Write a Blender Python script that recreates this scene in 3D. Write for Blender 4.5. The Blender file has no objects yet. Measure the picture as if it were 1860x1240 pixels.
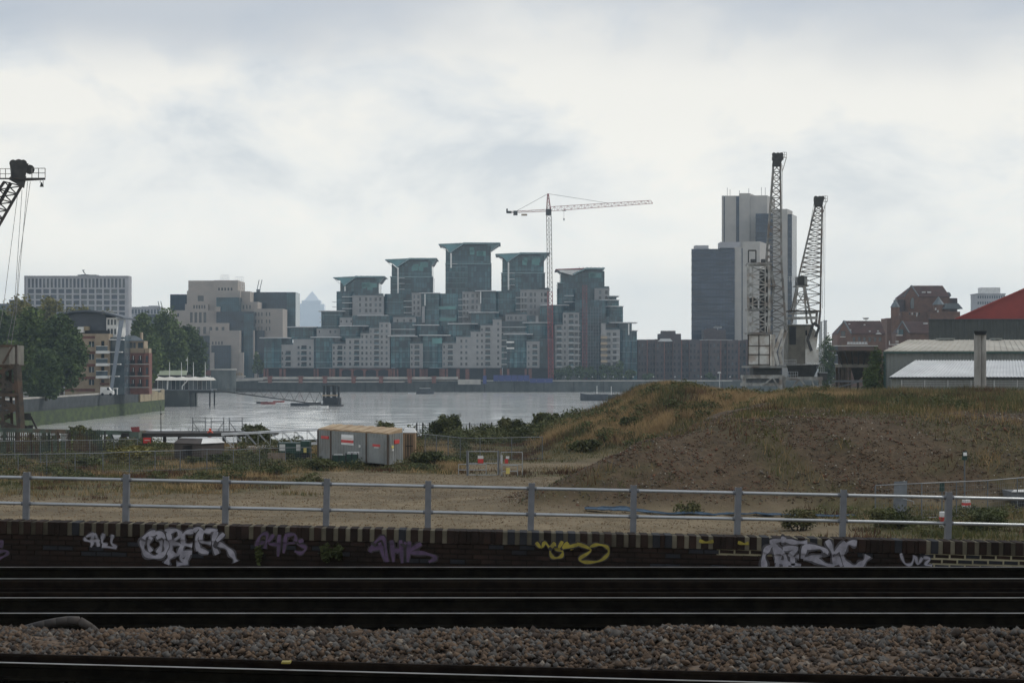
import bpy, math, random
import numpy as np
from mathutils import Vector, Matrix
random.seed(7)
NR = np.random.default_rng(11)
SC = bpy.context.scene
COL = SC.collection

# ------------------------------------------------------------------ camera
F, YH, CX, CZ = 3600.0, 663.0, 930.0, 12.2       # focal length in photo pixels, horizon row, eye height over the water
cam_d = bpy.data.cameras.new('camera'); cam = bpy.data.objects.new('camera', cam_d); COL.objects.link(cam)
cam.location = (0, 0, CZ); cam.rotation_euler = (math.radians(90), 0, 0)
cam_d.sensor_width = 36; cam_d.lens = 36 * F / 1860
cam_d.shift_y = (YH - 620) / 1860
cam_d.clip_start = 0.5; cam_d.clip_end = 30000
SC.camera = cam

# ------------------------------------------------------------------ sky, sun, exposure
SUN_AZ, SUN_EL = 68, 42
HAZE = 0.00014
W = bpy.data.worlds.new('World'); SC.world = W; W.use_nodes = True
wt = W.node_tree; wt.nodes.clear()
def wn(t, **k):
    n = wt.nodes.new(t)
    for a, b in k.items(): setattr(n, a, b)
    return n
sky = wn('ShaderNodeTexSky', sky_type='NISHITA', sun_disc=False)
sky.sun_elevation = math.radians(SUN_EL); sky.sun_rotation = math.radians(SUN_AZ); sky.dust_density = 3.0
tc = wn('ShaderNodeTexCoord')
mp = wn('ShaderNodeMapping'); mp.inputs['Scale'].default_value = (8.0, 8.0, 15.0); mp.inputs['Location'].default_value = (4.3, 1.9, 0.52)
no = wn('ShaderNodeTexNoise'); no.inputs['Scale'].default_value = 1.0; no.inputs['Detail'].default_value = 6; no.inputs['Roughness'].default_value = 0.56; no.inputs['Distortion'].default_value = 0.3
rp = wn('ShaderNodeValToRGB')
e = rp.color_ramp.elements
e[0].position = 0.37; e[0].color = (0.52, 0.565, 0.61, 1)
e[1].position = 0.58; e[1].color = (0.89, 0.86, 0.79, 1)
m = e.new(0.48); m.color = (0.745, 0.755, 0.745, 1)
sx = wn('ShaderNodeSeparateXYZ')
hz = wn('ShaderNodeMapRange'); hz.inputs['From Min'].default_value = 0.0; hz.inputs['From Max'].default_value = 0.15; hz.interpolation_type = 'SMOOTHSTEP'
mx1 = wn('ShaderNodeMix', data_type='RGBA'); mx1.inputs[6].default_value = (1.50, 1.40, 1.20, 1)
mxk = wn('ShaderNodeMath', operation='MULTIPLY_ADD'); mxk.inputs[1].default_value = 0.65; mxk.inputs[2].default_value = 0.35
bg1 = wn('ShaderNodeBackground'); bg2 = wn('ShaderNodeBackground'); bg1.inputs[1].default_value = 0.08; bg2.inputs[1].default_value = 1.19
mxs = wn('ShaderNodeMixShader'); mxs.inputs[0].default_value = 0.96
# the grey upper deck of the overcast
dk = wn('ShaderNodeMapRange'); dk.interpolation_type = 'SMOOTHSTEP'
dk.inputs['From Min'].default_value = 0.135; dk.inputs['From Max'].default_value = 0.19; dk.inputs['To Max'].default_value = 0.85
no2 = wn('ShaderNodeTexNoise'); no2.inputs['Scale'].default_value = 1.0; no2.inputs['Detail'].default_value = 4
mp2 = wn('ShaderNodeMapping'); mp2.inputs['Scale'].default_value = (4.2, 4.2, 8.0); mp2.inputs['Location'].default_value = (0.4, 3.1, 0.3)
dsum = wn('ShaderNodeMath', operation='MULTIPLY_ADD'); dsum.inputs[1].default_value = 0.11
dsub = wn('ShaderNodeMath', operation='ADD'); dsub.inputs[1].default_value = -0.055
mx2 = wn('ShaderNodeMix', data_type='RGBA'); mx2.inputs[7].default_value = (0.46, 0.495, 0.55, 1)
ow = wn('ShaderNodeOutputWorld')
L = wt.links.new
L(tc.outputs['Generated'], mp.inputs[0]); L(mp.outputs[0], no.inputs['Vector']); L(no.outputs['Fac'], rp.inputs[0])
L(tc.outputs['Generated'], sx.inputs[0]); L(sx.outputs['Z'], hz.inputs['Value'])
L(hz.outputs[0], mxk.inputs[0]); L(mxk.outputs[0], mx1.inputs[0]); L(rp.outputs[0], mx1.inputs[7])
L(tc.outputs['Generated'], mp2.inputs[0]); L(mp2.outputs[0], no2.inputs['Vector'])
L(no2.outputs['Fac'], dsum.inputs[0]); L(sx.outputs['Z'], dsum.inputs[2]); L(dsum.outputs[0], dsub.inputs[0]); L(dsub.outputs[0], dk.inputs['Value'])
L(dk.outputs[0], mx2.inputs[0]); L(mx1.outputs[2], mx2.inputs[6])
L(sky.outputs[0], bg1.inputs[0]); L(mx2.outputs[2], bg2.inputs[0])
L(bg1.outputs[0], mxs.inputs[1]); L(bg2.outputs[0], mxs.inputs[2]); L(mxs.outputs[0], ow.inputs[0])

sd = bpy.data.lights.new('sun', 'SUN'); sd.energy = 1.3; sd.angle = math.radians(12); sd.color = (1.0, 0.95, 0.87)
sun = bpy.data.objects.new('sun', sd); COL.objects.link(sun); sun.location = (200, 100, 400)
a_, e_ = math.radians(SUN_AZ), math.radians(SUN_EL)
sun.rotation_euler = Vector((math.sin(a_) * math.cos(e_), math.cos(a_) * math.cos(e_), math.sin(e_))).to_track_quat('Z', 'Y').to_euler()
SC.view_settings.view_transform = 'Standard'; SC.view_settings.look = 'None'
SC.view_settings.exposure = 0.0; SC.view_settings.gamma = 1.0
SC.cycles.volume_bounces = 3; SC.cycles.max_bounces = 6; SC.cycles.transparent_max_bounces = 12
SC.cycles.caustics_reflective = False; SC.cycles.caustics_refractive = False

# ------------------------------------------------------------------ helpers
def PX(px, Y): return (px - CX) * Y / F
def PZ(py, Y): return CZ - (py - YH) * Y / F
def P(px, py, Y): return Vector((PX(px, Y), Y, PZ(py, Y)))

class MB:
    """collects shapes; build() links them as ONE mesh object"""
    def __init__(s): s.v = []; s.f = []
    def poly(s, pts):
        n = len(s.v); s.v += [tuple(p) for p in pts]; s.f.append(tuple(range(n, n + len(pts)))); return s
    def box(s, x0, x1, y0, y1, z0, z1):
        n = len(s.v)
        s.v += [(x0,y0,z0),(x1,y0,z0),(x1,y1,z0),(x0,y1,z0),(x0,y0,z1),(x1,y0,z1),(x1,y1,z1),(x0,y1,z1)]
        s.f += [tuple(n+i for i in q) for q in ((0,3,2,1),(4,5,6,7),(0,1,5,4),(1,2,6,5),(2,3,7,6),(3,0,4,7))]
        return s
    def hexa(s, lo, hi):
        """solid between two polygons with the same number of corners (counter-clockwise seen from hi)"""
        n = len(s.v); k = len(lo)
        s.v += [tuple(p) for p in lo] + [tuple(p) for p in hi]
        s.f.append(tuple(n + i for i in range(k - 1, -1, -1))); s.f.append(tuple(n + k + i for i in range(k)))
        for i in range(k):
            j = (i + 1) % k; s.f.append((n + i, n + j, n + k + j, n + k + i))
        return s
    def prism(s, plan, z0, z1): return s.hexa([(p[0], p[1], z0) for p in plan], [(p[0], p[1], z1) for p in plan])
    def side(s, prof, y0, y1):
        """profile (x, z) swept along y"""
        return s.hexa([(p[0], y1, p[1]) for p in prof], [(p[0], y0, p[1]) for p in prof])
    def beam(s, p, q, w, h=None):
        p = Vector(p); q = Vector(q); d = q - p
        if d.length < 1e-6: return s
        h = h or w; d.normalize()
        u = d.cross(Vector((0, 0, 1)))
        if u.length < 1e-3: u = Vector((1, 0, 0))
        u.normalize(); t = u.cross(d)
        c = [u*(-w/2)+t*(-h/2), u*(w/2)+t*(-h/2), u*(w/2)+t*(h/2), u*(-w/2)+t*(h/2)]
        return s.hexa([p + k for k in c], [q + k for k in c])
    def tube(s, p, q, r, n=8, r2=None):
        p = Vector(p); q = Vector(q); d = (q - p).normalized(); r2 = r if r2 is None else r2
        u = d.cross(Vector((0, 0, 1)))
        if u.length < 1e-3: u = Vector((1, 0, 0))
        u.normalize(); t = d.cross(u)
        an = [2*math.pi*i/n for i in range(n)]
        return s.hexa([p + (u*math.cos(a)+t*math.sin(a))*r for a in an], [q + (u*math.cos(a)+t*math.sin(a))*r2 for a in an])
    def lattice(s, lo, hi, n, w, wd=None, cross=False):
        """four corner legs lo->hi with rings and diagonals"""
        wd = wd or w * .6; k = len(lo)
        lo = [Vector(p) for p in lo]; hi = [Vector(p) for p in hi]
        at = lambda i, t: lo[i].lerp(hi[i], t)
        for i in range(k): s.beam(lo[i], hi[i], w)
        for j in range(n + 1):
            t = j / n
            for i in range(k): s.beam(at(i, t), at((i + 1) % k, t), wd)
        for j in range(n):
            t0, t1 = j / n, (j + 1) / n
            for i in range(k):
                a, b = (i, (i + 1) % k) if (j + i) % 2 else ((i + 1) % k, i)
                s.beam(at(a, t0), at(b, t1), wd)
                if cross: s.beam(at(b, t0), at(a, t1), wd)
        return s
    def build(s, name, mat, parent=None, smooth=False, local=False):
        off = Vector((0, 0, 0))
        if parent is not None and not local:
            r = parent
            while r.parent: r = r.parent
            off = r.location
        me = bpy.data.meshes.new(name)
        ox, oy, oz = off
        me.from_pydata([(a - ox, b - oy, c - oz) for a, b, c in s.v], [], s.f)
        me.materials.append(mat); me.update()
        if smooth:
            me.polygons.foreach_set('use_smooth', [True] * len(me.polygons))
        o = bpy.data.objects.new(name, me); COL.objects.link(o)
        if parent is not None: o.parent = parent
        return o

def arrays_obj(name, verts, faces, mat, parent=None):
    """mesh object from numpy arrays: verts (n,3), faces (m,k)"""
    me = bpy.data.meshes.new(name); k = faces.shape[1]
    me.vertices.add(len(verts)); me.vertices.foreach_set('co', np.ascontiguousarray(verts, dtype=np.float32).ravel())
    me.loops.add(faces.size); me.loops.foreach_set('vertex_index', np.ascontiguousarray(faces, dtype=np.int32).ravel())
    me.polygons.add(len(faces)); me.polygons.foreach_set('loop_start', np.arange(len(faces), dtype=np.int32) * k)
    me.materials.append(mat); me.update(calc_edges=True); me.validate()
    o = bpy.data.objects.new(name, me); COL.objects.link(o)
    if parent is not None: o.parent = parent
    return o

_unit = {}
def unit(name, mat, parent, x0, x1, y0, y1, z0, z1):
    """a box piece that shares one unit-cube mesh per material"""
    me = _unit.get((name, mat.name))
    if me is None:
        b = MB().box(-.5, .5, -.5, .5, -.5, .5); me = bpy.data.meshes.new(name); me.from_pydata(b.v, [], b.f); me.materials.append(mat); me.update()
        _unit[(name, mat.name)] = me
    o = bpy.data.objects.new(name, me); COL.objects.link(o)
    r = parent
    while r.parent: r = r.parent
    off = r.location if r.type == 'EMPTY' else Vector((0, 0, 0))
    o.parent = parent
    o.location = Vector(((x0+x1)/2, (y0+y1)/2, (z0+z1)/2)) - off
    o.scale = (abs(x1-x0), abs(y1-y0), abs(z1-z0))
    return o

def tag(o, label, cat, group=None):
    o['label'] = label; o['category'] = cat
    if group: o['group'] = group
    return o
def struct(o): o['kind'] = 'structure'; return o
def stuff(o): o['kind'] = 'stuff'; return o
def thing(name, label, cat, loc, group=None):
    o = bpy.data.objects.new(name, None); COL.objects.link(o); o.location = loc; o.empty_display_size = .3
    return tag(o, label, cat, group)
def copy_tree(o, parent=None):
    c = o.copy(); COL.objects.link(c); c.parent = parent
    for ch in list(o.children): copy_tree(ch, c)
    return c

# ------------------------------------------------------------------ materials
def newmat(name):
    m = bpy.data.materials.new(name); m.use_nodes = True
    t = m.node_tree; b = t.nodes['Principled BSDF']
    return m, t, b
def pm(name, col, col2=None, scale=3.0, rough=.8, metal=0.0, bump=0.0, bscale=None, stretch=(1,1,1), detail=5, lo=.38, hi=.62, spec=.5, col3=None, scale3=.3, amt3=.5, coord='Position'):
    """base colour varied by world-space noise, optional second large-scale tint and bump"""
    m, t, b = newmat(name)
    N = t.nodes.new; K = t.links.new
    b.inputs['Roughness'].default_value = rough; b.inputs['Metallic'].default_value = metal
    b.inputs['Specular IOR Level'].default_value = spec
    if coord == 'Position':
        g = N('ShaderNodeNewGeometry'); src = g.outputs['Position']
    else:
        g = N('ShaderNodeTexCoord'); src = g.outputs['Object']
    mp = N('ShaderNodeMapping'); mp.inputs['Scale'].default_value = stretch; K(src, mp.inputs[0])
    def noise(sc, det=detail):
        n = N('ShaderNodeTexNoise'); n.inputs['Scale'].default_value = sc; n.inputs['Detail'].default_value = det; n.inputs['Roughness'].default_value = .6
        K(mp.outputs[0], n.inputs['Vector']); return n.outputs['Fac']
    c4 = lambda c: (c[0], c[1], c[2], 1)
    if col2 is None: col2 = tuple(x * .72 for x in col)
    r = N('ShaderNodeValToRGB'); r.color_ramp.elements[0].position = lo; r.color_ramp.elements[1].position = hi
    r.color_ramp.elements[0].color = c4(col2); r.color_ramp.elements[1].color = c4(col)
    K(noise(scale), r.inputs[0]); out = r.outputs[0]
    if col3 is not None:
        mr = N('ShaderNodeMapRange'); mr.inputs['From Min'].default_value = .48; mr.inputs['From Max'].default_value = .62; mr.inputs['To Max'].default_value = amt3
        K(noise(scale3, 4), mr.inputs['Value'])
        mx = N('ShaderNodeMix'); mx.data_type = 'RGBA'; mx.inputs[7].default_value = c4(col3)
        K(mr.outputs[0], mx.inputs[0]); K(out, mx.inputs[6]); out = mx.outputs[2]
    K(out, b.inputs['Base Color'])
    if bump:
        bp = N('ShaderNodeBump'); bp.inputs['Strength'].default_value = bump; bp.inputs['Distance'].default_value = .05
        K(noise(bscale or scale * 3), bp.inputs['Height']); K(bp.outputs[0], b.inputs['Normal'])
    return m

def glassgrid(name, c1, c2, line, bw=1.4, bh=2.55, mort=.05, rough=.12, bias=0.0, z0=0.0):
    """curtain wall too far off to pick its panes apart: thin mullions, and pane-to-pane tint that paints in varied reflections"""
    m, t, b = newmat(name); N = t.nodes.new; K = t.links.new
    g = N('ShaderNodeNewGeometry'); s = N('ShaderNodeSeparateXYZ'); K(g.outputs['Position'], s.inputs[0])
    ad = N('ShaderNodeMath'); ad.operation = 'ADD'; K(s.outputs['X'], ad.inputs[0]); K(s.outputs['Y'], ad.inputs[1])
    zz = N('ShaderNodeMath'); zz.operation = 'ADD'; zz.inputs[1].default_value = z0; K(s.outputs['Z'], zz.inputs[0])
    c = N('ShaderNodeCombineXYZ'); K(ad.outputs[0], c.inputs[0]); K(zz.outputs[0], c.inputs[1])
    br = N('ShaderNodeTexBrick'); br.offset = 0; br.inputs['Scale'].default_value = 1
    br.inputs['Brick Width'].default_value = bw; br.inputs['Row Height'].default_value = bh
    br.inputs['Mortar Size'].default_value = mort; br.inputs['Bias'].default_value = bias; br.inputs['Mortar Smooth'].default_value = .2
    br.inputs['Color1'].default_value = (*c1, 1); br.inputs['Color2'].default_value = (*c2, 1); br.inputs['Mortar'].default_value = (*line, 1)
    K(c.outputs[0], br.inputs['Vector'])
    nz = N('ShaderNodeTexNoise'); nz.inputs['Scale'].default_value = .16; nz.inputs['Detail'].default_value = 3; K(g.outputs['Position'], nz.inputs['Vector'])
    mr = N('ShaderNodeMapRange'); mr.inputs['From Min'].default_value = .3; mr.inputs['From Max'].default_value = .7; mr.inputs['To Min'].default_value = .5; mr.inputs['To Max'].default_value = 1.6; K(nz.outputs['Fac'], mr.inputs['Value'])
    mu = N('ShaderNodeMix'); mu.data_type = 'RGBA'; mu.blend_type = 'MULTIPLY'; mu.inputs[0].default_value = 1
    K(br.outputs['Color'], mu.inputs[6]); K(mr.outputs[0], mu.inputs[7]); K(mu.outputs[2], b.inputs['Base Color'])
    b.inputs['Roughness'].default_value = rough; b.inputs['Specular IOR Level'].default_value = .3
    return m

M = {}
M['cream'] = pm('cream_render', (.285,.282,.28), (.235,.235,.236), scale=.35, rough=.85)
M['pane'] = pm('window_pane', (.022,.032,.042), (.012,.018,.025), scale=.25, rough=.12)
M['pane_l'] = pm('window_pane_light', (.10,.13,.15), (.05,.07,.085), scale=.3, rough=.15)
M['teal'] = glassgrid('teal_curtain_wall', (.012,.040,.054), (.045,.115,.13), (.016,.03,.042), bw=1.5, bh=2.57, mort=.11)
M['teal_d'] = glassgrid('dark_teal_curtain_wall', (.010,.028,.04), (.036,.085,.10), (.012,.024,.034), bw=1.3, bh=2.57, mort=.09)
M['teal_l'] = pm('bright_teal_panel', (.055,.22,.22), (.04,.17,.175), scale=.4, rough=.15)
M['white'] = pm('white_paint', (.72,.72,.70), (.60,.60,.58), scale=.6, rough=.6)
M['slab'] = pm('pale_slab', (.55,.56,.56), (.46,.47,.48), scale=.5, rough=.7)
M['roofmetal'] = pm('zinc_roof_edge', (.16,.24,.26), (.12,.19,.205), scale=.3, rough=.35, metal=.4)
M['wingteal'] = pm('teal_roof_soffit', (.10,.24,.27), (.07,.19,.21), scale=.3, rough=.3)
M['brick_red'] = pm('red_brick_plinth', (.185,.075,.056), (.125,.055,.044), scale=.8, rough=.9)
M['dark'] = pm('dark_void', (.02,.022,.025), (.012,.013,.016), scale=.6, rough=.8)
M['redpaint'] = pm('red_paint', (.25,.04,.042), (.17,.03,.032), scale=.5, rough=.6)
M['mi_cream'] = pm('sandstone_cladding', (.40,.35,.305), (.35,.31,.275), scale=.25, rough=.85)
M['mi_glass'] = glassgrid('navy_curtain_wall', (.009,.022,.038), (.013,.03,.048), (.006,.014,.025), bw=1.3, bh=3.2, mort=.12)
M['mi_glass2'] = glassgrid('blue_green_curtain_wall', (.02,.06,.078), (.03,.078,.095), (.014,.04,.055), bw=1.1, bh=3.4, mort=.12)
M['conc'] = pm('pale_concrete', (.42,.40,.37), (.37,.355,.335), scale=.2, rough=.85)
M['mk_glass'] = glassgrid('slate_glass', (.022,.034,.06), (.032,.046,.074), (.015,.022,.04), bw=1.5, bh=3.6, mort=.14)
M['band'] = pm('slate_spandrel', (.024,.036,.06), (.018,.028,.048), scale=.2, rough=.4)
M['brown_brick'] = pm('brown_brick', (.09,.066,.064), (.058,.046,.048), scale=.7, rough=.9, col3=(.055,.06,.075), scale3=.16, amt3=.5)
M['tile'] = pm('brown_roof_tile', (.09,.048,.042), (.062,.036,.034), scale=.5, rough=.9)
M['ochre_brick'] = pm('ochre_brick', (.165,.092,.066), (.115,.068,.052), scale=.6, rough=.9)
M['slate'] = pm('slate_roof', (.13,.155,.17), (.09,.11,.125), scale=.5, rough=.7)
M['stone'] = pm('river_wall_stone', (.085,.095,.09), (.045,.053,.05), scale=.35, rough=.9, bump=.6, bscale=1.5, stretch=(1,1,.5))
M['coping'] = pm('pale_coping', (.40,.38,.34), (.30,.29,.27), scale=.4, rough=.85)
M['algae'] = pm('algae_wall', (.07,.098,.03), (.036,.05,.026), scale=.35, rough=.95, bump=.5, bscale=1.2, stretch=(1,1,2.2))
M['wet_stone'] = pm('dark_wet_stone', (.05,.058,.062), (.028,.034,.037), scale=.5, rough=.85, bump=.4, bscale=1.5)
M['yellow_stone'] = pm('buff_stone', (.33,.27,.165), (.23,.19,.125), scale=.5, rough=.9)
M['buff'] = pm('buff_brick', (.34,.27,.185), (.28,.22,.155), scale=.6, rough=.9)
M['rust'] = pm('rusty_steel', (.072,.053,.036), (.036,.031,.026), scale=1.4, rough=.85, bump=.3, col3=(.10,.055,.033), scale3=.6, amt3=.6)
M['rust_d'] = pm('dark_rusty_steel', (.05,.042,.036), (.022,.02,.02), scale=1.2, rough=.8)
M['crane_grey'] = pm('weathered_grey_steel', (.27,.275,.265), (.125,.125,.12), scale=.9, rough=.7, col3=(.14,.085,.055), scale3=.5, amt3=.6)
M['crane_pale'] = pm('pale_weathered_steel', (.40,.405,.39), (.2,.2,.19), scale=.9, rough=.7, col3=(.16,.10,.065), scale3=.5, amt3=.5)
M['crane_white'] = pm('weathered_white_plate', (.62,.62,.59), (.45,.44,.41), scale=.5, rough=.6, col3=(.22,.14,.09), scale3=.55, amt3=.55)
M['crane_dark'] = pm('grimy_steel', (.05,.05,.048), (.025,.025,.026), scale=1, rough=.7)
M['olive'] = pm('faded_olive_plate', (.16,.15,.122), (.10,.094,.08), scale=.6, rough=.75)
M['cable'] = pm('steel_cable', (.20,.20,.20), (.15,.15,.15), scale=1, rough=.5)
M['galv'] = pm('galvanised_steel', (.42,.44,.455), (.33,.35,.365), scale=2, rough=.38, metal=.6)
M['railpaint'] = pm('grey_painted_steel', (.145,.155,.175), (.11,.12,.135), scale=5, rough=.45)
M['silver'] = pm('bright_aluminium', (.74,.75,.76), (.58,.59,.6), scale=2, rough=.35, metal=.5)
M['steel_grey'] = pm('dull_grey_steel', (.15,.165,.18), (.10,.11,.12), scale=2, rough=.6)
M['green_paint'] = pm('dark_green_paint', (.012,.055,.042), (.008,.033,.027), scale=1.5, rough=.5)
M['fadegreen'] = pm('faded_green_steel', (.075,.11,.085), (.04,.05,.04), scale=.8, rough=.8, col3=(.11,.06,.035), scale3=.5, amt3=.8)
M['wood'] = pm('weathered_timber', (.17,.125,.085), (.10,.075,.055), scale=2.5, rough=.9, stretch=(1,1,.3))
M['darkwood'] = pm('dark_timber', (.035,.03,.027), (.02,.018,.016), scale=2, rough=.9)
M['signred'] = pm('sign_red', (.62,.045,.04), (.52,.04,.035), scale=3, rough=.5)
M['signyellow'] = pm('sign_yellow', (.72,.60,.18), (.65,.54,.16), scale=3, rough=.5)
M['orange'] = pm('lifebuoy_orange', (.75,.12,.06), (.65,.10,.05), scale=3, rough=.5)
M['blue'] = pm('blue_hoarding', (.025,.038,.16), (.02,.03,.125), scale=.3, rough=.6)
M['bluetarp'] = pm('faded_blue_netting', (.06,.11,.17), (.03,.06,.10), scale=4, rough=.7)
M['cont'] = pm('container_grey', (.25,.265,.262), (.20,.215,.215), scale=1.2, rough=.6, col3=(.15,.13,.10), scale3=.5, amt3=.35)
M['cont_roof'] = pm('rusty_tan_roof', (.42,.31,.185), (.31,.21,.12), scale=1.2, rough=.8, stretch=(1,.3,1))
M['tan'] = pm('tan_plastic', (.40,.26,.15), (.33,.21,.12), scale=1.5, rough=.6)
M['hutbrown'] = pm('brown_cladding', (.07,.055,.047), (.05,.041,.036), scale=1.2, rough=.7)
M['shed'] = pm('grey_green_sheet', (.22,.235,.22), (.185,.20,.19), scale=.4, rough=.6)
M['shedroof'] = pm('beige_sheet_roof', (.42,.39,.33), (.35,.33,.28), scale=.25, rough=.7, col3=(.5,.48,.42), scale3=.2, amt3=.6)
M['shedwhite'] = pm('white_sheet_roof', (.66,.67,.67), (.55,.56,.56), scale=.35, rough=.5)
M['shedgreen'] = pm('dark_green_sheet', (.066,.074,.07), (.05,.057,.054), scale=.4, rough=.7)
M['redroof'] = pm('deep_red_sheet', (.29,.032,.022), (.24,.026,.019), scale=.4, rough=.55)
M['trimgreen'] = pm('green_trim', (.03,.085,.07), (.02,.06,.05), scale=1, rough=.5)
M['flue'] = pm('stained_concrete_flue', (.34,.33,.31), (.22,.21,.195), scale=1.0, rough=.8, stretch=(1,1,.25))
M['block'] = pm('grey_block_concrete', (.42,.42,.44), (.36,.36,.38), scale=.2, rough=.85)
M['farglass'] = pm('far_blue_glass', (.06,.08,.11), (.045,.062,.09), scale=.1, rough=.3)
M['lead'] = pm('blue_grey_cladding', (.06,.072,.09), (.045,.055,.07), scale=.4, rough=.5)
M['fin'] = pm('grey_blue_fin', (.22,.25,.29), (.19,.22,.26), scale=.5, rough=.5)
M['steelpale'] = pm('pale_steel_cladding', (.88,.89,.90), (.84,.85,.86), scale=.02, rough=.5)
M['canopy'] = pm('white_canvas', (.70,.68,.61), (.62,.60,.54), scale=.5, rough=.8)
M['palegreen'] = pm('pale_green_roof', (.36,.40,.29), (.31,.35,.25), scale=.4, rough=.7)
M['boat_r'] = pm('faded_red_hull', (.26,.07,.06), (.18,.05,.045), scale=1, rough=.6)
M['boat_b'] = pm('blue_black_hull', (.03,.037,.05), (.02,.025,.033), scale=1, rough=.5)
M['trunk'] = pm('tree_bark', (.065,.052,.04), (.04,.032,.026), scale=1.5, rough=.95)
def leafmat(name, c1, c2, c3, scale=.35):
    m = pm(name, c1, c2, scale=scale, rough=.75, col3=c3, scale3=.45, amt3=.6, spec=.2)
    return m
M['leaf'] = leafmat('plane_leaves', (.105,.15,.042), (.046,.07,.023), (.155,.195,.055))
M['leaf_y'] = leafmat('yellowing_leaves', (.20,.185,.06), (.10,.105,.036), (.26,.22,.075))
M['leaf_d'] = leafmat('dark_leaves', (.068,.102,.034), (.032,.05,.019), (.105,.142,.046))
M['weed'] = leafmat('weed_leaves', (.10,.115,.04), (.05,.06,.025), (.17,.14,.06), scale=.8)
M['bramble'] = leafmat('bramble_leaves', (.092,.108,.038), (.048,.056,.022), (.145,.135,.05), scale=.7)
M['straw'] = pm('dry_grass', (.34,.235,.115), (.19,.135,.068), scale=.4, rough=.9, col3=(.135,.125,.05), scale3=.25, amt3=.8, spec=.2)
M['grass'] = pm('green_grass', (.115,.115,.038), (.062,.07,.026), scale=.5, rough=.9, col3=(.19,.145,.065), scale3=.3, amt3=.7, spec=.2)
M['graf_w'] = pm('white_spray_paint', (.36,.35,.40), (.20,.195,.225), scale=6, rough=.7)
M['mist_w'] = pm('white_overspray', (.085,.08,.09), (.045,.042,.046), scale=5, rough=.8)
M['mist_c'] = pm('dim_overspray', (.04,.034,.036), (.026,.022,.022), scale=5, rough=.8)
M['graf_p'] = pm('purple_spray_paint', (.105,.062,.13), (.06,.038,.078), scale=6, rough=.7)
M['graf_y'] = pm('yellow_spray_paint', (.34,.28,.035), (.20,.165,.025), scale=6, rough=.7)
# ================================================================== the setting
# ---- water
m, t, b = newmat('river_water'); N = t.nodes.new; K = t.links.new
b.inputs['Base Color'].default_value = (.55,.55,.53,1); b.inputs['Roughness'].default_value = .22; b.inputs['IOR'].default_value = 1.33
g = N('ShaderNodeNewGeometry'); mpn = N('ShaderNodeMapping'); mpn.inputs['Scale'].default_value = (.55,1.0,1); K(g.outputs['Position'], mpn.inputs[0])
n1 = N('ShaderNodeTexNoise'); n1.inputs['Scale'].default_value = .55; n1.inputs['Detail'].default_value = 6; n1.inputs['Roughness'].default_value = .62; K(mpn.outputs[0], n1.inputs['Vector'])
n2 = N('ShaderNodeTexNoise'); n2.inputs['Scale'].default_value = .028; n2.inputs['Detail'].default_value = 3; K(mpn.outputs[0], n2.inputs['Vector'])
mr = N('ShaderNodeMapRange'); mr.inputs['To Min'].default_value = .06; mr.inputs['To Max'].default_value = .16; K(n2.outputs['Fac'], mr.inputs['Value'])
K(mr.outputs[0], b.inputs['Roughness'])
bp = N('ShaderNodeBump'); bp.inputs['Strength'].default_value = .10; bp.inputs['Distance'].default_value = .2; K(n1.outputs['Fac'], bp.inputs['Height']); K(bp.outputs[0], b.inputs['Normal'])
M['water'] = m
# ---- far bank and left bank (land sheets with real river walls)
M['ground_far'] = pm('paved_city_ground', (.14,.135,.125), (.10,.10,.095), scale=.05, rough=.9)
GZ = 5.5
struct(MB().box(-4000, 4000, 901.2, 7100, -.8, GZ).build('ground', M['ground_far']))
LB = [(-4000,372),(-106,372),(-97,382),(-94.5,535),(-103,537),(-103.5,592),(-142,900),(-4000,900)]
struct(MB().prism(LB, -.6, GZ - .3).build('ground', M['ground_far']))
# near bank: height field of the building site with its rubble mound
EX = [-4000,-150, -24, -12, 12, 16, 27, 62, 112, 155, 4000]; EY = [172, 172, 172, 188, 200, 216, 330, 480, 700, 893, 893]
RX = [-9, 0.4, 1.4, 3.2, 6, 7.8, 9.2, 11.5, 13.8, 17, 21.5, 30.7, 42.6, 70, 400]
RH = [0, .0, .3, 1.3, 2.3, 2.9, 3.6, 4.7, 4.95, 4.5, 4.0, 3.75, 3.65, 3.6, 3.6]
GY = 5.2
def vnoise(x, y, s, seed=0):
    """smooth value noise on numpy arrays"""
    x = x * s + 71.3 * seed; y = y * s + 17.7 * seed
    xi = np.floor(x); yi = np.floor(y); fx = x - xi; fy = y - yi
    fx = fx*fx*(3-2*fx); fy = fy*fy*(3-2*fy)
    h = lambda a, b: np.modf(np.abs(np.sin(a*127.1 + b*311.7 + seed*74.7) * 43758.5453))[0]
    return (h(xi,yi)*(1-fx)+h(xi+1,yi)*fx)*(1-fy) + (h(xi,yi+1)*(1-fx)+h(xi+1,yi+1)*fx)*fy
def fbm(x, y, s, seed=0, o=4):
    r = 0; a = .5
    for i in range(o): r = r + a * vnoise(x, y, s, seed + i); s *= 2.1; a *= .5
    return r / (1 - .5**o)
def smst(t): t = np.clip(t, 0, 1); return t*t*(3-2*t)
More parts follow.
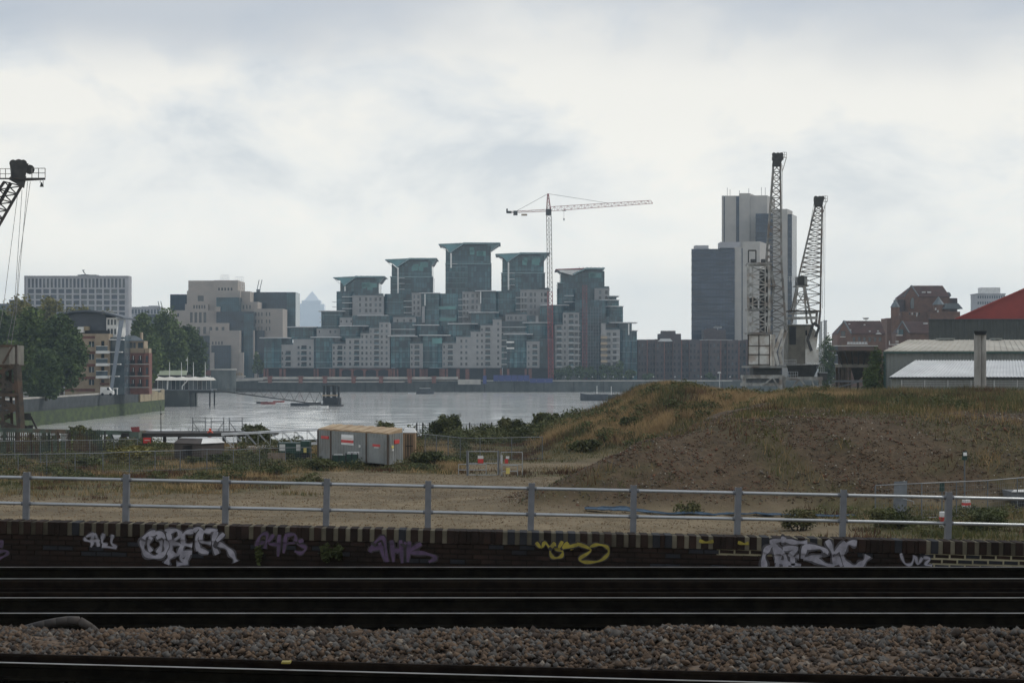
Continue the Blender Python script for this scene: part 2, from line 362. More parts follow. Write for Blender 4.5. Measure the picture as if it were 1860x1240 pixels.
def mound(x, y):
    jig = (fbm(x, y, .12, 3) - .5) * 5
    d1 = (y - (95.5 + .05 * x)) + jig * .6
    nx, ny = 43.0, -7.5; ln = math.hypot(nx, ny)
    d2 = ((x - 0.3) * nx + (y - 97) * ny) / ln + jig * .35
    d = np.minimum(d1, d2)
    k = np.clip(d / 12.0, 0, 1); hf = 4.3 * (1 - (1 - k)**1.75) + np.clip((y - 108) / 40, 0, 1) * .1
    hf = hf * smst((212 - y) / 25)
    # low apron of rubble at the mound's toe
    ap = np.exp(-(((x - 2.2) / 2.6)**2 + ((y - 101) / 6.0)**2)) * .7
    hr = np.interp(x, RX, RH) * smst((y - 141 + jig) / 17) * smst((206 - y) / 24)
    hr = np.where(x > 30, hr * smst((330 - y) / 60), hr)
    return np.maximum(np.maximum(hf, hr), ap), hf, hr
def site_z(x, y):
    h, hf, hr = mound(x, y)
    bumpy = (fbm(x, y, .35, 9) - .5) * .22 * np.clip(h, 0, 2) + (fbm(x, y, .9, 5) - .5) * .16
    ruts = -.10 * np.exp(-((y - 112 - .04 * (x + 6)**2) / 1.6)**2) * (x < 6)
    face = smst((hf - .3) / .8) * smst((4.25 - hf) / .6)
    gully = ((fbm(x + (y - 95) * .25, y * .16, .75, 77) - .5) * .42 + (fbm(x, y, 1.6, 78) - .5) * .20) * face
    return GY + h + bumpy + ruts + gully
# river surface: short wind waves as real relief in the reach in view, a plain sheet beyond
wx = np.linspace(-150, 160, 156); wy = np.concatenate([np.arange(168, 560, .5), np.arange(560, 899.4, .8)])
WX, WY_ = np.meshgrid(wx, wy, indexing='ij')
WZ = (fbm(WX*.30, WY_*1.0, .42, 201, 3)-.5)*.62 + (fbm(WX*.5, WY_, .09, 207, 2)-.5)*.22
WZ = WZ*(.20 + .36*fbm(WX*.3, WY_, .02, 211, 3))
vw = np.stack([WX, WY_, WZ], -1).reshape(-1,3); k_ = len(wy)
qi = (np.arange(len(wx)-1)[:,None]*k_ + np.arange(k_-1)[None,:]).ravel()
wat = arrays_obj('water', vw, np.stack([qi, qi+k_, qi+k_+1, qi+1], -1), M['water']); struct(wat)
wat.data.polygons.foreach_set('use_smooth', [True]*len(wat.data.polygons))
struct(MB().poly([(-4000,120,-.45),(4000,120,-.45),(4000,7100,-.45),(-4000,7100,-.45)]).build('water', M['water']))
xs = np.concatenate([np.linspace(-900,-75,34)[:-1], np.linspace(-75,75,230), np.linspace(75,900,60)[1:]])
tt = np.linspace(0, 1, 300)
Xg = np.repeat(xs[:,None], len(tt), 1); Ye = np.interp(xs, EX, EY)
ybase = 29.9
Yg = ybase + (np.where(tt < .86, tt/.86*.0, 0))[None,:] * 0 + np.where(tt[None,:] < .85, tt[None,:]/.85 * 175.0*np.minimum(1,(Ye[:,None]-31)/175), 0)
far = tt >= .85
yn = Yg[:, np.argmax(far)-1][:,None]; Yg[:,far] = yn + ((np.arange(far.sum())+1)/far.sum())[None,:] * np.maximum(Ye[:,None] - yn, .5)
Zg = site_z(Xg, Yg)
Zg = np.where(Yg < 34, Zg, Zg)
V = np.stack([Xg, Yg, Zg], -1).reshape(-1, 3)
nx_, ny_ = Xg.shape
ii = (np.arange(nx_-1)[:,None]*ny_ + np.arange(ny_-1)[None,:]).ravel()
Fq = np.stack([ii, ii+ny_, ii+ny_+1, ii+1], -1)
m, t, b = newmat('site_earth'); N = t.nodes.new; K = t.links.new
b.inputs['Roughness'].default_value = .95; b.inputs['Specular IOR Level'].default_value = .2
g = N('ShaderNodeNewGeometry')
def nzz(sc, det=5, rough=.62):
    n = N('ShaderNodeTexNoise'); n.inputs['Scale'].default_value = sc; n.inputs['Detail'].default_value = det; n.inputs['Roughness'].default_value = rough; K(g.outputs['Position'], n.inputs['Vector']); return n.outputs['Fac']
def ramp(src, stops):
    r = N('ShaderNodeValToRGB'); el = r.color_ramp.elements
    el[0].position, el[0].color = stops[0][0], (*stops[0][1],1); el[1].position, el[1].color = stops[-1][0], (*stops[-1][1],1)
    for p, c in stops[1:-1]: q = el.new(p); q.color = (*c,1)
    K(src, r.inputs[0]); return r.outputs[0]
def mixc(f, a, c):
    mx = N('ShaderNodeMix'); mx.data_type = 'RGBA'; K(f, mx.inputs[0]); K(a, mx.inputs[6]); K(c, mx.inputs[7]); return mx.outputs[2]
dirt = ramp(nzz(.5, 8), [(.3,(.115,.090,.054)),(.5,(.178,.140,.086)),(.7,(.235,.186,.118))])
rub = ramp(nzz(2.6, 8, .75), [(.30,(.042,.031,.020)),(.47,(.080,.058,.036)),(.60,(.108,.075,.046)),(.72,(.155,.122,.085))])
gras = ramp(nzz(1.1, 8), [(.3,(.045,.044,.02)),(.5,(.085,.075,.034)),(.7,(.15,.115,.058))])
a1 = N('ShaderNodeAttribute'); a1.attribute_name = 'rubble'; a2 = N('ShaderNodeAttribute'); a2.attribute_name = 'veg'
a3 = N('ShaderNodeAttribute'); a3.attribute_name = 'damp'; damp = ramp(nzz(1.4, 6), [(.3,(.085,.066,.042)),(.7,(.125,.098,.062))]); dirt = mixc(a3.outputs['Fac'], dirt, damp)
c1 = mixc(a1.outputs['Fac'], dirt, rub); c2 = mixc(a2.outputs['Fac'], c1, gras)
K(c2, b.inputs['Base Color'])
bp = N('ShaderNodeBump'); bp.inputs['Strength'].default_value = .9; bp.inputs['Distance'].default_value = .12; K(nzz(2.2, 8, .75), bp.inputs['Height']); K(bp.outputs[0], b.inputs['Normal'])
M['earth'] = m
ground = arrays_obj('ground', V, Fq, M['earth']); struct(ground)
ground.data.polygons.foreach_set('use_smooth', [True]*len(ground.data.polygons))
def zones(x, y):
    """rubble and vegetation cover, 0..1, at points of the site"""
    h, hf, hr = mound(x, y)
    n = fbm(x, y, .22, 21); n2 = fbm(x, y, .6, 33)
    rub_ = smst((np.maximum(hf, h*(y < 112)) - .12) / .5) * (y < 150)
    top = smst((hf - 4.2 + (n - .5) * .8) / .25)                               # flat top of the mound is overgrown
    rear = smst((hr - .3) / .5) * (hr > hf - .3)
    front = smst((y - 126 + (n - .5) * 30) / 6) * (1 - rub_) * smst((x + 60) / 1.0)   # rough grass towards the fences
    left = smst((-x - 13 + (n - .5) * 14 + (y - 100) * .12) / 4) * (y < 190) * smst((y - 104 + (n2 - .5) * 18) / 6)
    right = smst((x - 13 + (n - .5) * 9) / 3) * (y < 97)
    foot = smst((n2 - .66) / .1) * .6 * rub_
    streak = smst((fbm(x * 1.0 + y * .6, y * .25, .25, 55) - .66) / .08) * .55 * rub_
    track = np.exp(-((y - 137 - (x - 2) * .5) / 5.0)**2) * (x > -3) * (x < 9)         # the bare track that runs in behind the mound
    veg = np.clip(np.maximum.reduce([top, rear, front * .95, left, right, foot, streak]) - track, 0, 1)
    return np.clip(rub_, 0, 1), veg
ru, ve = zones(V[:,0], V[:,1])
def dampness(x, y):
    r_ = np.zeros_like(x)
    for (c0, c1, c2) in ((104, .02, .010), (106.2, .02, .010), (114, -.05, .012), (116.4, -.05, .012), (92, .0, .004), (94.2, .0, .004)):
        r_ = np.maximum(r_, np.exp(-((y - c0 - c1*(x+8) - c2*(x+8)**2 - (fbm(x, y, .1, 41)-.5)*3) / .75)**2) * (.35+.65*fbm(x, y, .3, 43)))
    return np.clip(r_*.75 + .55*smst((fbm(x, y, .16, 45) - .58)/.1), 0, 1)
for nm, ar in (('rubble', ru), ('veg', ve), ('damp', dampness(V[:,0], V[:,1]))):
    at = ground.data.attributes.new(nm, 'FLOAT', 'POINT'); at.data.foreach_set('value', ar.astype(np.float32))
# near river wall
pts = [(-900,172.2)] + [(x, y + .2) for x, y in zip(EX[1:-1], EY[1:-1])] + [(900, 893.2)]
rw = MB()
for (x0,y0),(x1,y1) in zip(pts[:-1], pts[1:]):
    d = Vector((x1-x0, y1-y0, 0)).normalized(); nn = Vector((-d.y, d.x, 0)) * .7
    rw.hexa([(x0,y0,-.6),(x1,y1,-.6),(x1+nn.x,y1+nn.y,-.6),(x0+nn.x,y0+nn.y,-.6)], [(x0,y0,GY+.25),(x1,y1,GY+.25),(x1+nn.x,y1+nn.y,GY+.25),(x0+nn.x,y0+nn.y,GY+.25)])
tag(rw.build('river_wall', M['stone']), 'low stone river wall along the near bank behind the site fences', 'river wall')

# far river wall: tide-stained face, coping, promenade ledge
fr = thing('river_wall', 'long tide stained stone river wall under the riverside towers', 'river wall', (0, 900, 0))
MB().box(-420, 900, 899.6, 901, -.6, 4.9).build('wall_face', M['stone'], fr)
MB().box(-112, 100, 899.2, 900.6, 4.92, 5.35).build('coping', M['coping'], fr)
for k in range(14):                                                     # timber fenders
    x = -80 + k * 13.5
    unit('fender', M['darkwood'], fr, x-.15, x+.15, 899.3, 899.58, -.3, 4.6)
# promenade deck with its shadow slot, carried on piers
pr = thing('promenade_deck', 'pale stepped promenade deck with dark slot above the far river wall', 'promenade', (0, 897, 0))
MB().box(PX(478,897), PX(832,897), 895.6, 899.1, PZ(688.4,897), PZ(684.2,897)).build('deck', M['coping'], pr)
MB().box(PX(470,897), PX(735,897), 895.2, 898.9, PZ(694.2,897), PZ(692.2,897)).build('ledge', M['coping'], pr)
MB().hexa([P(392,694,896),P(478,690,896),P(478,690,899),P(392,694,899)], [P(392,693,896),P(478,685,896),P(478,685,899),P(392,693,899)]).build('ramp', M['coping'], pr)
for px in (490, 546, 590, 642, 692, 744, 788):
    b_ = MB()
    x = PX(px, 895)
    b_.box(x-.9, x+.9, 894.9, 897.5, PZ(695.5,895), PZ(683.2,895)); b_.box(x-1.3, x+1.3, 894.6, 897, PZ(684.8,895), PZ(683,895))
    b_.build('pier', M['brick_red'], pr)
MB().box(PX(832,896), PX(873,896), 895, 899, PZ(698,896), PZ(689,896)).build('parapet_panel', M['coping'], pr)
hb = thing('hoarding', 'long royal blue site hoarding on the far quay below the towers', 'hoarding', (PX(940,893), 893, 5))
for i, (a, c, y0, y1) in enumerate(((877,884,682,697),(896,906,681,692),(906,917,681,692),(917,929,681,692),(929,940,681,692),(940,951,681,692),(951,962,681,692),(962,974,687,695),(974,990,687,695),(990,1004,687,695))):
    unit('panel', M['blue'], hb, PX(a,894)+.06, PX(c,894)-.06, 893.8 + .06*(i%2), 894.3, PZ(y1,894), PZ(y0,894))
for a in (878, 900, 928, 956, 985, 1003):
    unit('post', M['dark'], hb, PX(a,894)-.1, PX(a,894)+.1, 894.4, 894.6, GZ-1.2, PZ(683,894))
# left bank wall: algae below, stone and buff blocks above
lw = thing('embankment_wall', 'curving embankment wall with green algae foot by the tree lined bank', 'embankment wall', (-95, 450, 0))
LP = [(-900,371.5),(-106,371.5),(-96.6,381.6),(-95.4,420),(-94.6,460),(-94.2,500),(-94.1,535.5),(-103,537)]
for nm, mt, z0, z1, pr_ in (('algae_foot', M['algae'], -.6, 2.9, .25), ('stone_course', M['wet_stone'], 2.9, 4.3, 0.0), ('parapet', M['wet_stone'], 4.3, 5.45, .06), ('coping', M['coping'], 5.453, 5.8, .16)):
    w_ = MB()
    for (x0,y0),(x1,y1) in zip(LP[:-1], LP[1:]):
        dd = Vector((x1-x0,y1-y0,0)).normalized(); n_ = Vector((dd.y,-dd.x,0))
        a0 = Vector((x0,y0,0)) + n_*pr_; a1_ = Vector((x1,y1,0)) + n_*pr_; c0 = Vector((x0,y0,0)) - n_*.8; c1_ = Vector((x1,y1,0)) - n_*.8
        lo = [a0,c0,c1_,a1_][::-1]
        w_.hexa([(p.x,p.y,z0) for p in lo], [(p.x,p.y,z1) for p in lo])
    w_.build(nm, mt, lw)
for k in range(7):
    y = 500 + k*5.0
    unit('buff_block', M['yellow_stone'], lw, -94.15, -93.75 + .05*(k%2), y, y+4.7, 2.95, 5.6 - .3*(k%3))

# ---- the railway deck
M['bed'] = pm('oily_shaded_track_bed', (.0055,.005,.0046), (.0025,.0023,.0022), scale=6, rough=1.0, bump=.8, bscale=14, spec=0)  # near-black: shade from the unseen train is put into this oily colour
M['ballast'] = pm('ballast_stone', (.165,.118,.082), (.075,.056,.042), scale=5, rough=.95, col3=(.125,.115,.108), scale3=2.2, amt3=.6, detail=3, lo=.36, hi=.64, spec=.2)
M['railside'] = pm('rusty_rail_side', (.013,.0115,.0085), (.006,.0055,.0045), scale=5, rough=1, spec=.0)
M['railtop'] = pm('polished_rail_head', (.33,.32,.31), (.22,.21,.20), scale=3, rough=.42, metal=1.0)
M['condrail'] = pm('conductor_rail_rust', (.014,.010,.007), (.007,.005,.004), scale=7, rough=.95, spec=.05)
RZ = CZ - 2.83
struct(MB().box(-60, 60, -10, 29.75, 3.0, RZ - .30).build('railway_deck', M['bed']))
def make_track(label, y_near, ang, cx, group, cond_far=True, ext=16):
    tr = thing('railway_track', label, 'railway track', (cx, y_near, RZ), group); tr.rotation_euler.z = ang
    for i, yy in enumerate((0, 1.505)):
        r_ = MB(); prof = [(-.07,-.16),(.07,-.16),(.07,-.145),(.012,-.125),(.012,-.045),(.035,-.035),(.035,-.002),(-.035,-.002),(-.035,-.035),(-.012,-.045),(-.012,-.125),(-.07,-.145)]
        r_.hexa([(-ext, yy+p[0], p[1]) for p in prof], [(ext, yy+p[0], p[1]) for p in prof])
        ro = r_.build('rail', M['railside'], tr, local=True)
        MB().box(-ext, ext, yy-.024, yy+.024, -.0019, .003).build('rail_head', M['railtop'], ro, local=True)
    yc = 1.505 + .43 if cond_far else -.43
    c_ = MB(); prof = [(-.06,-.10),(.06,-.10),(.06,-.08),(.03,-.07),(.035,.0),(.025,.02),(-.025,.02),(-.035,.0),(-.03,-.07),(-.06,-.08)]
    c_.hexa([(-ext, yc+p[0], p[1]) for p in prof], [(ext, yc+p[0], p[1]) for p in prof])
    co = c_.build('conductor_rail', M['condrail'], tr, local=True)
    for k in range(int(ext*2/.7)):
        x = -ext + .35 + k*.7
        me = _unit.get('sleeper')
        if me is None:
            bb = MB().box(-.13,.13,-.52,2.03,-.29,-.165); me = bpy.data.meshes.new('sleeper'); me.from_pydata(bb.v,[],bb.f); me.materials.append(M['bed']); _unit['sleeper'] = me
        s_ = bpy.data.objects.new('sleeper', me); COL.objects.link(s_); s_.parent = tr; s_.location = (x, 0, 0)
        if k % 4 == 0:
            me = _unit.get('insulator')
            if me is None:
                bb = MB().box(-.05,.05,-.06,.06,-.17,-.10); me = bpy.data.meshes.new('insulator'); me.from_pydata(bb.v,[],bb.f); me.materials.append(M['bed']); _unit['insulator'] = me
            q_ = bpy.data.objects.new('insulator', me); COL.objects.link(q_); q_.parent = tr; q_.location = (x, yc, 0)
    return tr
make_track('railway track next beyond the ballast heap, rails gleaming', 22.64, 0, 0, None, cond_far=True)
make_track('farthest railway track at the foot of the graffiti wall', 26.3, 0, 0, None, cond_far=False)
make_track('nearest railway track veering away along the bottom edge', 16.55, math.radians(-9.5), 0, None, cond_far=True, ext=13)
# ballast heap between the tracks: thousands of loose stones
def stones(name, x, y, z, s, mat, parent=None):
    """one octahedron-like stone per point"""
    n = len(x)
    base = np.array([(1,0,0),(-.9,.1,0),(0,1,.1),(.1,-1,0),(0,.1,.8),(0,0,-.8)], float)
    fc = np.array([(0,2,4),(2,1,4),(1,3,4),(3,0,4),(2,0,5),(1,2,5),(3,1,5),(0,3,5)])
    v = base[None]*(1 + NR.uniform(-.35,.35,(n,6,3)))
    a = NR.uniform(0, 6.283, n); ca, sa = np.cos(a), np.sin(a)
    tx = NR.uniform(-.6,.6,n)
    X = v[:,:,0]*ca[:,None]-v[:,:,1]*sa[:,None]; Yv = v[:,:,0]*sa[:,None]+v[:,:,1]*ca[:,None]; Z = v[:,:,2] + X*tx[:,None]
    vv = np.stack([X,Yv,Z],-1)*s[:,None,None] + np.stack([x,y,z],-1)[:,None,:]
    ff = fc[None] + (np.arange(n)*6)[:,None,None]
    return stuff(arrays_obj(name, vv.reshape(-1,3), ff.reshape(-1,3), mat, parent))
BK = [('brown_ballast', (.125,.086,.058), (.07,.05,.036), 9500, .02, .05), ('grey_ballast', (.11,.103,.095), (.062,.058,.054), 5200, .022, .055), ('dark_ballast', (.055,.042,.034), (.03,.024,.02), 4200, .02, .05), ('pale_ballast', (.22,.19,.155), (.16,.135,.11), 300, .025, .05)]
for nm, c1_, c2_, n, s0_, s1_ in BK:
    M[nm] = pm(nm, c1_, c2_, scale=9, rough=.95, detail=2, spec=.2)
    bx = NR.uniform(-6.2, 6.2, n); by = NR.uniform(-.03, 1.05, n)
    y_lo = 18.75 - bx*math.tan(math.radians(9.5)); y_hi = 22.15 + .22*(fbm(bx, bx*0, .9, 15) - .5)*2
    byy = y_lo + by*(y_hi - y_lo)
    prof = np.sin(np.clip(by,0,1)*math.pi*.93+.1)
    bz = RZ - .27 + prof*(.27 + .14*(fbm(bx, byy, .9, 4) - .5) + .06*(bx > 1)) + NR.uniform(-.02,.025,n)
    stones(nm, bx, byy, bz, NR.uniform(s0_,s1_,n)*np.where(NR.uniform(0,1,n) < .06, 1.5, 1), M[nm])
gx = np.linspace(-6.4,6.4,60); gt = np.linspace(0,1,14)
Gx = np.repeat(gx[:,None],14,1); Gy_ = (18.75 - Gx*math.tan(math.radians(9.5))) + gt[None,:]*(22.2 - (18.75 - Gx*math.tan(math.radians(9.5))))
Gz = RZ - .30 + np.sin(gt*math.pi*.93+.1)[None,:]*(.27 + .10*(fbm(Gx,Gy_,.8,4)-.5) + .06*(Gx > 1))
vv = np.stack([Gx,Gy_,Gz],-1).reshape(-1,3); q = (np.arange(59)[:,None]*14+np.arange(13)[None,:]).ravel()
struct(arrays_obj('ballast_bank', vv, np.stack([q,q+14,q+15,q+1],-1), M['ballast']))
# sparse stones over the other beds
n = 9000
bx = NR.uniform(-5.5, 5.5, n); by = NR.choice([0,1,2], n); yy = np.where(by==0, NR.uniform(22.7,24.1,n), np.where(by==1, NR.uniform(24.3,25.6,n), NR.uniform(26.4,28.7,n)))
stones('track_gravel', bx, yy, np.full(n, RZ-.285)+NR.uniform(0,.05,n), NR.uniform(.02,.04,n), M['bed'])
# the thick black cable that snakes up at the lower left
cb = MB(); prev = None
for k in range(13):
    u = k/12; px = -60 + 245*u; py = 1182 - 58*math.sin(min(1,u*1.1)*math.pi*.5) + (34*((u-.8)/.2)**1.5 if u > .8 else 0)
    p = P(px, py, 22.0); 
    if prev is not None: cb.tube(prev, p, .05, 8)
    prev = p
tag(cb.build('cable', M['rust_d'], smooth=True), 'thick dark cable looping up beside the ballast at lower left', 'cable')
# yellow marker on the near conductor rail
MB_y = MB().box(PX(513,18.6), PX(529,18.6), 18.5, 18.62, PZ(1202,18.6), PZ(1199,18.6)); 
tag(MB_y.build('rail_marker', M['graf_y']), 'small yellow marker clipped on the nearest conductor rail', 'marker')

# ---- brick parapet wall with graffiti (slopes gently down to the right)
WY = 29.0; SL = math.atan(.0215)
M['wallbrick'] = pm('sooty_brick', (.026,.016,.012), (.014,.01,.008), scale=2.2, rough=.9, spec=.2, coord='Position')
M['wallbrick2'] = pm('blue_brick', (.021,.022,.027), (.013,.014,.017), scale=3, rough=.8, spec=.3)
M['wallbrick3'] = pm('red_brick', (.034,.021,.016), (.02,.0135,.011), scale=3, rough=.9, spec=.2)
M['mortar_d'] = pm('sooty_mortar', (.020,.017,.013), (.012,.0105,.009), scale=3, rough=.95, spec=.1)
M['mortar_p'] = pm('pale_mortar', (.19,.172,.128), (.11,.10,.075), scale=1.6, rough=.95, col3=(.045,.04,.03), scale3=.5, amt3=.9, spec=.1)
M['mortar_new'] = pm('fresh_pale_mortar', (.34,.31,.21), (.22,.20,.135), scale=2.5, rough=.95, spec=.1)
wz = (PZ(945,WY)+PZ(985,WY))/2
wl = thing('parapet_wall', 'sooty brick parapet wall covered in graffiti beyond the tracks', 'wall', (0, WY, wz)); wl.rotation_euler.y = SL
MB().box(-16, 16, .012, .34, -2.0, -.192).build('mortar_core', M['mortar_d'], wl, local=True)
MB().box(6.05, 9, .0085, .0115, -.62, -.195).build('repointed_patch', M['mortar_new'], wl, local=True)
MB().box(3.0, 4.0, .0085, .0115, -.285, -.195).build('repointed_patch', M['mortar_new'], wl, local=True)
MB().box(-16, 16, .0, .345, -.1915, -.010).build('coping_mortar', M['mortar_p'], wl, local=True)
mesh_b = {}
def brickpiece(kind, mat, nm, x, y0, y1, z0, z1, w, parent, tilt=0):
    me = mesh_b.get((nm, mat.name, round(w,3)))
    if me is None:
        c = .006; h = z1 - z0
        bb = MB().hexa([(-w/2,y1,-h/2),(-w/2,y0+c,-h/2),(-w/2+c,y0,-h/2+c),(w/2-c,y0,-h/2+c),(w/2,y0+c,-h/2),(w/2,y1,-h/2)],
                       [(-w/2,y1,h/2),(-w/2,y0+c,h/2),(-w/2+c,y0,h/2-c),(w/2-c,y0,h/2-c),(w/2,y0+c,h/2),(w/2,y1,h/2)])
        me = bpy.data.meshes.new(nm); me.from_pydata(bb.v, [], bb.f); me.materials.append(mat); me.update(); mesh_b[(nm, mat.name, round(w,3))] = me
    o = bpy.data.objects.new(nm, me); COL.objects.link(o); o.parent = parent; o.location = (x, random.uniform(-.003,.003), (z0+z1)/2); o.rotation_euler.y = tilt
    return o
x = -12.4; k = 0
while x < 12.4:
    worn = (-1.05 < x < -.35) or (4.6 < x < 5.9) or (random.random() < .07)                       # stretches where the joints are sooted over
    mt = M['wallbrick2'] if random.random() < .18 else (M['wallbrick3'] if random.random() < .3 else M['wallbrick'])
    w_ = .106
    brickpiece('c', mt, 'coping_brick', x, -.028, .36, -.19, 0, w_, wl, random.uniform(-.01,.01))
    if worn: brickpiece('c', M['wallbrick'], 'coping_brick', x + .0885, -.024, .355, -.19, -.004, .064, wl)
    x += .177; k += 1
cnt = 0; rest = MB()
for row in range(9):
    z1 = -.2 - row*.075; z0 = z1 - .065
    off = .1125 if row % 2 else 0
    for c in range(-70, 71):
        xx = c*.225 + off; wv = .2145
        if abs(xx) > 15.6: continue
        new_ = xx > 6.02 or (3.0 < xx < 4.0 and row == 0)
        if new_: wv = .198; z0 = z1 - .053
        else: z0 = z1 - .065
        if row < 4 and abs(xx) < 8.0:
            mt = random.choice([M['wallbrick']]*5 + [M['wallbrick3'], M['wallbrick2']])
            if xx > 6.0 and random.random() < .5: mt = M['wallbrick2']
            brickpiece('b', mt, 'brick', xx, random.choice([-.004,0,.003]), .1, z0, z1, wv, wl); cnt += 1
        else:
            rest.box(xx-wv/2, xx+wv/2, random.uniform(-.004,.004), .1, z0, z1)
stuff(rest.build('brick_courses', M['wallbrick'], wl, local=True))
# graffiti: spray-paint strokes as thin ribbons on the brick face; coordinates are photo pixels on the wall plane
def strokes(name, mat, lines, w, yoff=-.0075, close=False):
    mb = MB()
    for ln in lines:
        ww = w
        if isinstance(ln[0], (int, float)): ww = ln[0]; ln = ln[1:]
        # Catmull-Rom smoothing
        pts = [Vector((PX(p[0],WY), PZ(p[1],WY) - wz + PX(p[0],WY)*.0215)) for p in ln]
        sm = []
        for i in range(len(pts)-1):
            p0 = pts[max(i-1,0)]; p1 = pts[i]; p2 = pts[i+1]; p3 = pts[min(i+2,len(pts)-1)]
            for j in range(5):
                u = j/5; sm.append(.5*((2*p1)+(p2-p0)*u+(2*p0-5*p1+4*p2-p3)*u*u+(3*p1-p0-3*p2+p3)*u*u*u))
        sm.append(pts[-1])
        L_, R_ = [], []
        for i, p in enumerate(sm):
            d = sm[min(i+1,len(sm)-1)] - sm[max(i-1,0)]
            if d.length < 1e-6: d = Vector((1,0))
            d.normalize(); nn = Vector((-d.y, d.x)) * (ww*(2.1 if close else 1.2)*WY/F/2) * (0.8 + .3*math.sin(i*.9))
            L_.append(p+nn); R_.append(p-nn)
        for i in range(len(sm)-1):
            yo = (-.0345 + (.0015 if close else 0) if max(L_[i].y, R_[i].y, L_[i+1].y, R_[i+1].y) > -.193 else yoff) - .00003*(len(mb.f) % 40)
            mb.poly([(R_[i].x,yo,R_[i].y),(R_[i+1].x,yo,R_[i+1].y),(L_[i+1].x,yo,L_[i+1].y),(L_[i].x,yo,L_[i].y)])
    o = mb.build(name, mat, wl, local=True)
    if yoff > -.0076 and not close:
        mist = strokes('overspray', M['mist_w'] if mat is M['graf_w'] else M['mist_c'], lines, w*1.0, yoff=-.0062, close=True); mist.parent = o
    return o
g1 = strokes('graffiti', M['graf_w'], [[(172,968),(158,974),(156,980),(168,984),(166,993)],[(166,984),(174,968),(180,992)],[(168,981),(182,981)],[(190,968),(186,984),(196,990)],[(206,970),(203,985),(211,994),(186,991)]], 4.5)
g1['label'] = 'small white tag on the left of the wall'
O = [[8,(284,966),(266,972),(259,988),(266,1005),(284,1011),(300,1003),(303,988),(297,972),(284,966)],[6,(276,974),(270,988),(276,1001)],[7,(288,972),(294,988),(288,1004)],
     [7,(306,966),(312,990),(308,1008)],[7,(304,966),(322,962),(328,972),(314,984),(330,990),(324,1006),(306,1008)],
     [7,(352,964),(336,968),(334,986),(350,990)],[6,(334,986),(330,1000),(350,1003)],[6,(352,964),(362,958),(368,966)],
     [7,(368,964),(358,976),(362,1000)],[6,(384,964),(370,966),(366,982),(384,986)],[7,(362,998),(380,1004)],
     [7,(394,964),(388,986),(396,1006)],[6,(408,968),(392,984)],[8,(390,984),(412,994),(424,1008),(430,1020)],
     [8,(318,1002),(308,1014),(304,1024)],[7,(336,1004),(330,1014),(340,1022),(322,1024)],[7,(344,1002),(338,1022)],[5,(312,962),(300,962)],[5,(374,962),(396,962)]]
g2 = strokes('graffiti', M['graf_w'], O, 7); g2['label'] = 'largest white bubble tag on the left half of the wall'
g3 = strokes('graffiti', M['graf_p'], [[(466,992),(474,972),(486,970),(482,996)],[(468,986),(484,984)],[(498,970),(488,986),(508,988)],[(508,970),(506,1010)],[(520,972),(516,1004)],[(518,972),(536,970),(536,984),(520,986)],[(552,980),(540,986),(556,994),(548,1004),(536,1000)]], 5)
g4 = strokes('graffiti', M['graf_p'], [[(672,1002),(684,982),(698,978),(704,1020)],[(676,996),(702,992)],[(712,980),(716,1020)],[(728,980),(732,1022)],[(714,1000),(730,998)],[(744,982),(742,1020)],[(766,986),(744,1002),(772,1004),(792,1012),(780,1020)],[5,(690,984),(700,1018)],[5,(738,984),(722,1004)]], 6)
g4['label'] = 'faint purple tag near the middle of the wall'
g5 = strokes('graffiti', M['graf_y'], [[(974,984),(984,994),(990,984),(1000,994),(1006,984),(1008,996)],[(1008,984),(1000,1000),(1006,1012),(1020,1010),(1022,1000),(1008,996)],[(1022,982),(1016,996),(1034,990),(1040,998)],[(1032,984),(1024,994),(1050,988)],[(1048,986),(1074,998),(1054,1014),(1064,1020),(1090,1018),(1106,1004),(1102,992),(1086,988),(1072,992)]], 5)
g5['label'] = 'yellow looping tag right of the wall centre'
K6 = [[9,(1390,1030),(1388,1010),(1396,994),(1408,992),(1414,1028)],[8,(1408,994),(1426,1008),(1428,1030)],[7,(1398,984),(1420,980),(1444,984),(1466,984)],[7,(1422,996),(1448,994),(1436,1008),(1452,1010)],
      [7,(1440,1010),(1442,1030)],[8,(1462,990),(1458,1014)],[8,(1460,992),(1490,994),(1500,1004),(1480,1012),(1460,1014)],[8,(1474,1012),(1500,1024),(1516,1030)],[6,(1408,1018),(1456,1026)],[5,(1420,1004),(1410,1030)],
      [8,(1502,980),(1512,1000),(1520,1026)],[8,(1536,984),(1516,1004)],[7,(1518,1004),(1530,1028)],[9,(1556,986),(1540,986),(1530,1002),(1538,1024),(1556,1028),(1570,1020),(1577,1008)],[9,(1418,979),(1428,979)]]
g6 = strokes('graffiti', M['graf_w'], K6, 7); g6['label'] = 'big white tag ending in a K and a wide C on the right'
g7 = strokes('graffiti', M['graf_w'], [[(1636,1004),(1644,1022),(1656,1024),(1662,1008)],[(1664,1010),(1668,1024),(1676,1012)],[(1678,1012),(1690,1014),(1682,1024),(1694,1026)]], 4)
g8 = strokes('graffiti', M['graf_p'], [[(-4,986),(6,982),(2,994)],[(-6,1002),(12,1000),(14,1006),(0,1014)]], 4)
g9 = strokes('graffiti', M['graf_y'], [[(1270,981),(1282,984),(1296,982)],[(1340,984),(1352,987),(1360,985)]], 5, yoff=-.0345)
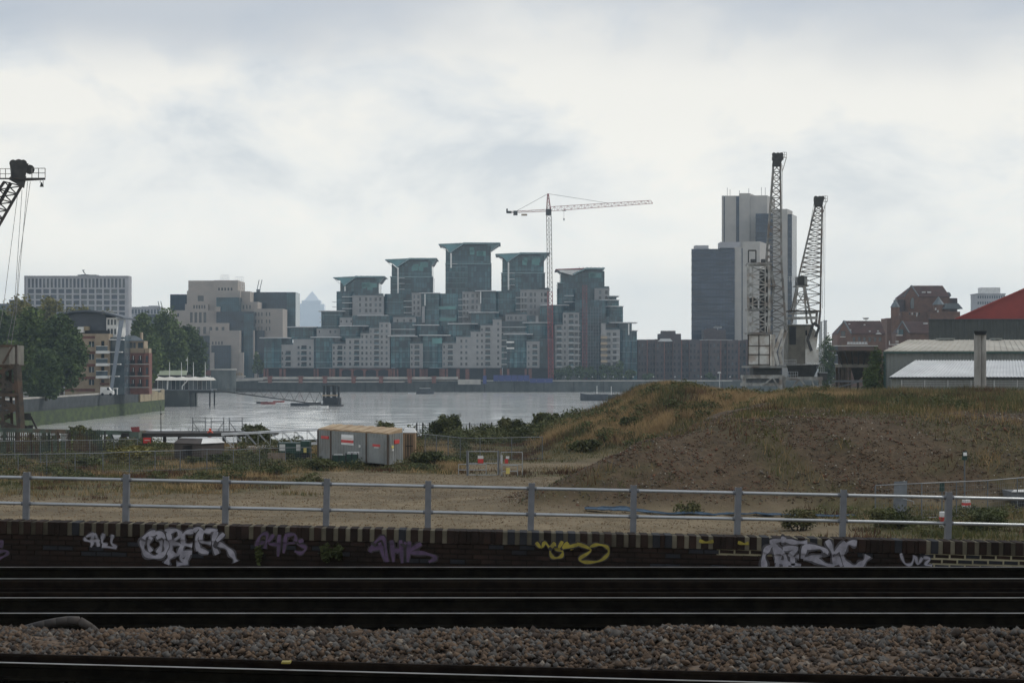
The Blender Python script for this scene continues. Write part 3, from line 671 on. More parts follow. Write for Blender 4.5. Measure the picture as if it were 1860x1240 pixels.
# weeds rooted in the wall
def leaf_cloud(name, cx, cy, cz, rx, ry, rz, n, s, mat, parent=None, hollow=.55, upright=0):
    """leaf-sized quads spread through an ellipsoid with an uneven edge"""
    d = NR.normal(size=(n,3)); d /= np.linalg.norm(d,axis=1)[:,None]
    r = NR.uniform(hollow,1,n)**.7 * (1 + .28*(fbm(d[:,0]*2+cx, d[:,1]*2+d[:,2]*2.3, 1.3, int(abs(cx*7))%50)-.5)*2)
    c = d*r[:,None]*np.array([rx,ry,rz]) + np.array([cx,cy,cz])
    return leafquads(name, c, s, mat, parent)
def leafquads(name, c, s, mat, parent=None):
    n = len(c)
    if np.isscalar(s): s = np.full(n, s)
    s = s*NR.uniform(.6,1.4,n)
    u = NR.normal(size=(n,3)); u[:,2] *= .6; u /= np.linalg.norm(u,axis=1)[:,None]
    w = NR.normal(size=(n,3)); w -= (w*u).sum(1)[:,None]*u; w /= np.linalg.norm(w,axis=1)[:,None]
    q = np.stack([c-u*s[:,None], c+w*s[:,None]*.55, c+u*s[:,None], c-w*s[:,None]*.55],1)
    f = np.arange(n*4).reshape(n,4)
    off = np.zeros(3)
    if parent is not None:
        r = parent
        while r.parent: r = r.parent
        off = np.array(r.location)
    return arrays_obj(name, q.reshape(-1,3)-off, f, mat, parent)
for (px, py, w_, h_, lab) in ((470,1006,7,16,'yellow green weed rooted at the foot of the wall under a purple tag'),(592,1004,13,18,'leafy green weed climbing the wall right of the purple tags'),(614,1002,9,16,'narrow green weed on the wall next to the leafy climbing one')):
    c = P(px,py,28.93); wd = thing('wall_weed', lab, 'weed', (c.x, c.y, c.z-h_*WY/F))
    leaf_cloud('leaves', c.x, c.y, c.z, w_*WY/F, .05, h_*WY/F, 160, .035, M['weed'], wd, hollow=.1)
    MB().tube((c.x,28.96,c.z-h_*WY/F),(c.x+.01,28.94,c.z+h_*WY/F*.6),.006,5).build('stem', M['weed'], wd)

# ---- steel railing behind the wall
ra = thing('railing', 'grey two rail steel railing standing behind the brick parapet', 'railing', (0, 29.42, wz)); ra.rotation_euler.y = SL
ry = 29.42
def rl(px, py): return (PX(px,ry), PZ(py,ry) - wz + PX(px,ry)*.0215)
zt = .0 + (PZ(886,ry) - wz + 0) ; zm = PZ(933,ry) - wz; ztop = PZ(876,ry) - wz
for z_ in (zt, zm):
    MB().tube((-16,0,z_),(16,0,z_),.024,12).build('rail', M['galv'], ra, local=True, smooth=True)
pp = [47-183*k for k in range(5,0,-1)] + [47, 228, 409, 592, 777, 964, 1150, 1339, 1530, 1722] + [1722+190*k for k in range(1,5)]
me = None
for px in pp:
    x = PX(px, ry)
    if me is None:
        bb = MB().box(-.044,.044,-.012,.0,-1.0,ztop).box(-.044,-.034,.0,.09,-1.0,ztop).box(.034,.044,.0,.09,-1.0,ztop)
        me = bpy.data.meshes.new('post'); me.from_pydata(bb.v,[],bb.f); me.materials.append(M['railpaint']); me.update()
    o = bpy.data.objects.new('post', me); COL.objects.link(o); o.parent = ra; o.location = (x, -.03, 0); o.rotation_euler = (random.uniform(-.006,.006), random.uniform(-.012,.012), random.uniform(-.05,.05))
    for z_ in (zt, zm): MB().tube((x-.075,0,z_),(x+.075,0,z_),.031,12).build('collar', M['railpaint'], ra, local=True)
# ================================================================== buildings
def facade(mb, x0, x1, z0, z1, yf, yb, ops, inset=.3):
    """solid block whose front face (towards -y) has real openings; ops = [(x0,x1,z0,z1)]"""
    ops = [o for o in ops if o[0] > x0 + .02 and o[1] < x1 - .02 and o[2] > z0 + .02 and o[3] < z1 - .02]
    R = lambda v: round(v, 3)
    X = sorted({R(x0), R(x1)} | {R(o[0]) for o in ops} | {R(o[1]) for o in ops})
    Z = sorted({R(z0), R(z1)} | {R(o[2]) for o in ops} | {R(o[3]) for o in ops})
    for a, b_ in zip(X[:-1], X[1:]):
        cx = (a + b_)/2; col = [o for o in ops if o[0] < cx < o[1]]
        run = None
        for c, d in zip(Z[:-1], Z[1:]):
            cz = (c + d)/2; hole = any(o[2] < cz < o[3] for o in col)
            if hole:
                if run: mb.poly([(a,yf,run[0]),(b_,yf,run[0]),(b_,yf,run[1]),(a,yf,run[1])]); run = None
            else: run = (run[0], d) if run else (c, d)
        if run: mb.poly([(a,yf,run[0]),(b_,yf,run[0]),(b_,yf,run[1]),(a,yf,run[1])])
    for (a,b_,c,d) in ops:
        yi = yf + inset + .1
        mb.poly([(a,yf,c),(b_,yf,c),(b_,yi,c),(a,yi,c)]); mb.poly([(a,yi,d),(b_,yi,d),(b_,yf,d),(a,yf,d)])
        mb.poly([(a,yf,c),(a,yi,c),(a,yi,d),(a,yf,d)]); mb.poly([(b_,yi,c),(b_,yf,c),(b_,yf,d),(b_,yi,d)])
    mb.poly([(x0,yb,z0),(x0,yf,z0),(x0,yf,z1),(x0,yb,z1)]); mb.poly([(x1,yf,z0),(x1,yb,z0),(x1,yb,z1),(x1,yf,z1)])
    mb.poly([(x0,yf,z1),(x1,yf,z1),(x1,yb,z1),(x0,yb,z1)]); mb.poly([(x1,yb,z0),(x0,yb,z0),(x0,yb,z1),(x1,yb,z1)])
    return ops
def panes(parent, ops, yf, mat, inset=.3, name='window'):
    for (a,b_,c,d) in ops: unit(name, mat, parent, a, b_, yf+inset, yf+inset+.08, c, d)

# ---------------------------------------------------------------- riverside towers with gull-wing roofs
def curved(x0, x1, yf, yb, bulge):
    n = 8; cx = (x0+x1)/2; hw = (x1-x0)/2
    pl = [(x0 + (x1-x0)*i/n, yf + bulge*(1 - math.sqrt(max(0,1-((x0+(x1-x0)*i/n-cx)/(hw*1.04))**2)))) for i in range(n+1)]
    return pl + [(x1, yb), (x0, yb)]
class Tower:
    def __init__(s, label, px): s.o = thing('riverside_tower', label, 'apartment tower', (PX(px,930), 930, GZ))
    def glass(s, x0, x1, y0, y1, Y, depth=14, mat='teal', bulge=2.2, roof=None, name='glass_bay', bands=True):
        X0, X1 = PX(x0,Y), PX(x1,Y); zb, zt = PZ(y1,Y), PZ(y0,Y)
        g_ = MB().prism(curved(X0, X1, Y, Y+depth, bulge), zb, zt).build(name, M[mat], s.o)
        if bands and zt - zb > 6:
            z = zb + 2.55
            k = 0
            while z < zt - 1.2:
                MB().prism(curved(X0-.06, X1+.06, Y-.07, Y+depth*.5, bulge), z, z+.16).build('floor_band', M['roofmetal'], g_); z += 2.57*2; k += 1
        if roof:
            a, b_, yr = roof
            MB().prism(curved(PX(a,Y), PX(b_,Y), Y-2.0, Y+depth-.5, 2.6), zt+.004, zt+.36).build('roof_slab', M['slab'], g_)
        return g_
    def cream(s, steps, cols, ybot, Y, depth=13, pitch=10.2, rows0=661.5, wh=5.0, name='wall'):
        mb = MB(); po = []; bo = []
        for (x0, x1, yt) in steps:
            ops = []
            for (xc, w, kd) in cols:
                if not (x0 + w/2 < xc < x1 - w/2 + .01): continue
                y = rows0
                while y > yt + 4.2:
                    h = wh if kd == 'w' else 7.6
                    op = (PX(xc-w/2,Y), PX(xc+w/2,Y), PZ(y+h/2,Y), PZ(y-h/2,Y))
                    ops.append(op); (po if kd == 'w' else bo).append(op); y -= pitch
            facade(mb, PX(x0,Y)+.002, PX(x1,Y)-.002, PZ(ybot,Y), PZ(yt,Y), Y, Y+depth, ops)
            mb.box(PX(x0,Y)-.12, PX(x1,Y)+.12, Y-.25, Y+.6, PZ(yt,Y)+.003, PZ(yt,Y)+.3)
            unit('terrace_rail', M['teal_d'], s.o, PX(x0,Y)+.1, PX(x1,Y)-.1, Y+.2, Y+.26, PZ(yt,Y)+.301, PZ(yt,Y)+1.15)
        mb.build(name, M['cream'], s.o)
        for op in po: unit('window', M['pane' if random.random() < .68 else 'pane_l'], s.o, op[0], op[1], Y+.3, Y+.38, op[2], op[3])
        for op in bo:
            b_ = unit('balcony_door', M['pane'], s.o, op[0], op[1], Y+.36, Y+.44, op[2], op[3])
            unit('balcony_slab', M['slab'], s.o, op[0]-.12, op[1]+.12, Y-1.15, Y-.01, op[2]-.2, op[2]+.02)
            unit('balcony_rail', M['teal_d'], s.o, op[0]-.08, op[1]+.08, Y-1.12, Y-1.06, op[2]+.03, op[2]+.85)
    def slabs(s, x0, x1, ys, Y, depth=1.8):
        for y in ys: unit('balcony_slab', M['slab'], s.o, PX(x0,Y), PX(x1,Y), Y-depth, Y-.02, PZ(y+.5,Y), PZ(y-.5,Y))
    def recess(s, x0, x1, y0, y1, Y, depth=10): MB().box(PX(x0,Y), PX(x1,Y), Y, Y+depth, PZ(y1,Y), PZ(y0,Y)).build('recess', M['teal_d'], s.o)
    def base(s, x0, x1, Y, arches=(), piers=()):
        z0, z1 = GZ-.2, PZ(668,Y)
        ops = []
        mb = MB()
        n = 9
        # plinth with arched openings between piers
        mb.box(PX(x0,Y), PX(x1,Y), Y+1.5, Y+13, z0, z1)
        mb.box(PX(x0,Y), PX(x1,Y), Y-.35, Y+1.49, z1-.45, z1)
        mb.build('plinth', M['dark'], s.o)
        for p in piers:
            a, c = (p, 3.6) if not isinstance(p, tuple) else p
            unit('pier', M['brick_red'], s.o, PX(a-c/2,Y), PX(a+c/2,Y), Y-.5, Y+1.48, z0, z1-.46)
        for (a0, a1) in arches:
            ar = MB(); X0, X1 = PX(a0,Y), PX(a1,Y); hw = (X1-X0)/2; cx = (X0+X1)/2; zs = z1-.5-hw*.55
            pts = [(X0, z1-.46)] + [(cx - hw*math.cos(math.pi*i/n), zs + hw*.5*math.sin(math.pi*i/n)) for i in range(n+1)] + [(X1, z1-.46)]
            for i in range(n):
                (xa,za),(xb,zb) = pts[1+i], pts[2+i]
                ar.hexa([(xa,Y-.3,za),(xb,Y-.3,zb),(xb,Y+1.4,zb),(xa,Y+1.4,za)], [(xa,Y-.3,z1-.46),(xb,Y-.3,z1-.46),(xb,Y+1.4,z1-.46),(xa,Y+1.4,z1-.46)])
            ar.build('arch', M['brick_red'], s.o)
    def head(s, x0, x1, ytop, ybot, Y, rl, rr, vx, vy, ycol, wide=None, top_r=True, redwing=False, slabs=()):
        """glass tower top under a gull-wing roof: rl/rr roof tips, (vx, vy) the valley"""
        depth = 20
        X0, X1 = PX(x0,Y), PX(x1,Y); zt = PZ(ytop,Y); zv = PZ(vy,Y)
        xk = vx + (x1-x0)*.30                                    # where the right wing levels out
        Xv, Xk = PX(vx,Y), PX(xk,Y)
        zb = PZ(ybot,Y)
        # body: its top follows the roof
        prof = [(X0,zb),(X1,zb),(X1,zt-1.2),(Xk,zt-1.2),(Xv,zv-.6),(X0,PZ(ytop+9,Y))]
        bo = MB().side(prof, Y, Y+depth).build('glass_tower', M['teal'], s.o)
        k = 0; z = zb + 2.57
        while z < zv - 3:
            unit('floor_band', M['roofmetal'], bo, X0-.07, X1+.07, Y-.09, Y+.3, z, z+.15); z += 2.57; k += 1
        if wide:
            a, b_, yw = wide
            MB().box(PX(a,Y), PX(b_,Y), Y+1.2, Y+depth+1, zb, PZ(yw,Y)).build('glass_shaft', M['teal_d'], s.o)
            MB().box(PX(a+(b_-a)*.48,Y), PX(b_-2,Y), Y-.8, Y+1.1, zb, PZ(yw,Y)-.2).build('front_bay', M['teal_d'], s.o)
            unit('ring_beam', M['roofmetal'], s.o, PX(a-.6,Y), PX(b_+.6,Y), Y-.95, Y+2, PZ(yw,Y)-.18, PZ(yw,Y)+.25)
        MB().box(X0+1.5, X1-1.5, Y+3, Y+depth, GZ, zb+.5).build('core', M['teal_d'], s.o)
        # bright panels high on the face
        for _ in range(5):
            cx = random.uniform(Xk+1, X1-4); cz = random.uniform(zv-2, zt-4)
            unit('bright_panel', M['teal_l'], bo, cx, cx+random.uniform(1.5,4), Y-.06, Y+.02, cz, cz+2.2)
        # roof: right wing (level, overhanging), slope to the valley, left wing rising to its tip
        XL, XR = PX(rl,Y), PX(rr if top_r else x1+.5,Y)
        zL = PZ(ytop+2.2,Y)
        y0, y1 = Y-3.5, Y+depth+3
        rw_ = MB()
        rw_.side([(Xk,zt-.5),(X1-1,zt-.5),(XR,zt-.2),(XR,zt+.2),(Xk,zt+.25)], y0, y1)
        if top_r: rw_.side([(X1-2,zt-.55),(X1+.02,zt-3.0),(X1+.6,zt-2.6),(XR-.6,zt-.3)], Y+.5, y1-3)
        rw_.side([(Xv,zv-.35),(Xk,zt-.5),(Xk,zt+.25),(Xv,zv+.35)], y0, y0+2.2)
        rw_.build('roof_wing', M['roofmetal'], s.o)
        lo = MB().side([(XL,zL-.25),(Xk-.02,zt-.62),(Xk-.02,zt+.1),(XL,zL+.15)], y0+.4, y1).build('roof_wing', M['redpaint' if redwing else 'roofmetal'], s.o)
        MB().side([(XL+1.0,zL-.27),(X0-.01,PZ(ytop+6.8,Y)),(Xv,zv-.42),(Xk-.6,zt-.75)], y0+.5, Y+depth).build('wing_glass', M['wingteal' if not redwing else 'white'], lo)
        # stays under the tips
        st = MB(); st.tube((XL+.5,Y-3,zL-.4),(X0-.1,Y-1,PZ(ytop+13,Y)),.09,5)
        if top_r: st.tube((XR-.5,Y-3,zt-.8),(X1+.1,Y-1,PZ(ytop+14,Y)),.09,5)
        st.build('roof_stay', M['slab'], s.o)
        if ycol: unit('white_column', M['white'], s.o, PX(vx+.3,Y), PX(vx+3.1,Y), Y-3.4, Y-2.6, PZ(ycol,Y), zv-.36)
        for y in slabs: unit('balcony_slab', M['slab'], s.o, PX(vx+3.4,Y), PX(vx+13,Y), Y-1.8, Y-.02, PZ(y+.5,Y), PZ(y-.5,Y))

A, B, C_, D, E = 905, 914, 924, 934, 942
T1 = Tower('lowest of the finished gull wing roofed towers, leftmost of the terraced glass complex', 640)
T1.glass(479,511,614,667.5,A, roof=(471,524,612)); T1.glass(509,531,614,627,B,mat='teal_d',bulge=.5)
T1.cream([(510,533,627),(533,570,617)], [(513,2.4,'w'),(523.5,9,'b'),(533.6,3.4,'w'),(542.3,3.6,'w'),(552.2,9.4,'b'),(563.2,3.4,'w')], 668, A+1.5)
T1.glass(527,575,594.5,616,C_,roof=(521,576,593)); 
T1.glass(569,603.5,613,667.5,A,roof=(564,617,611.5)); 
T1.cream([(603.7,628,625.5),(628,655,615.5),(655,671,606.5),(671,689,597),(689,708,586.5)],
         [(606.4,2.6,'w'),(617.5,8.6,'b'),(626,3.0,'w'),(636,3.6,'w'),(648,8.8,'b'),(658,3.6,'w'),(665.8,3.6,'w'),(673.6,2.4,'w'),(684,8.4,'b'),(693.5,3.6,'w'),(702.2,3.6,'w')], 668, A+1.5, pitch=9.95, rows0=661)
T1.cream([(575,620,598)], [(580,2.4,'w'),(600,3.4,'w'),(609,3.4,'w')], 622, C_-3, rows0=602.5, pitch=60, wh=4.6)
T1.glass(617,657,592.5,618,B+1,roof=(615,668,592)); T1.cream([(617,640,578)], [(619.6,2.6,'w'),(629.6,2.8,'w'),(638,2.6,'w')], 600, C_, rows0=583.5, pitch=60, wh=4.4)
T1.glass(583,621,565.5,602,C_+3,roof=(578,626,564.5),mat='teal_d'); 
for y in (577, 585): T1.slabs(581, 584.5, (y,), C_+4)
T1.glass(661,716,573.5,606,C_-2,roof=(649,704,572.5)); T1.glass(641,664,573,600,C_-1,mat='teal_d',bulge=.4)
T1.glass(610.5,642,529,575,D,mat='teal_d',bulge=3); T1.slabs(622,640,(539,550,560.4),D-.5); T1.slabs(604,611,(548.5,557.5),D+4)
T1.cream([(640,697,537.5)], [(654,3.4,'w'),(665,4.4,'w'),(673,4.2,'w'),(682.6,4.4,'w'),(690.6,4.2,'w')], 576, D-1, rows0=564, pitch=10.3, wh=6.2, depth=16)
T1.head(618, 688, 502.5, 538, E, 606, 699, 626, 519, 535)
T1.base(479, 708, A+1.2, arches=((620.5,638),(642,660),(664,684),(686,707)), piers=(480.5,486,(510,5),(517,4),571.5,577,(600,4.5),(606,5),(618.5,4),(640,4),(662,4),(685,3.5),707))

T2 = Tower('second gull wing roofed tower from the left, slimmer than its tall neighbour', 748)
T2.glass(709.5,745,611,667.5,A,roof=(704,757,610.5)); T2.glass(742,768,612,626,B,mat='teal_d',bulge=.5)
T2.cream([(744.5,768,625)], [(747.9,2.8,'w'),(757.5,8.4,'b'),(767,2,'w')], 668, A+1.5, rows0=661, pitch=10.3)
T2.recess(708,754,585,612,B+2); T2.slabs(708,754,(598,608),B+2); T2.cream([(714,754,577)], [(722,2.6,'w'),(734,2.6,'w'),(746,5,'w')], 589, B+4, rows0=582, pitch=60, wh=5)
T2.glass(757,800,591,612,B+1,mat='teal_d',roof=(749,797,590.5)); 
T2.cream([(748,765,533)], [(752.5,2.8,'w'),(760,4,'w')], 592, D-2, rows0=580, pitch=10.3, wh=6)
T2.glass(698,737,533.5,578,D,bulge=1.5); T2.recess(736,750,534,580,D+1); T2.slabs(733.5,751,(546.8,557.3,567.8),D)
T2.glass(765,797,533,592,D-2,mat='teal',bulge=.5,roof=(761,799,532.5)); 
unit('white_column', M['white'], T2.o, PX(771,D-4), PX(773,D-4), D-4.4, D-3.6, PZ(555,D-4), PZ(534,D-4))
unit('white_pier', M['cream'], T2.o, PX(766.5,D-5), PX(771.5,D-5), D-5.5, D-3.5, PZ(586,D-5), PZ(556,D-5))
T2.head(711.5, 784.5, 470, 536, E, 700, 794, 722, 485, 533, wide=(709,786.5,503), slabs=(505,515,525.5))
T2.base(709, 802, A+1.2, piers=(711,(716,4),(722,3),(741,4),(746,4.5),(752,3),(764,4),(769,4),(774,3),(800,4)))

T3 = Tower('tallest gull wing roofed glass tower in the middle of the riverside complex', 850)
T3.glass(767.5,803,609.5,667.5,A,roof=(761,818,609)); unit('bright_panel', M['teal_l'], T3.o, PX(785,A-.5), PX(803,A-.5), A-.9, A+.2, PZ(624,A), PZ(614,A))
T3.glass(802,831,611,626,B,mat='teal_d',bulge=.5)
T3.cream([(803.5,828.5,624),(828.5,855,613),(855,873,603.5),(873,895,592),(895,911,581.5)],
         [(806.6,2.6,'w'),(818,8.6,'b'),(829.8,2.6,'w'),(838,3.6,'w'),(847,3.8,'w'),(858.2,9,'b'),(867.2,3.6,'w'),(875.4,3.4,'w'),(886,8.6,'b'),(896.5,3,'w'),(905,3.6,'w')], 668, A+1.5, pitch=10.45, rows0=661)
T3.glass(815,862,588.5,612,B+1,roof=(813,868,588)); T3.glass(840,875,600,616,B-1,mat='teal_d',bulge=.4)
T3.glass(856,906,568,600,C_,roof=(851,906,567.5)); T3.glass(790,834,533,606,D,bulge=2,mat='teal')
for (a,b_,y) in ((797,828,556),(798,829,577)): unit('bright_panel', M['teal_l'], T3.o, PX(a,D-.4), PX(b_,D-.4), D-.45, D+.6, PZ(y+6,D), PZ(y,D))
T3.recess(832,856,533,590,D+1); T3.slabs(832.5,851.5,(544,554.6,565.3,576),D)
T3.cream([(840,875,531)], [(843,2.6,'w'),(849.5,2.6,'w'),(858.6,4.6,'w'),(866.4,2.6,'w')], 592, D+.4, rows0=579, pitch=10.5, wh=6.2)
T3.glass(873,901,529,572,D-2,mat='teal_d',bulge=.4,roof=(863,901,528.5)); unit('white_pier', M['cream'], T3.o, PX(867.5,C_-1), PX(872.5,C_-1), C_-1.5, C_+.4, PZ(567,C_), PZ(553,C_))
unit('white_column', M['white'], T3.o, PX(872.2,D-4), PX(874,D-4), D-4.4, D-3.6, PZ(551,D-4), PZ(530,D-4))
T3.recess(911,956,583,612,B+2); T3.slabs(910,957,(594,604),B+2)
T3.head(809.5, 891.5, 442, 534, E, 797, 909, 818, 459, 487, wide=(809,892.5,479), slabs=(479.3,))
T3.base(768, 912, A+1.2, piers=(769.5,775,(801,4),(806,5),(812,3),(832,6),(849,7),(880,4),(910,4)))

T4 = Tower('glass gull wing roofed tower just left of the red tower crane', 950)
T4.glass(921,957,607.5,667.5,A,roof=(914,968,607)); 
for y in (621,632): unit('balcony_slab', M['white'], T4.o, PX(920,A-1), PX(934,A-1), A-2.4, A+.5, PZ(y+1.6,A), PZ(y-1.2,A))
T4.cream([(956.5,980,621)], [(960.2,3.2,'w'),(971.5,8.6,'b')], 668, A+1.5, pitch=10.6, rows0=661)
T4.glass(954,1002,586.5,622,B,roof=(949,1000,585.5)); T4.recess(979,1010,615,668,B-4); T4.recess(911,922,608,668,A+2)
T4.slabs(911,921,(618,629,640,651,661.5),A+2)
T4.cream([(918,958,572)], [(923,2.6,'w'),(928.5,5,'w'),(937,3,'w'),(946,5,'w')], 586, C_-3, rows0=577.5, pitch=60, wh=5.6)
T4.glass(899,938,528.5,574,D,bulge=1.6); T4.recess(936,958,529,576,D+1); T4.slabs(936.5,957.5,(540.5,551.4,562.5),D)
T4.cream([(945,998,527)], [(949,2.4,'w'),(954.6,3.6,'w'),(964.6,5,'w'),(971.8,2.8,'w'),(984,2.6,'w'),(991,5,'w')], 590, D+.4, rows0=567.5, pitch=10.9, wh=6.4)
unit('white_pier', M['cream'], T4.o, PX(973,C_-6), PX(978,C_-6), C_-6.5, C_-4, PZ(586,C_-6), PZ(573,C_-6))
T4.glass(957,994,573,588,C_-4,mat='teal_d',bulge=.5); T4.glass(981,1034,555,590,C_,roof=(982,1034,554)); 
T4.head(912.5, 988, 460, 529, E, 900, 999, 922, 475.5, 527, wide=(910.5,990,496), slabs=(496.2,507,518))
T4.base(913, 1008, A+1.2, piers=((923,4.5),(955,4),(963,6),(1000,3)))

T5 = Tower('unfinished rightmost riverside tower with scaffolding and red and white roof wing', 1060)
T5.cream([(1008,1023,591),(1023,1052,569)], [(1015.6,8,'b'),(1026,3.2,'w'),(1037.5,8,'b'),(1047,5,'w')], 690, A+1.5, pitch=10.8, rows0=660.5, wh=5.6)
for y in range(8):
    T5.slabs(1008.5, 1022, (666.5-10.8*y,), A+1.2) if y < 7 else None
    T5.slabs(1032, 1054, (666.5-10.8*y,), A+1.2, depth=2.2)
T5.glass(1006,1026,557,596,B+6); T5.glass(1012,1045,524,572,D,mat='teal_d',bulge=3); T5.slabs(1025,1042,(537,548.4),D-.5)
T5.recess(1045,1100,545,690,B,depth=20)
sc_ = MB()
for i in range(9):
    x = 1053 + i*4.9
    sc_.beam(P(x,690,A+3), P(x,556 if i > 1 else 590,A+3), .16)
for j in range(22): sc_.beam(P(1053,688-6.1*j,A+3), P(1092,688-6.1*j,A+3), .13)
for j in range(10): sc_.beam(P(1055+ (j%4)*8,680-12*j,A+2.9), P(1064+(j%4)*8,668-12*j,A+2.9), .1)
sc_.build('scaffold', M['steel_grey'], T5.o)
ho = MB().lattice([P(1058.5,688,A-1),P(1066,688,A-1),P(1066,688,A+1),P(1058.5,688,A+1)], [P(1058.5,518,A-1),P(1066,518,A-1),P(1066,518,A+1),P(1058.5,518,A+1)], 22, .2, .1); ho.build('hoist_mast', M['redpaint'], T5.o)
T5.cream([(1092,1100,588),(1100,1126,600)], [(1104.6,6,'w'),(1107.9,2.4,'w'),(1116.5,6.5,'w')], 690, A+1.5, pitch=10.8, rows0=661, wh=6)
for y in range(6): unit('balcony_rail', M['buff'], T5.o, PX(1091,A), PX(1103,A), A-1.2, A+1.3, PZ(669-10.8*y,A), PZ(664.5-10.8*y,A)); T5.slabs(1112,1125,(665.5-10.8*y,), A+1.2)
T5.glass(1095,1132,557,592,C_-2,roof=(1094,1133,556.5)); T5.glass(1090,1124.5,545.5,560,C_,mat='teal',roof=(1089,1125,545)); 
T5.glass(1108,1120,538.5,547,C_+4,mat='teal_d',roof=(1104,1125,538)); T5.glass(1122,1148,586.5,690,B-4,mat='teal_d',roof=(1107,1158,586))
T5.glass(1146,1157,601,690,B-2,mat='teal',bulge=.3,roof=(1144,1159,600.5)); unit('white_column', M['white'], T5.o, PX(1141,B-6), PX(1143,B-6), B-6.6, B-5.8, PZ(608,B-6), PZ(588,B-6))
T5.cream([(1080,1107,524.5)], [(1090,4.6,'w'),(1101.5,5,'w')], 560, D-1, rows0=541.5, pitch=10.6, wh=6.6)
T5.head(1018, 1098, 487.5, 526, E, 1009, 1099, 1040, 499, None, wide=(1012.5,1080,514), top_r=False, redwing=True)
rb = MB()
for i in range(7): rb.beam(P(1052+i*7.2,487.5,E-1), P(1052+i*7.2,484.8,E-1), .25)
rb.build('roof_post', M['steel_grey'], T5.o)

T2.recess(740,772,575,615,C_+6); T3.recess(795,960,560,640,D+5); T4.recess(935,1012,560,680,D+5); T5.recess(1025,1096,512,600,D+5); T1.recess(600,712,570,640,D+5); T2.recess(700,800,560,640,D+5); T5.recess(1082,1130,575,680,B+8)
# ---------------------------------------------------------------- red tower crane in front of the complex
YC = 903.3
tcn = thing('tower_crane', 'tall red and grey tower crane rising in front of the riverside towers', 'tower crane', (PX(999,YC), YC, GZ))
def sq(px, py, w, Y, dy): return [P(px-w/2,py,Y-dy), P(px+w/2,py,Y-dy), P(px+w/2,py,Y+dy), P(px-w/2,py,Y+dy)]
MB().box(PX(994,YC), PX(1007,YC), YC-1.4, YC+1.4, GZ-.2, GZ+.7).build('base_block', M['rust'], tcn)
MB().lattice(sq(1000.5,690,8.6,YC,1.05), sq(999,530,8.6,YC,1.05), 20, .36, .22, cross=False).build('lower_mast', M['redpaint'], tcn)
mb = MB().lattice(sq(999,530,8.6,YC,1.05), sq(997,392,8.6,YC,1.05), 16, .27, .12); mb.beam(P(998.6,530,YC), P(997,395,YC), .2)
mb.build('upper_mast', M['rust'], tcn)
MB().lattice(sq(996.6,384,8,YC,1), sq(995.4,352,1.6,YC,.2), 5, .3, .16).build('apex', M['redpaint'], tcn)
MB().box(PX(991.5,YC), PX(1001.5,YC), YC-1.4, YC+1.4, PZ(391,YC), PZ(380,YC)).build('slewing_unit', M['rust_d'], tcn)
MB().lattice([P(1001,383.5,YC-.7),P(1001,383.5,YC+.7),P(1001,375.5,YC)], [P(1186,369.6,YC-.7),P(1186,369.6,YC+.7),P(1182,364,YC)], 30, .2, .12).build('jib', M['redpaint'], tcn)
mb = MB().lattice([P(992,384,YC-.7),P(992,384,YC+.7),P(992,380.5,YC)], [P(922,386.8,YC-.7),P(922,386.8,YC+.7),P(922,384.5,YC)], 12, .22, .1); mb.build('counter_jib', M['redpaint'], tcn)
MB().box(PX(932.5,YC), PX(940,YC), YC-1, YC+1, PZ(391,YC), PZ(383,YC)).box(PX(920,YC), PX(929,YC), YC-.9, YC+.9, PZ(387.5,YC), PZ(383.5,YC)).box(PX(919.5,YC), PX(922.5,YC), YC-.9, YC+.9, PZ(386,YC), PZ(379.5,YC)).build('counterweight', M['rust_d'], tcn)
MB().box(PX(947,YC), PX(957.5,YC), YC-.8, YC+.8, PZ(391.7,YC), PZ(388.7,YC)).build('sign_board', M['buff'], tcn)
mb = MB(); mb.tube(P(995.4,352,YC), P(939,383,YC), .09, 5); mb.tube(P(995.4,352,YC), P(1104,369,YC), .09, 5); mb.build('tie_bar', M['cable'], tcn)
mb = MB(); mb.box(PX(1021,YC), PX(1028,YC), YC-.6, YC+.6, PZ(383,YC), PZ(381.8,YC)); mb.tube(P(1024.3,383,YC), P(1024.3,397,YC), .06, 5); mb.hexa([P(1024,401,YC-.1),P(1024.8,401,YC-.1),P(1024.8,401,YC+.1),P(1024,401,YC+.1)], [P(1022.6,397,YC-.4),P(1026,397,YC-.4),P(1026,397,YC+.4),P(1022.6,397,YC+.4)]); mb.build('hook_block', M['rust_d'], tcn)

# ---------------------------------------------------------------- stepped sandstone building with dark glass
YM = 1040
mi = thing('office_building', 'stepped sandstone office building with dark blue glass beyond the bridge', 'office building', (PX(420,YM), YM, GZ))
def mib(x0, x1, y0, y1, dy, depth, mat, ops=(), name='wall', ins=.4):
    Y = YM + dy
    if mat == 'mi_cream':
        mb = MB(); o_ = [(PX(a,Y),PX(b_,Y),PZ(d,Y),PZ(c,Y)) for (a,b_,c,d) in ops]
        o_ = facade(mb, PX(x0,Y), PX(x1,Y), PZ(y1,Y), PZ(y0,Y), Y, Y+depth, o_, ins)
        w_ = mb.build(name, M[mat], mi)
        for q in o_: unit('window', M['pane'], mi, q[0], q[1], Y+ins, Y+ins+.1, q[2], q[3])
        # shallow courses on the cladding
        mbx = MB(); z = PZ(y1,Y)+3.2
        while z < PZ(y0,Y)-1.5:
            if not any(q[2]-.3 < z < q[3]+.3 for q in o_): mbx.box(PX(x0,Y)-.05, PX(x1,Y)+.05, Y-.05, Y+.2, z, z+.14)
            z += 3.2
        if mbx.f: mbx.build('string_course', M['coping'], w_)
    else: MB().box(PX(x0,Y), PX(x1,Y), Y, Y+depth, PZ(y1,Y), PZ(y0,Y)).build(name, M[mat], mi)
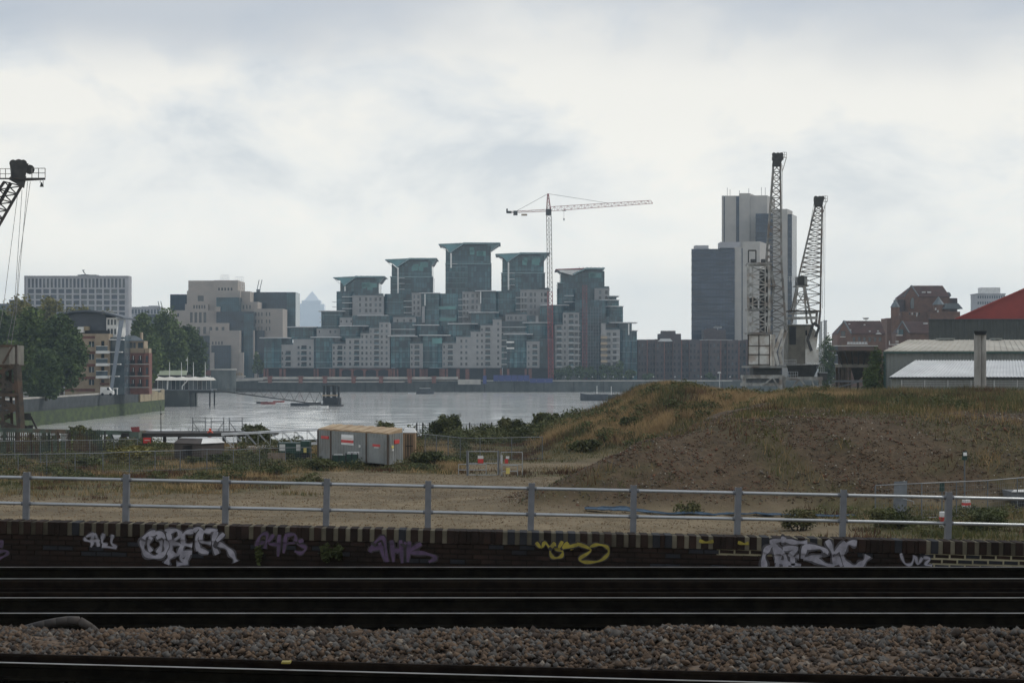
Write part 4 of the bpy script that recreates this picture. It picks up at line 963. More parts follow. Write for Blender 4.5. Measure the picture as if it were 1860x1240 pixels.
mib(309,342,534.5,690,40,20,'mi_glass',name='glass_wing'); mib(452,521,530.5,690,42,22,'mi_glass',name='glass_wing'); mib(521,537,530.5,690,41,22,'mi_glass2',name='glass_wing')
mib(342,388,509.5,540,24,26,'mi_cream'); mib(388,432,509,545,22,28,'mi_cream',[(396+i*5.7,399.4+i*5.7,522.5,527.5) for i in range(5)])
mib(339.5,436,528,600,21,24,'mi_cream',[(366,369.4,524,532),(359,370,537,547)]); mib(432,454,529,575,26,22,'mi_cream')
mib(336,378,552,590,19,20,'mi_cream',[(351+i*4.8,354+i*4.8,554,560.5) for i in range(5)]); mib(307.5,396,563.5,690,16,20,'mi_cream',[(322,325,569,575)] + [(345+i*8.2,350+i*8.2,567,586) for i in range(4)])
mib(393,434,540,690,14,18,'mi_glass2',name='glass_bay'); mib(393,461,566,690,11,20,'mi_glass',name='glass_bay'); mib(443,460.5,569,690,10,12,'mi_glass2',name='glass_bay')
mib(390,399,557,566,10,6,'mi_cream')
mib(434,468,548,690,23,20,'mi_cream',[(441+i*5.8,443.8+i*5.8,554,561) for i in range(3)])
mib(460,513.5,560.5,690,18,22,'mi_cream',[(a-1.3,a+1.3,yy-3.4,yy+3.4) for a in (464.4,470,475.6,484,489.6) for yy in (570.3,583.6,597)])
mib(461.5,480,600,690,15,8,'mi_glass',name='glass_bay'); mib(459.6,462,600,652,9,2,'mi_cream')
mib(340,415.5,586.5,690,7,16,'mi_cream',[(347+i*11.1,352.2+i*11.1,593.5,606.5) for i in range(6)])
mib(381,435.5,600,690,3,16,'mi_cream',[(385+i*5.6,387.8+i*5.6,620,625.5) for i in range(4)]); mib(359,381.2,609.5,690,4,10,'mi_glass',name='glass_bay')
mib(384,419,627,690,1.5,6,'mi_glass',name='glass_bay'); mib(382,389,640,690,0,3,'mi_cream'); mib(434.8,442,640,690,0,3,'mi_cream'); mib(462,468,640,690,4,3,'mi_cream')
mb = MB()
for (x0,x1,y0,y1) in ((401,416,497,509),(428,442,501,527)):
    for x in np.linspace(x0,x1,5): mb.beam(P(x,y1,YM+30),P(x,y0+random.uniform(0,4),YM+30),.16)
    for y in np.linspace(y0+2,y1,5): mb.beam(P(x0,y,YM+30),P(x1,y,YM+30),.13)
mb.build('aerial_frame', M['steelpale'], mi)
MB().box(PX(466,YM+45), PX(472,YM+45), YM+44, YM+47, PZ(531,YM+45), PZ(525.5,YM+45)).tube(P(467,526,YM+45),P(470.8,508,YM+45),.2,5).tube(P(472,526,YM+45),P(476,508,YM+45),.2,5).build('cleaning_cradle', M['steel_grey'], mi)

# bridge pier and low quay structures between pier canopy and wall
bpier = thing('bridge_pier', 'round grey stone bridge pier at the water beside the canopied pier', 'bridge pier', (PX(404,880), 880, 0))
an = [math.pi*2*i/16 for i in range(16)]
MB().prism([(PX(406,880)+5.6*math.cos(a), 880+4*math.sin(a)) for a in an], -.5, PZ(672,880)).build('drum', M['stone'], bpier)
MB().prism([(PX(406,880)+6*math.cos(a), 880+4.4*math.sin(a)) for a in an], PZ(672,880)+.003, PZ(669.5,880)).build('cap', M['coping'], bpier)
MB().box(PX(340,888), PX(400,888), 884, 892, PZ(682,888), PZ(672,888)).build('bridge_deck', M['brick_red'], bpier)
MB().box(PX(418,884), PX(445,884), 882, 886, PZ(684,884), PZ(682,884)).box(PX(424,884), PX(428,884), 882.5, 885.5, 0, PZ(684,884)).build('landing_stage', M['coping'], bpier)
for i in range(5):
    tent = thing('planter', 'pale yellow tub on the quay landing, %s from the bridge pier' % ('first','second','third','fourth','fifth')[i], 'planter', (PX(421+i*4.6,884), 883.5, PZ(682,884)), 'tubs on the quay landing')
    MB().prism([(PX(421+i*4.6,884)+.5*math.cos(a), 883.5+.5*math.sin(a)) for a in an[::2]], PZ(681.9,884), PZ(677.5-(i%2),884)).build('tub', M['buff'], tent)
    MB().prism([(PX(421+i*4.6,884)+.58*math.cos(a), 883.5+.58*math.sin(a)) for a in an[::2]], PZ(677.5-(i%2),884)+.003, PZ(677-(i%2),884)).build('rim', M['buff'], tent)

# ---------------------------------------------------------------- slab block behind the trees on the left
YS = 980
sb = thing('office_block', 'long pale gridded office slab with rounded ends behind the left trees', 'office block', (PX(140,YS), YS, GZ))
mb = MB(); ops = []
X0, X1 = PX(46,YS), PX(232,YS)
cols = np.linspace(50, 229, 27)
for i, c in enumerate(cols[:-1]):
    w_ = (cols[1]-cols[0])*.60
    ops.append((PX(c+.6,YS), PX(c+.6+w_,YS), PZ(522.5,YS), PZ(506,YS)))
big = np.linspace(50, 229, 14)
for i, c in enumerate(big[:-1]):
    w_ = (big[1]-big[0])*.76
    for r_ in range(6):
        y0 = 525 + r_*10.4
        ops.append((PX(c+1,YS), PX(c+1+w_,YS), PZ(y0+7.6,YS), PZ(y0,YS)))
ops = facade(mb, X0, X1, GZ, PZ(503,YS), YS, YS+7, ops, .5)
for s_, xx in ((-1,X0),(1,X1)):
    n = 6; plan = [(xx, YS), (xx, YS+7)] if s_ < 0 else [(xx, YS+7), (xx, YS)]
    arc = [(xx + s_*1.1*math.sin(math.pi*i/n), YS+3.5 + s_*3.5*math.cos(math.pi*i/n)) for i in range(1,n)]
    mb.prism((plan + arc) if s_ < 0 else (plan + [(x_, y_) for x_, y_ in arc[::-1]][::-1][::-1]), GZ, PZ(503,YS))
mb.box(X0-.5, X1+.5, YS-.4, YS+7.4, PZ(503,YS)+.003, PZ(500.8,YS))
mb.build('wall', M['block'], sb)
for q in ops: unit('window', M['pane_l' if random.random() < .45 else 'farglass'], sb, q[0], q[1], YS+.5, YS+.6, q[2], q[3])
mb = MB().box(PX(137,YS), PX(171,YS), YS+5, YS+12, PZ(500.5,YS), PZ(498,YS)).box(PX(143,YS), PX(156,YS), YS+5, YS+10, PZ(499,YS), PZ(497.5,YS)); mb.tube(P(155,498,YS+6),P(150,490.5,YS+6),.25,5); mb.tube(P(149,491,YS+6),P(154,490.6,YS+6),.15,5); mb.build('roof_plant', M['steel_grey'], sb)

def simple_block(name, label, px0, px1, pyt, Y, depth, mat, bays, floors, cat='office block', wmat='farglass', extra=None, w=.62, h=.5, zb=None):
    o = thing(name, label, cat, (PX((px0+px1)/2,Y), Y, GZ))
    X0, X1 = PX(px0,Y), PX(px1,Y); z0 = GZ if zb is None else zb; z1 = PZ(pyt,Y)
    bw = (X1-X0)/bays; fh = (z1-z0)/floors
    ops = [(X0+bw*(i+.5-w/2), X0+bw*(i+.5+w/2), z0+fh*(j+.3), z0+fh*(j+.3+h)) for i in range(bays) for j in range(floors)]
    mb = MB(); ops = facade(mb, X0, X1, z0, z1, Y, Y+depth, ops, .35); mb.box(X0-.3, X1+.3, Y-.3, Y+depth+.3, z1+.003, z1+.6)
    mb.build('wall', M[mat], o)
    for q in ops: unit('window', M[wmat], o, q[0], q[1], Y+.35, Y+.45, q[2], q[3])
    return o
simple_block('office_block', 'low blue grey block at the left edge under the crane cables', -20, 18, 553, 1250, 20, 'farglass', 8, 9)
simple_block('office_block', 'small dark rooftop block near the left edge under the cables', 17, 42, 546, 1260, 18, 'lead', 5, 9)
b1 = simple_block('office_block', 'pale flat topped block between the gridded slab and the sandstone building', 238, 290, 559, 1300, 20, 'block', 9, 8)
MB().box(PX(255,1300), PX(287,1300), 1304, 1314, PZ(558.5,1300), PZ(556,1300)).box(PX(268,1300), PX(284,1300), 1304, 1312, PZ(556,1300), PZ(554.6,1300)).build('roof_plant', M['block'], b1)
b2 = simple_block('office_block', 'long dark glass block just above the trees left of the sandstone building', 247, 312, 572.5, 1200, 20, 'lead', 10, 7)
for k, px in enumerate((290, 295)):
    c_ = thing('luffing_crane', 'thin leaning crane jib, %s of the pair above the dark glass block' % ('left' if k == 0 else 'right'), 'crane', (PX(px,1215), 1215, GZ))
    MB().lattice(sq(px+1,600,1.6,1215,.3), sq(px+1,566,1.6,1215,.3), 8, .2, .12).build('mast', M['steel_grey'], c_)
    MB().lattice(sq(px+1.5,567,1.5,1215,.3), sq(px-3,547,.7,1215,.15), 9, .18, .1).build('jib', M['steel_grey'], c_)

# far pyramid-topped tower
YW = 6900
cw = thing('skyscraper', 'pale hazy pyramid topped skyscraper far behind the towers', 'skyscraper', (PX(565,YW), YW, GZ))
x0, x1 = PX(548,YW), PX(582,YW); yb = YW + (x1-x0)
MB().box(x0, x1, YW, yb, GZ, PZ(545.5,YW)).build('shaft', M['steelpale'], cw)
mb = MB(); z = PZ(545.5,YW)+.05; xa, xb = PX(552,YW), PX(579,YW); xm = (xa+xb)/2; ym = (YW+yb)/2; ap = (PX(565.5,YW), ym, PZ(528,YW))
bs = [(xa,YW+5,z),(xb,YW+5,z),(xb,yb-5,z),(xa,yb-5,z)]
mb.v += bs + [ap]; mb.f += [(0,1,4),(1,2,4),(2,3,4),(3,0,4),(3,2,1,0)]; mb.build('pyramid_roof', M['steelpale'], cw)
MB().box(PX(541,YW), x0-.01, YW+8, yb-8, GZ, PZ(551,YW)).box(x1+.01, PX(588,YW), YW+8, yb-8, GZ, PZ(552,YW)).build('corner_wing', M['steelpale'], cw)
for j in range(14): unit('floor_band', M['steelpale'], cw, x0-.3, x1+.3, YW-.6, YW-.1, PZ(548+j*7.4+3.2,YW), PZ(548+j*7.4,YW))

# ---------------------------------------------------------------- the two slate and concrete towers
YT = 960
def ttower(o, x0, x1, y0, Y, depth, mat, name, bands=0, slits=()):
    w_ = MB().prism([(PX(x0,Y),Y),(PX(x1,Y),Y),(PX(x1,Y)+.32*depth,Y+depth),(PX(x0,Y)+.32*depth,Y+depth)], GZ, PZ(y0,Y)).build(name, M[mat], o)
    if bands:
        z = PZ(y0,Y) - 1.4
        for k in range(bands):
            if z < GZ + 4: break
            unit('floor_band', M['band'], w_, PX(x0,Y)-.05, PX(x1,Y)+.05, Y-.1, Y+.4, z-.9, z); z -= 3.55
    for (a, c) in slits: unit('window_slit', M['mk_glass'], w_, PX(a,Y), PX(c,Y), Y-.06, Y+.3, GZ, PZ(y0,Y)-.4)
    return w_
m1 = thing('office_tower', 'shorter slate glass office tower with pale concrete core left of the cranes', 'office tower', (PX(1318,YT), YT, GZ))
ttower(m1, 1256, 1334, 452, YT, 22, 'mk_glass', 'glass_face', 18); ttower(m1, 1334.01, 1349, 449, YT+.8, 24, 'conc', 'concrete_core', 0, ((1347,1349),)); ttower(m1, 1349.01, 1380, 438.5, YT+.4, 26, 'conc', 'concrete_core')
MB().box(PX(1264,YT), PX(1289,YT), YT+5, YT+12, PZ(452,YT), PZ(444.5,YT)).box(PX(1311,YT), PX(1348,YT), YT+6, YT+18, PZ(449,YT), PZ(438,YT)).build('roof_plant', M['block'], m1)
m2 = thing('office_tower', 'tallest pale concrete and slate tower standing behind the dock cranes', 'office tower', (PX(1375,YT+60), YT+60, GZ))
YU = YT + 60
ttower(m2, 1311, 1343, 355.5, YU, 22, 'conc', 'concrete_core', 0, ((1314.5,1316.5),(1337,1342.5))); ttower(m2, 1343.01, 1362, 351, YU-.8, 24, 'conc', 'concrete_core'); ttower(m2, 1362.01, 1393.5, 355, YU+.2, 22, 'conc', 'concrete_core')
ttower(m2, 1372.5, 1404, 388, YU-14, 13, 'mk_glass', 'glass_face', 26); ttower(m2, 1404.01, 1430, 379.5, YU-14.6, 15, 'conc', 'concrete_core'); ttower(m2, 1430.01, 1438.5, 389, YU-13.6, 14, 'mk_glass', 'glass_face', 26)
mb = MB()
for px, h_ in ((1321,14),(1326,11),(1343,9),(1360,13),(1383,15),(1390,14)): mb.tube(P(px,355,YU+4), P(px,355-h_,YU+4), .12, 5)
mb.build('aerial', M['steel_grey'], m2)

# ---------------------------------------------------------------- brown brick apartment row
YB = 915
bb_ = thing('apartment_block', 'long brown brick apartment block with ribbed bays along the far quay', 'apartment block', (PX(1240,YB), YB, GZ))
mb = MB(); allops = []
px = 1128; k = 0
while px < 1420:
    wdt = random.choice([13,16,20,15]); yt = 616 + random.uniform(-1.5,2.5) + (6 if px < 1136 else 0); dy = (k % 2)*2.2
    Y = YB + dy; ops = []
    nc = max(2, int(wdt/5.2))
    for c in range(nc):
        for r_ in range(6):
            if random.random() < .12: continue
            a = px + (c+.22)*wdt/nc; y = 624 + r_*11.2 + random.uniform(-.4,.4)
            ops.append((PX(a,Y), PX(a+wdt/nc*.5,Y), PZ(y+5.6,Y), PZ(y,Y)))
    ops = facade(mb, PX(px,Y)+.01, PX(px+wdt,Y)-.01, GZ-1, PZ(yt,Y), Y, Y+14, ops, .5)
    allops += [(q, Y) for q in ops]
    unit('pilaster', M['brick_red'] if k % 2 else M['tile'], bb_, PX(px-.7,Y), PX(px+.9,Y), YB-.8, YB+4, GZ, PZ(yt+1,Y))
    px += wdt; k += 1
mb.build('wall', M['brown_brick'], bb_)
for q, Y in allops[:300]: unit('window', M['pane_l'] if random.random() < .16 else M['pane'], bb_, q[0], q[1], Y+.5, Y+.6, q[2], q[3])
MB().box(PX(1197,YB+6), PX(1237,YB+6), YB+6, YB+16, PZ(618,YB+6), PZ(606,YB+6)).box(PX(1202,YB+7), PX(1227,YB+7), YB+7, YB+15, PZ(606.1,YB+7), PZ(600.6,YB+7)).build('roof_house', M['brown_brick'], bb_)
MB().side([(PX(1194,YB),PZ(620,YB)),(PX(1222,YB),PZ(620,YB)),(PX(1217,YB),PZ(615,YB)),(PX(1201,YB),PZ(615,YB))], YB-1, YB+5).build('roof_light', M['slab'], bb_)
for (a,b_,y) in ((1270,1300,617.5),(1300,1330,618)): unit('roof_rail', M['slab'], bb_, PX(a,YB), PX(b_,YB), YB-.9, YB-.7, PZ(y,YB), PZ(y-.7,YB))
mb = MB(); n_ = 9
for i in range(n_):
    a0, a1 = math.pi*i/n_, math.pi*(i+1)/n_
    mb.poly([P(1304-7*math.cos(a0),594-3*math.sin(a0),YB+16), P(1304-7*math.cos(a1),594-3*math.sin(a1),YB+16), P(1304-7*math.cos(a1),594.4-2*math.sin(a1),YB+19), P(1304-7*math.cos(a0),594.4-2*math.sin(a0),YB+19)])
mb.box(PX(1297,YB+16), PX(1311,YB+16), YB+15.8, YB+19, PZ(595,YB+16), PZ(594.1,YB+16)); mb.box(PX(1303.5,YB+16), PX(1304.5,YB+16), YB+17, YB+17.4, PZ(620,YB+16), PZ(595,YB+16))
sd_ = tag(mb.build('dish_aerial', M['white']), 'small pale dish on a mast above the brown brick apartments', 'dish aerial')
mb = MB().box(PX(1278,YB+16), PX(1318,YB+16), YB+15, YB+26, GZ, PZ(599,YB+16)); mb.box(PX(1284,YB+16), PX(1300,YB+16), YB+16, YB+24, PZ(599,YB+16)+.002, PZ(596,YB+16))
tag(mb.build('brick_stair_tower', M['brown_brick']), 'dim red brick stair tower under the small dish above the brown apartments', 'stair tower')

# ---------------------------------------------------------------- left-bank apartments
YA = 470
ap = thing('apartment_building', 'buff and red brick riverside apartments with curved lead roof and leaning grey fin', 'apartment building', (PX(180,YA), YA, GZ-.3))
G0 = GZ - .3
mb = MB(); ops = []
for r_ in range(5): ops.append((PX(161,YA), PX(171,YA), PZ(630+r_*23,YA), PZ(620+r_*23,YA)))
ops = facade(mb, PX(118,YA), PX(174,YA), G0, PZ(606,YA), YA, YA+14, ops, .35); mb.build('wall', M['buff'], ap); panes(ap, ops, YA, M['pane_l'], .35)
for q in ops: unit('window_frame', M['white'], ap, (q[0]+q[1])/2-.05, (q[0]+q[1])/2+.05, YA+.25, YA+.34, q[2], q[3])
for y in (612.5, 640, 663, 686, 708): unit('red_brick_band', M['brick_red'], ap, PX(118,YA)-.02, PX(173.4,YA), YA-.05, YA+.1, PZ(y+2.4,YA), PZ(y-2.4,YA))
mb = MB(); ops = []
for r_ in range(4):
    for a in (183.5, 193): ops.append((PX(a,YA-1), PX(a+6,YA-1), PZ(630+r_*23.3,YA-1), PZ(619+r_*23.3,YA-1)))
ops = facade(mb, PX(174,YA)+.01, PX(199,YA), G0, PZ(606,YA), YA-1, YA+13, ops, .35); mb.build('bay_wall', M['buff'], ap); panes(ap, ops, YA-1, M['pane'], .35)
for r_ in range(3):
    y = 642 + r_*22.5
    unit('balcony', M['white'], ap, PX(176,YA-2), PX(197.5,YA-2), YA-3.2, YA-1.02, PZ(y,YA-2), PZ(y-5,YA-2))
    unit('balcony_glass', M['pane_l'], ap, PX(176.3,YA-2), PX(197.2,YA-2), YA-3.18, YA-3.1, PZ(y-5,YA-2)+.003, PZ(y-13,YA-2))
    unit('balcony_handrail', M['white'], ap, PX(176,YA-2), PX(197.5,YA-2), YA-3.22, YA-3.06, PZ(y-13,YA-2)+.003, PZ(y-13.8,YA-2))
for y in (697, 704.5): unit('red_brick_band', M['brick_red'], ap, PX(181,YA-1), PX(198,YA-1), YA-1.06, YA-.9, PZ(y+1.8,YA-1), PZ(y-1.8,YA-1))
MB().box(PX(125,YA+3), PX(198,YA+3), YA+3, YA+12, PZ(608,YA+3), PZ(600,YA+3)).build('terrace_wall', M['dark'], ap)
unit('roof_box', M['white'], ap, PX(139,YA+1), PX(151,YA+1), YA+1, YA+3, PZ(604,YA+1), PZ(593.5,YA+1)); unit('roof_box', M['yellow_stone'], ap, PX(151.5,YA+2), PX(160.5,YA+2), YA+2, YA+4, PZ(600,YA+1), PZ(592.5,YA+1))
# curved blue grey upper storey and its vaulted roof
n_ = 10; x0, x1 = 108, 228
prof = []
for i in range(n_+1):
    u = i/n_; prof.append((PX(x0+(x1-x0)*u,YA+5), PZ(574 - 9*math.sin(math.pi*(u*.92+.04)) + 7*u*u, YA+5)))
MB().side([(p[0],p[1]-.02) for p in prof] + [(p[0],p[1]+.4) for p in prof[::-1]], YA+2.5, YA+18).build('vaulted_roof', M['lead'], ap)
MB().side([(PX(114,YA+5),PZ(602,YA+5)),(PX(193,YA+5),PZ(602,YA+5)),(PX(193,YA+5),PZ(576,YA+5))] + [(p[0],p[1]-.2) for p in prof[7:1:-1]] + [(PX(114,YA+5),PZ(575,YA+5))], YA+5, YA+17).build('upper_storey', M['lead'], ap)
MB().box(PX(99,YA+10), PX(128,YA+10), YA+12, YA+16, PZ(582,YA+10), PZ(566,YA+10)).build('lift_tower', M['fin'], ap)
mb = MB(); ops = [(PX(195+j*6,YA+4), PX(199+j*6,YA+4), PZ(590+k*17,YA+4), PZ(580+k*17,YA+4)) for j in range(3) for k in range(2)]
ops = facade(mb, PX(193,YA+4)+.02, PX(212,YA+4), PZ(612,YA+4), PZ(577,YA+4), YA+4, YA+15, ops, .3); mb.build('white_bay', M['white'], ap); panes(ap, ops, YA+4, M['pane_l'], .3)
MB().box(PX(199,YA+1)+.02, PX(226,YA+1), YA+1, YA+13, G0, PZ(612,YA+1)).build('glazed_core', M['pane_l'], ap)
for y in (616.5, 639, 661, 683, 705): unit('core_slab', M['white'], ap, PX(198.5,YA), PX(225 - (y-616)*.13,YA), YA-.8, YA+.98, PZ(y+1.2,YA), PZ(y-.8,YA))
MB().hexa([P(197,722,YA-2.6),P(203,722,YA-2.6),P(203,722,YA-1.6),P(197,722,YA-1.6)], [P(216.5,581,YA-2.6),P(225,581,YA-2.6),P(225,581,YA-1.6),P(216.5,581,YA-1.6)]).build('leaning_fin', M['fin'], ap)
for a in (205, 212): unit('ground_post', M['white'], ap, PX(a,YA-1), PX(a+1.2,YA-1), YA-1, YA-.6, G0, PZ(706,YA))
# red brick gabled wing
yw = YA + 8
rbk = thing('apartment_building', 'red brick apartments with cream top floor beside the leaning grey fin', 'apartment building', (PX(248,yw), yw, G0))
mb = MB(); ops = []
for r_ in range(4):
    for a in (214.5, 239, 252): ops.append((PX(a,yw), PX(a+5.4,yw), PZ(660+r_*21.5,yw), PZ(646+r_*21.5,yw)))
ops = facade(mb, PX(211,yw), PX(262,yw), G0, PZ(641,yw), yw, yw+5, ops, .35); mb.build('wall', M['brick_red'], rbk); panes(rbk, ops, yw, M['pane'], .35)
for q in ops:
    unit('window_frame', M['white'], rbk, (q[0]+q[1])/2-.07, (q[0]+q[1])/2+.07, yw+.2, yw+.34, q[2], q[3])
    unit('balconet', M['dark'], rbk, q[0]-.2, q[1]+.2, yw-.5, yw-.4, q[2]-.1, q[2]+.85)
mb = MB(); ops = [(PX(a,yw+.3), PX(a+5,yw+.3), PZ(632,yw), PZ(622,yw)) for a in (229.5,236,241.5,250,255)]
ops = facade(mb, PX(226,yw+.3), PX(262,yw+.3), PZ(641,yw)+.02, PZ(619,yw), yw+.3, yw+5, ops, .3); mb.build('cream_floor', M['buff'], rbk); panes(rbk, ops, yw+.3, M['pane_l'], .3)
MB().hexa([P(225,619,yw-.3),P(263,619,yw-.3),P(263,619,yw+6),P(225,619,yw+6)], [P(227,609.5,yw+2),P(247,609.5,yw+2),P(247,609.5,yw+4),P(227,609.5,yw+4)]).build('slate_roof', M['slate'], rbk)
unit('chimney', M['buff'], rbk, PX(255.5,yw+5), PX(258.5,yw+5), yw+4, yw+6, PZ(619,yw+5), PZ(603.5,yw+5))
mb = MB(); ops = [(PX(264.5,yw-.6), PX(269,yw-.6), PZ(658+r_*21.5,yw), PZ(646+r_*21.5,yw)) for r_ in range(4)]
ops = facade(mb, PX(262,yw)+.01, PX(271.5,yw), G0, PZ(641,yw), yw-.6, yw+3.5, ops, .3); mb.build('end_bay', M['brick_red'], rbk); panes(rbk, ops, yw-.6, M['pane_l'], .3)
MB().box(PX(263,yw), PX(271,yw), yw, yw+3, PZ(641,yw)+.01, PZ(632.5,yw)).build('end_bay_top', M['buff'], rbk)
for y in (661, 682.5, 703): unit('stone_band', M['coping'], rbk, PX(226,yw), PX(272,yw), yw-.75, yw-.62, PZ(y+1,yw), PZ(y-.6,yw))
# parked white van at the foot of the apartments
vn = thing('parked_van', 'white van parked on the quay at the foot of the leaning fin', 'van', (PX(195,455), 455, G0))
vx, vy = PX(195,455), 455
MB().side([(vx-1.5,G0+.35),(vx+1.4,G0+.35),(vx+1.45,G0+1.1),(vx+.9,G0+1.25),(vx+.45,G0+1.95),(vx-1.45,G0+2.0)], vy-.9, vy+.9).build('body', M['white'], vn)
MB().side([(vx+.5,G0+1.3),(vx+.84,G0+1.3),(vx+.46,G0+1.85),(vx+.1,G0+1.85),(vx+.1,G0+1.3)], vy-.93, vy-.905).build('side_window', M['pane'], vn)
for dx in (-.95,.9): MB().tube((vx+dx,vy-.92,G0+.33),(vx+dx,vy-.7,G0+.33),.33,12).build('wheel', M['dark'], vn)

# ---------------------------------------------------------------- pier pavilion with white canopy
YP = 585
pv = thing('pier_pavilion', 'white canopied pier pavilion with masts standing over the river on the left', 'pier pavilion', (PX(330,YP), YP, 0))
MB().box(PX(268,YP), PX(345,YP), YP-1, YP+14, -.5, PZ(709,YP)).build('stone_base', M['stone'], pv)
MB().box(PX(300,YP)+.0, PX(385,YP), YP-1.6, YP+10, PZ(709,YP)+.003, PZ(707,YP)).build('deck', M['steel_grey'], pv)
MB().box(PX(346,YP), PX(384,YP), YP-1.2, YP-.6, PZ(713.5,YP), PZ(709,YP)).build('deck_beam', M['dark'], pv)
for px in (347.5, 382): 
    for dy in (0, 9): MB().tube((PX(px,YP),YP-.9+dy,-.5),(PX(px,YP),YP-.9+dy,PZ(709,YP)),.22,10).build('pile', M['dark'], pv)
# scalloped canopy
nseg = 40; vs = MB(); x0, x1 = 284, 385.5
top, bot = [], []
for i in range(nseg+1):
    px = x0 + (x1-x0)*i/nseg; ph = ((px-286.5)/21.6) % 1.0; sag = 1.7*math.sin(math.pi*ph)
    top.append((PX(px,YP), PZ(683.6+sag,YP))); bot.append((PX(px,YP), PZ(690.3,YP)))
for i in range(nseg):
    a, b_ = top[i], top[i+1]; c, d = bot[i], bot[i+1]
    vs.poly([(c[0],YP-2,c[1]),(d[0],YP-2,d[1]),(b_[0],YP+2,b_[1]),(a[0],YP+2,a[1])]); vs.poly([(a[0],YP+2,a[1]),(b_[0],YP+2,b_[1]),(d[0],YP+8,d[1]),(c[0],YP+8,c[1])])
    vs.poly([(c[0],YP+8,c[1]-.1),(d[0],YP+8,d[1]-.1),(d[0],YP-2,d[1]-.1),(c[0],YP-2,c[1]-.1)])
vs.poly([(top[0][0],YP+2,top[0][1]),(bot[0][0],YP+8,bot[0][1]),(bot[0][0],YP-2,bot[0][1])]); vs.poly([(top[-1][0],YP+2,top[-1][1]),(bot[-1][0],YP-2,bot[-1][1]),(bot[-1][0],YP+8,bot[-1][1])])
vs.build('canopy', M['canopy'], pv)
for px in (286.5, 308, 329.6, 351.2, 372.8): MB().tube(P(px,707,YP+2), P(px,657.5,YP+2), .16, 8, .07).build('mast', M['white'], pv)
for i in range(12):
    px = 286 + i*8; unit('glass_panel', M['pane_l' if i % 3 else 'pane'], pv, PX(px,YP)+.05, PX(px+8,YP)-.05, YP+1, YP+1.08, PZ(707,YP)+.01, PZ(691,YP))
for i in range(13):
    px = 286 + i*8; unit('mullion', M['white'], pv, PX(px,YP)-.05, PX(px,YP)+.05, YP+.95, YP+1.12, PZ(707,YP)+.01, PZ(690.5,YP))
MB().beam(P(304,707,YP-1.4),P(305,690.5,YP-1.4),.28).beam(P(331,707,YP-1.4),P(331,701,YP-1.4),.28).beam(P(331,701,YP-1.4),P(341,690.5,YP-1.4),.28).build('strut', M['white'], pv)
rlm = MB()
for i in range(26): rlm.beam(P(345+i*1.6,707,YP-1.5),P(345+i*1.6,702,YP-1.5),.04)
rlm.beam(P(284,702,YP-1.5),P(385,702,YP-1.5),.06); rlm.build('deck_railing', M['steel_grey'], pv)
hutp = thing('pier_office', 'pale green roofed building behind the white pier canopy', 'pier office', (PX(306,YP+20), YP+20, G0))
MB().hexa([P(272,681,YP+16),P(339,681,YP+16),P(339,681,YP+28),P(272,681,YP+28)], [P(275,672.5,YP+19),P(340.5,672.5,YP+19),P(340.5,672.5,YP+26),P(275,672.5,YP+26)]).build('roof', M['palegreen'], hutp)
MB().box(PX(274,YP+17), PX(338,YP+17), YP+17, YP+27, G0, PZ(681.2,YP+17)).build('wall', M['hutbrown'], hutp)
for i in range(8): unit('window', M['pane_l'], hutp, PX(278+i*7.4,YP+17), PX(283+i*7.4,YP+17), YP+16.9, YP+17.05, PZ(690,YP+17), PZ(684,YP+17))
MB().tube(P(340.5,676,YP+12),P(340.5,648,YP+12),.07,6).poly([P(340.5,650,YP+12),P(340.5,655,YP+12),P(337,655,YP+12.3)]).build('flag', M['white'], hutp)

# gangway and its landing dolphin
gw = thing('gangway', 'long dark truss gangway sloping from the canopied pier to the floating landing', 'gangway', (PX(490,560), 560, 0))
def gp(u, top): return (387 + 203*u, (708 + 27*u) if not top else (707 + 5.5*u - 7*math.sin(math.pi*min(1,u*1.1))*.35 + .5))
for sgn, nm in ((-1,'truss'),(1,'truss')):
    mb = MB(); nb = 11; Y = 575
    for i in range(nb):
        u0, u1 = i/nb, (i+1)/nb
        a, b_ = gp(u0,0), gp(u1,0); c = gp((u0+u1)/2,1); c0 = gp(max(0,(u0+u1)/2-1/nb),1)
        yy = Y + sgn*1.0
        mb.beam(P(*a,yy),P(*b_,yy),.22); 
        if i > 0: mb.beam(P(*c0,yy),P(*c,yy),.13)
        if i > 1: mb.beam(P(*a,yy),P(*c,yy),.13); mb.beam(P(*c,yy),P(*b_,yy),.13)
    mb.build(nm, M['rust_d'], gw)
mb = MB(); mb.hexa([P(387,709.5,574),P(590,736.5,574),P(590,736.5,576),P(387,709.5,576)], [P(387,708.4,574),P(590,735.4,574),P(590,735.4,576),P(387,708.4,576)]); mb.build('walkway', M['steel_grey'], gw)
dl = thing('mooring_dolphin', 'black piled mooring dolphin with landing platform at the gangway end', 'mooring dolphin', (PX(602,588), 588, 0))
for i, (px, dy) in enumerate(((588.5,0),(593,3),(598,0),(604,3),(609,0),(613.5,3))): MB().tube((PX(px,588),588+dy,-.5),(PX(px,588),588+dy,PZ(700 + (i%3),588)),.34,10).build('pile', M['dark'], dl)
MB().box(PX(586,588), PX(612,588), 587, 592, PZ(719,588), PZ(716.5,588)).build('platform', M['buff'], dl)
MB().box(PX(587,588), PX(612,588), 587.3, 591.7, PZ(736,588), PZ(722,588)).build('fender_panel', M['dark'], dl)
MB().box(PX(586,588), PX(615,588), 586.6, 592, PZ(701,588), PZ(699.5,588)).build('head_beam', M['darkwood'], dl)
MB().box(PX(584,588), PX(622,588), 585.5, 593, -.3, .45).box(PX(614,588), PX(619,588), 587, 590, .46, PZ(722,588)).build('pontoon', M['crane_dark'], dl)
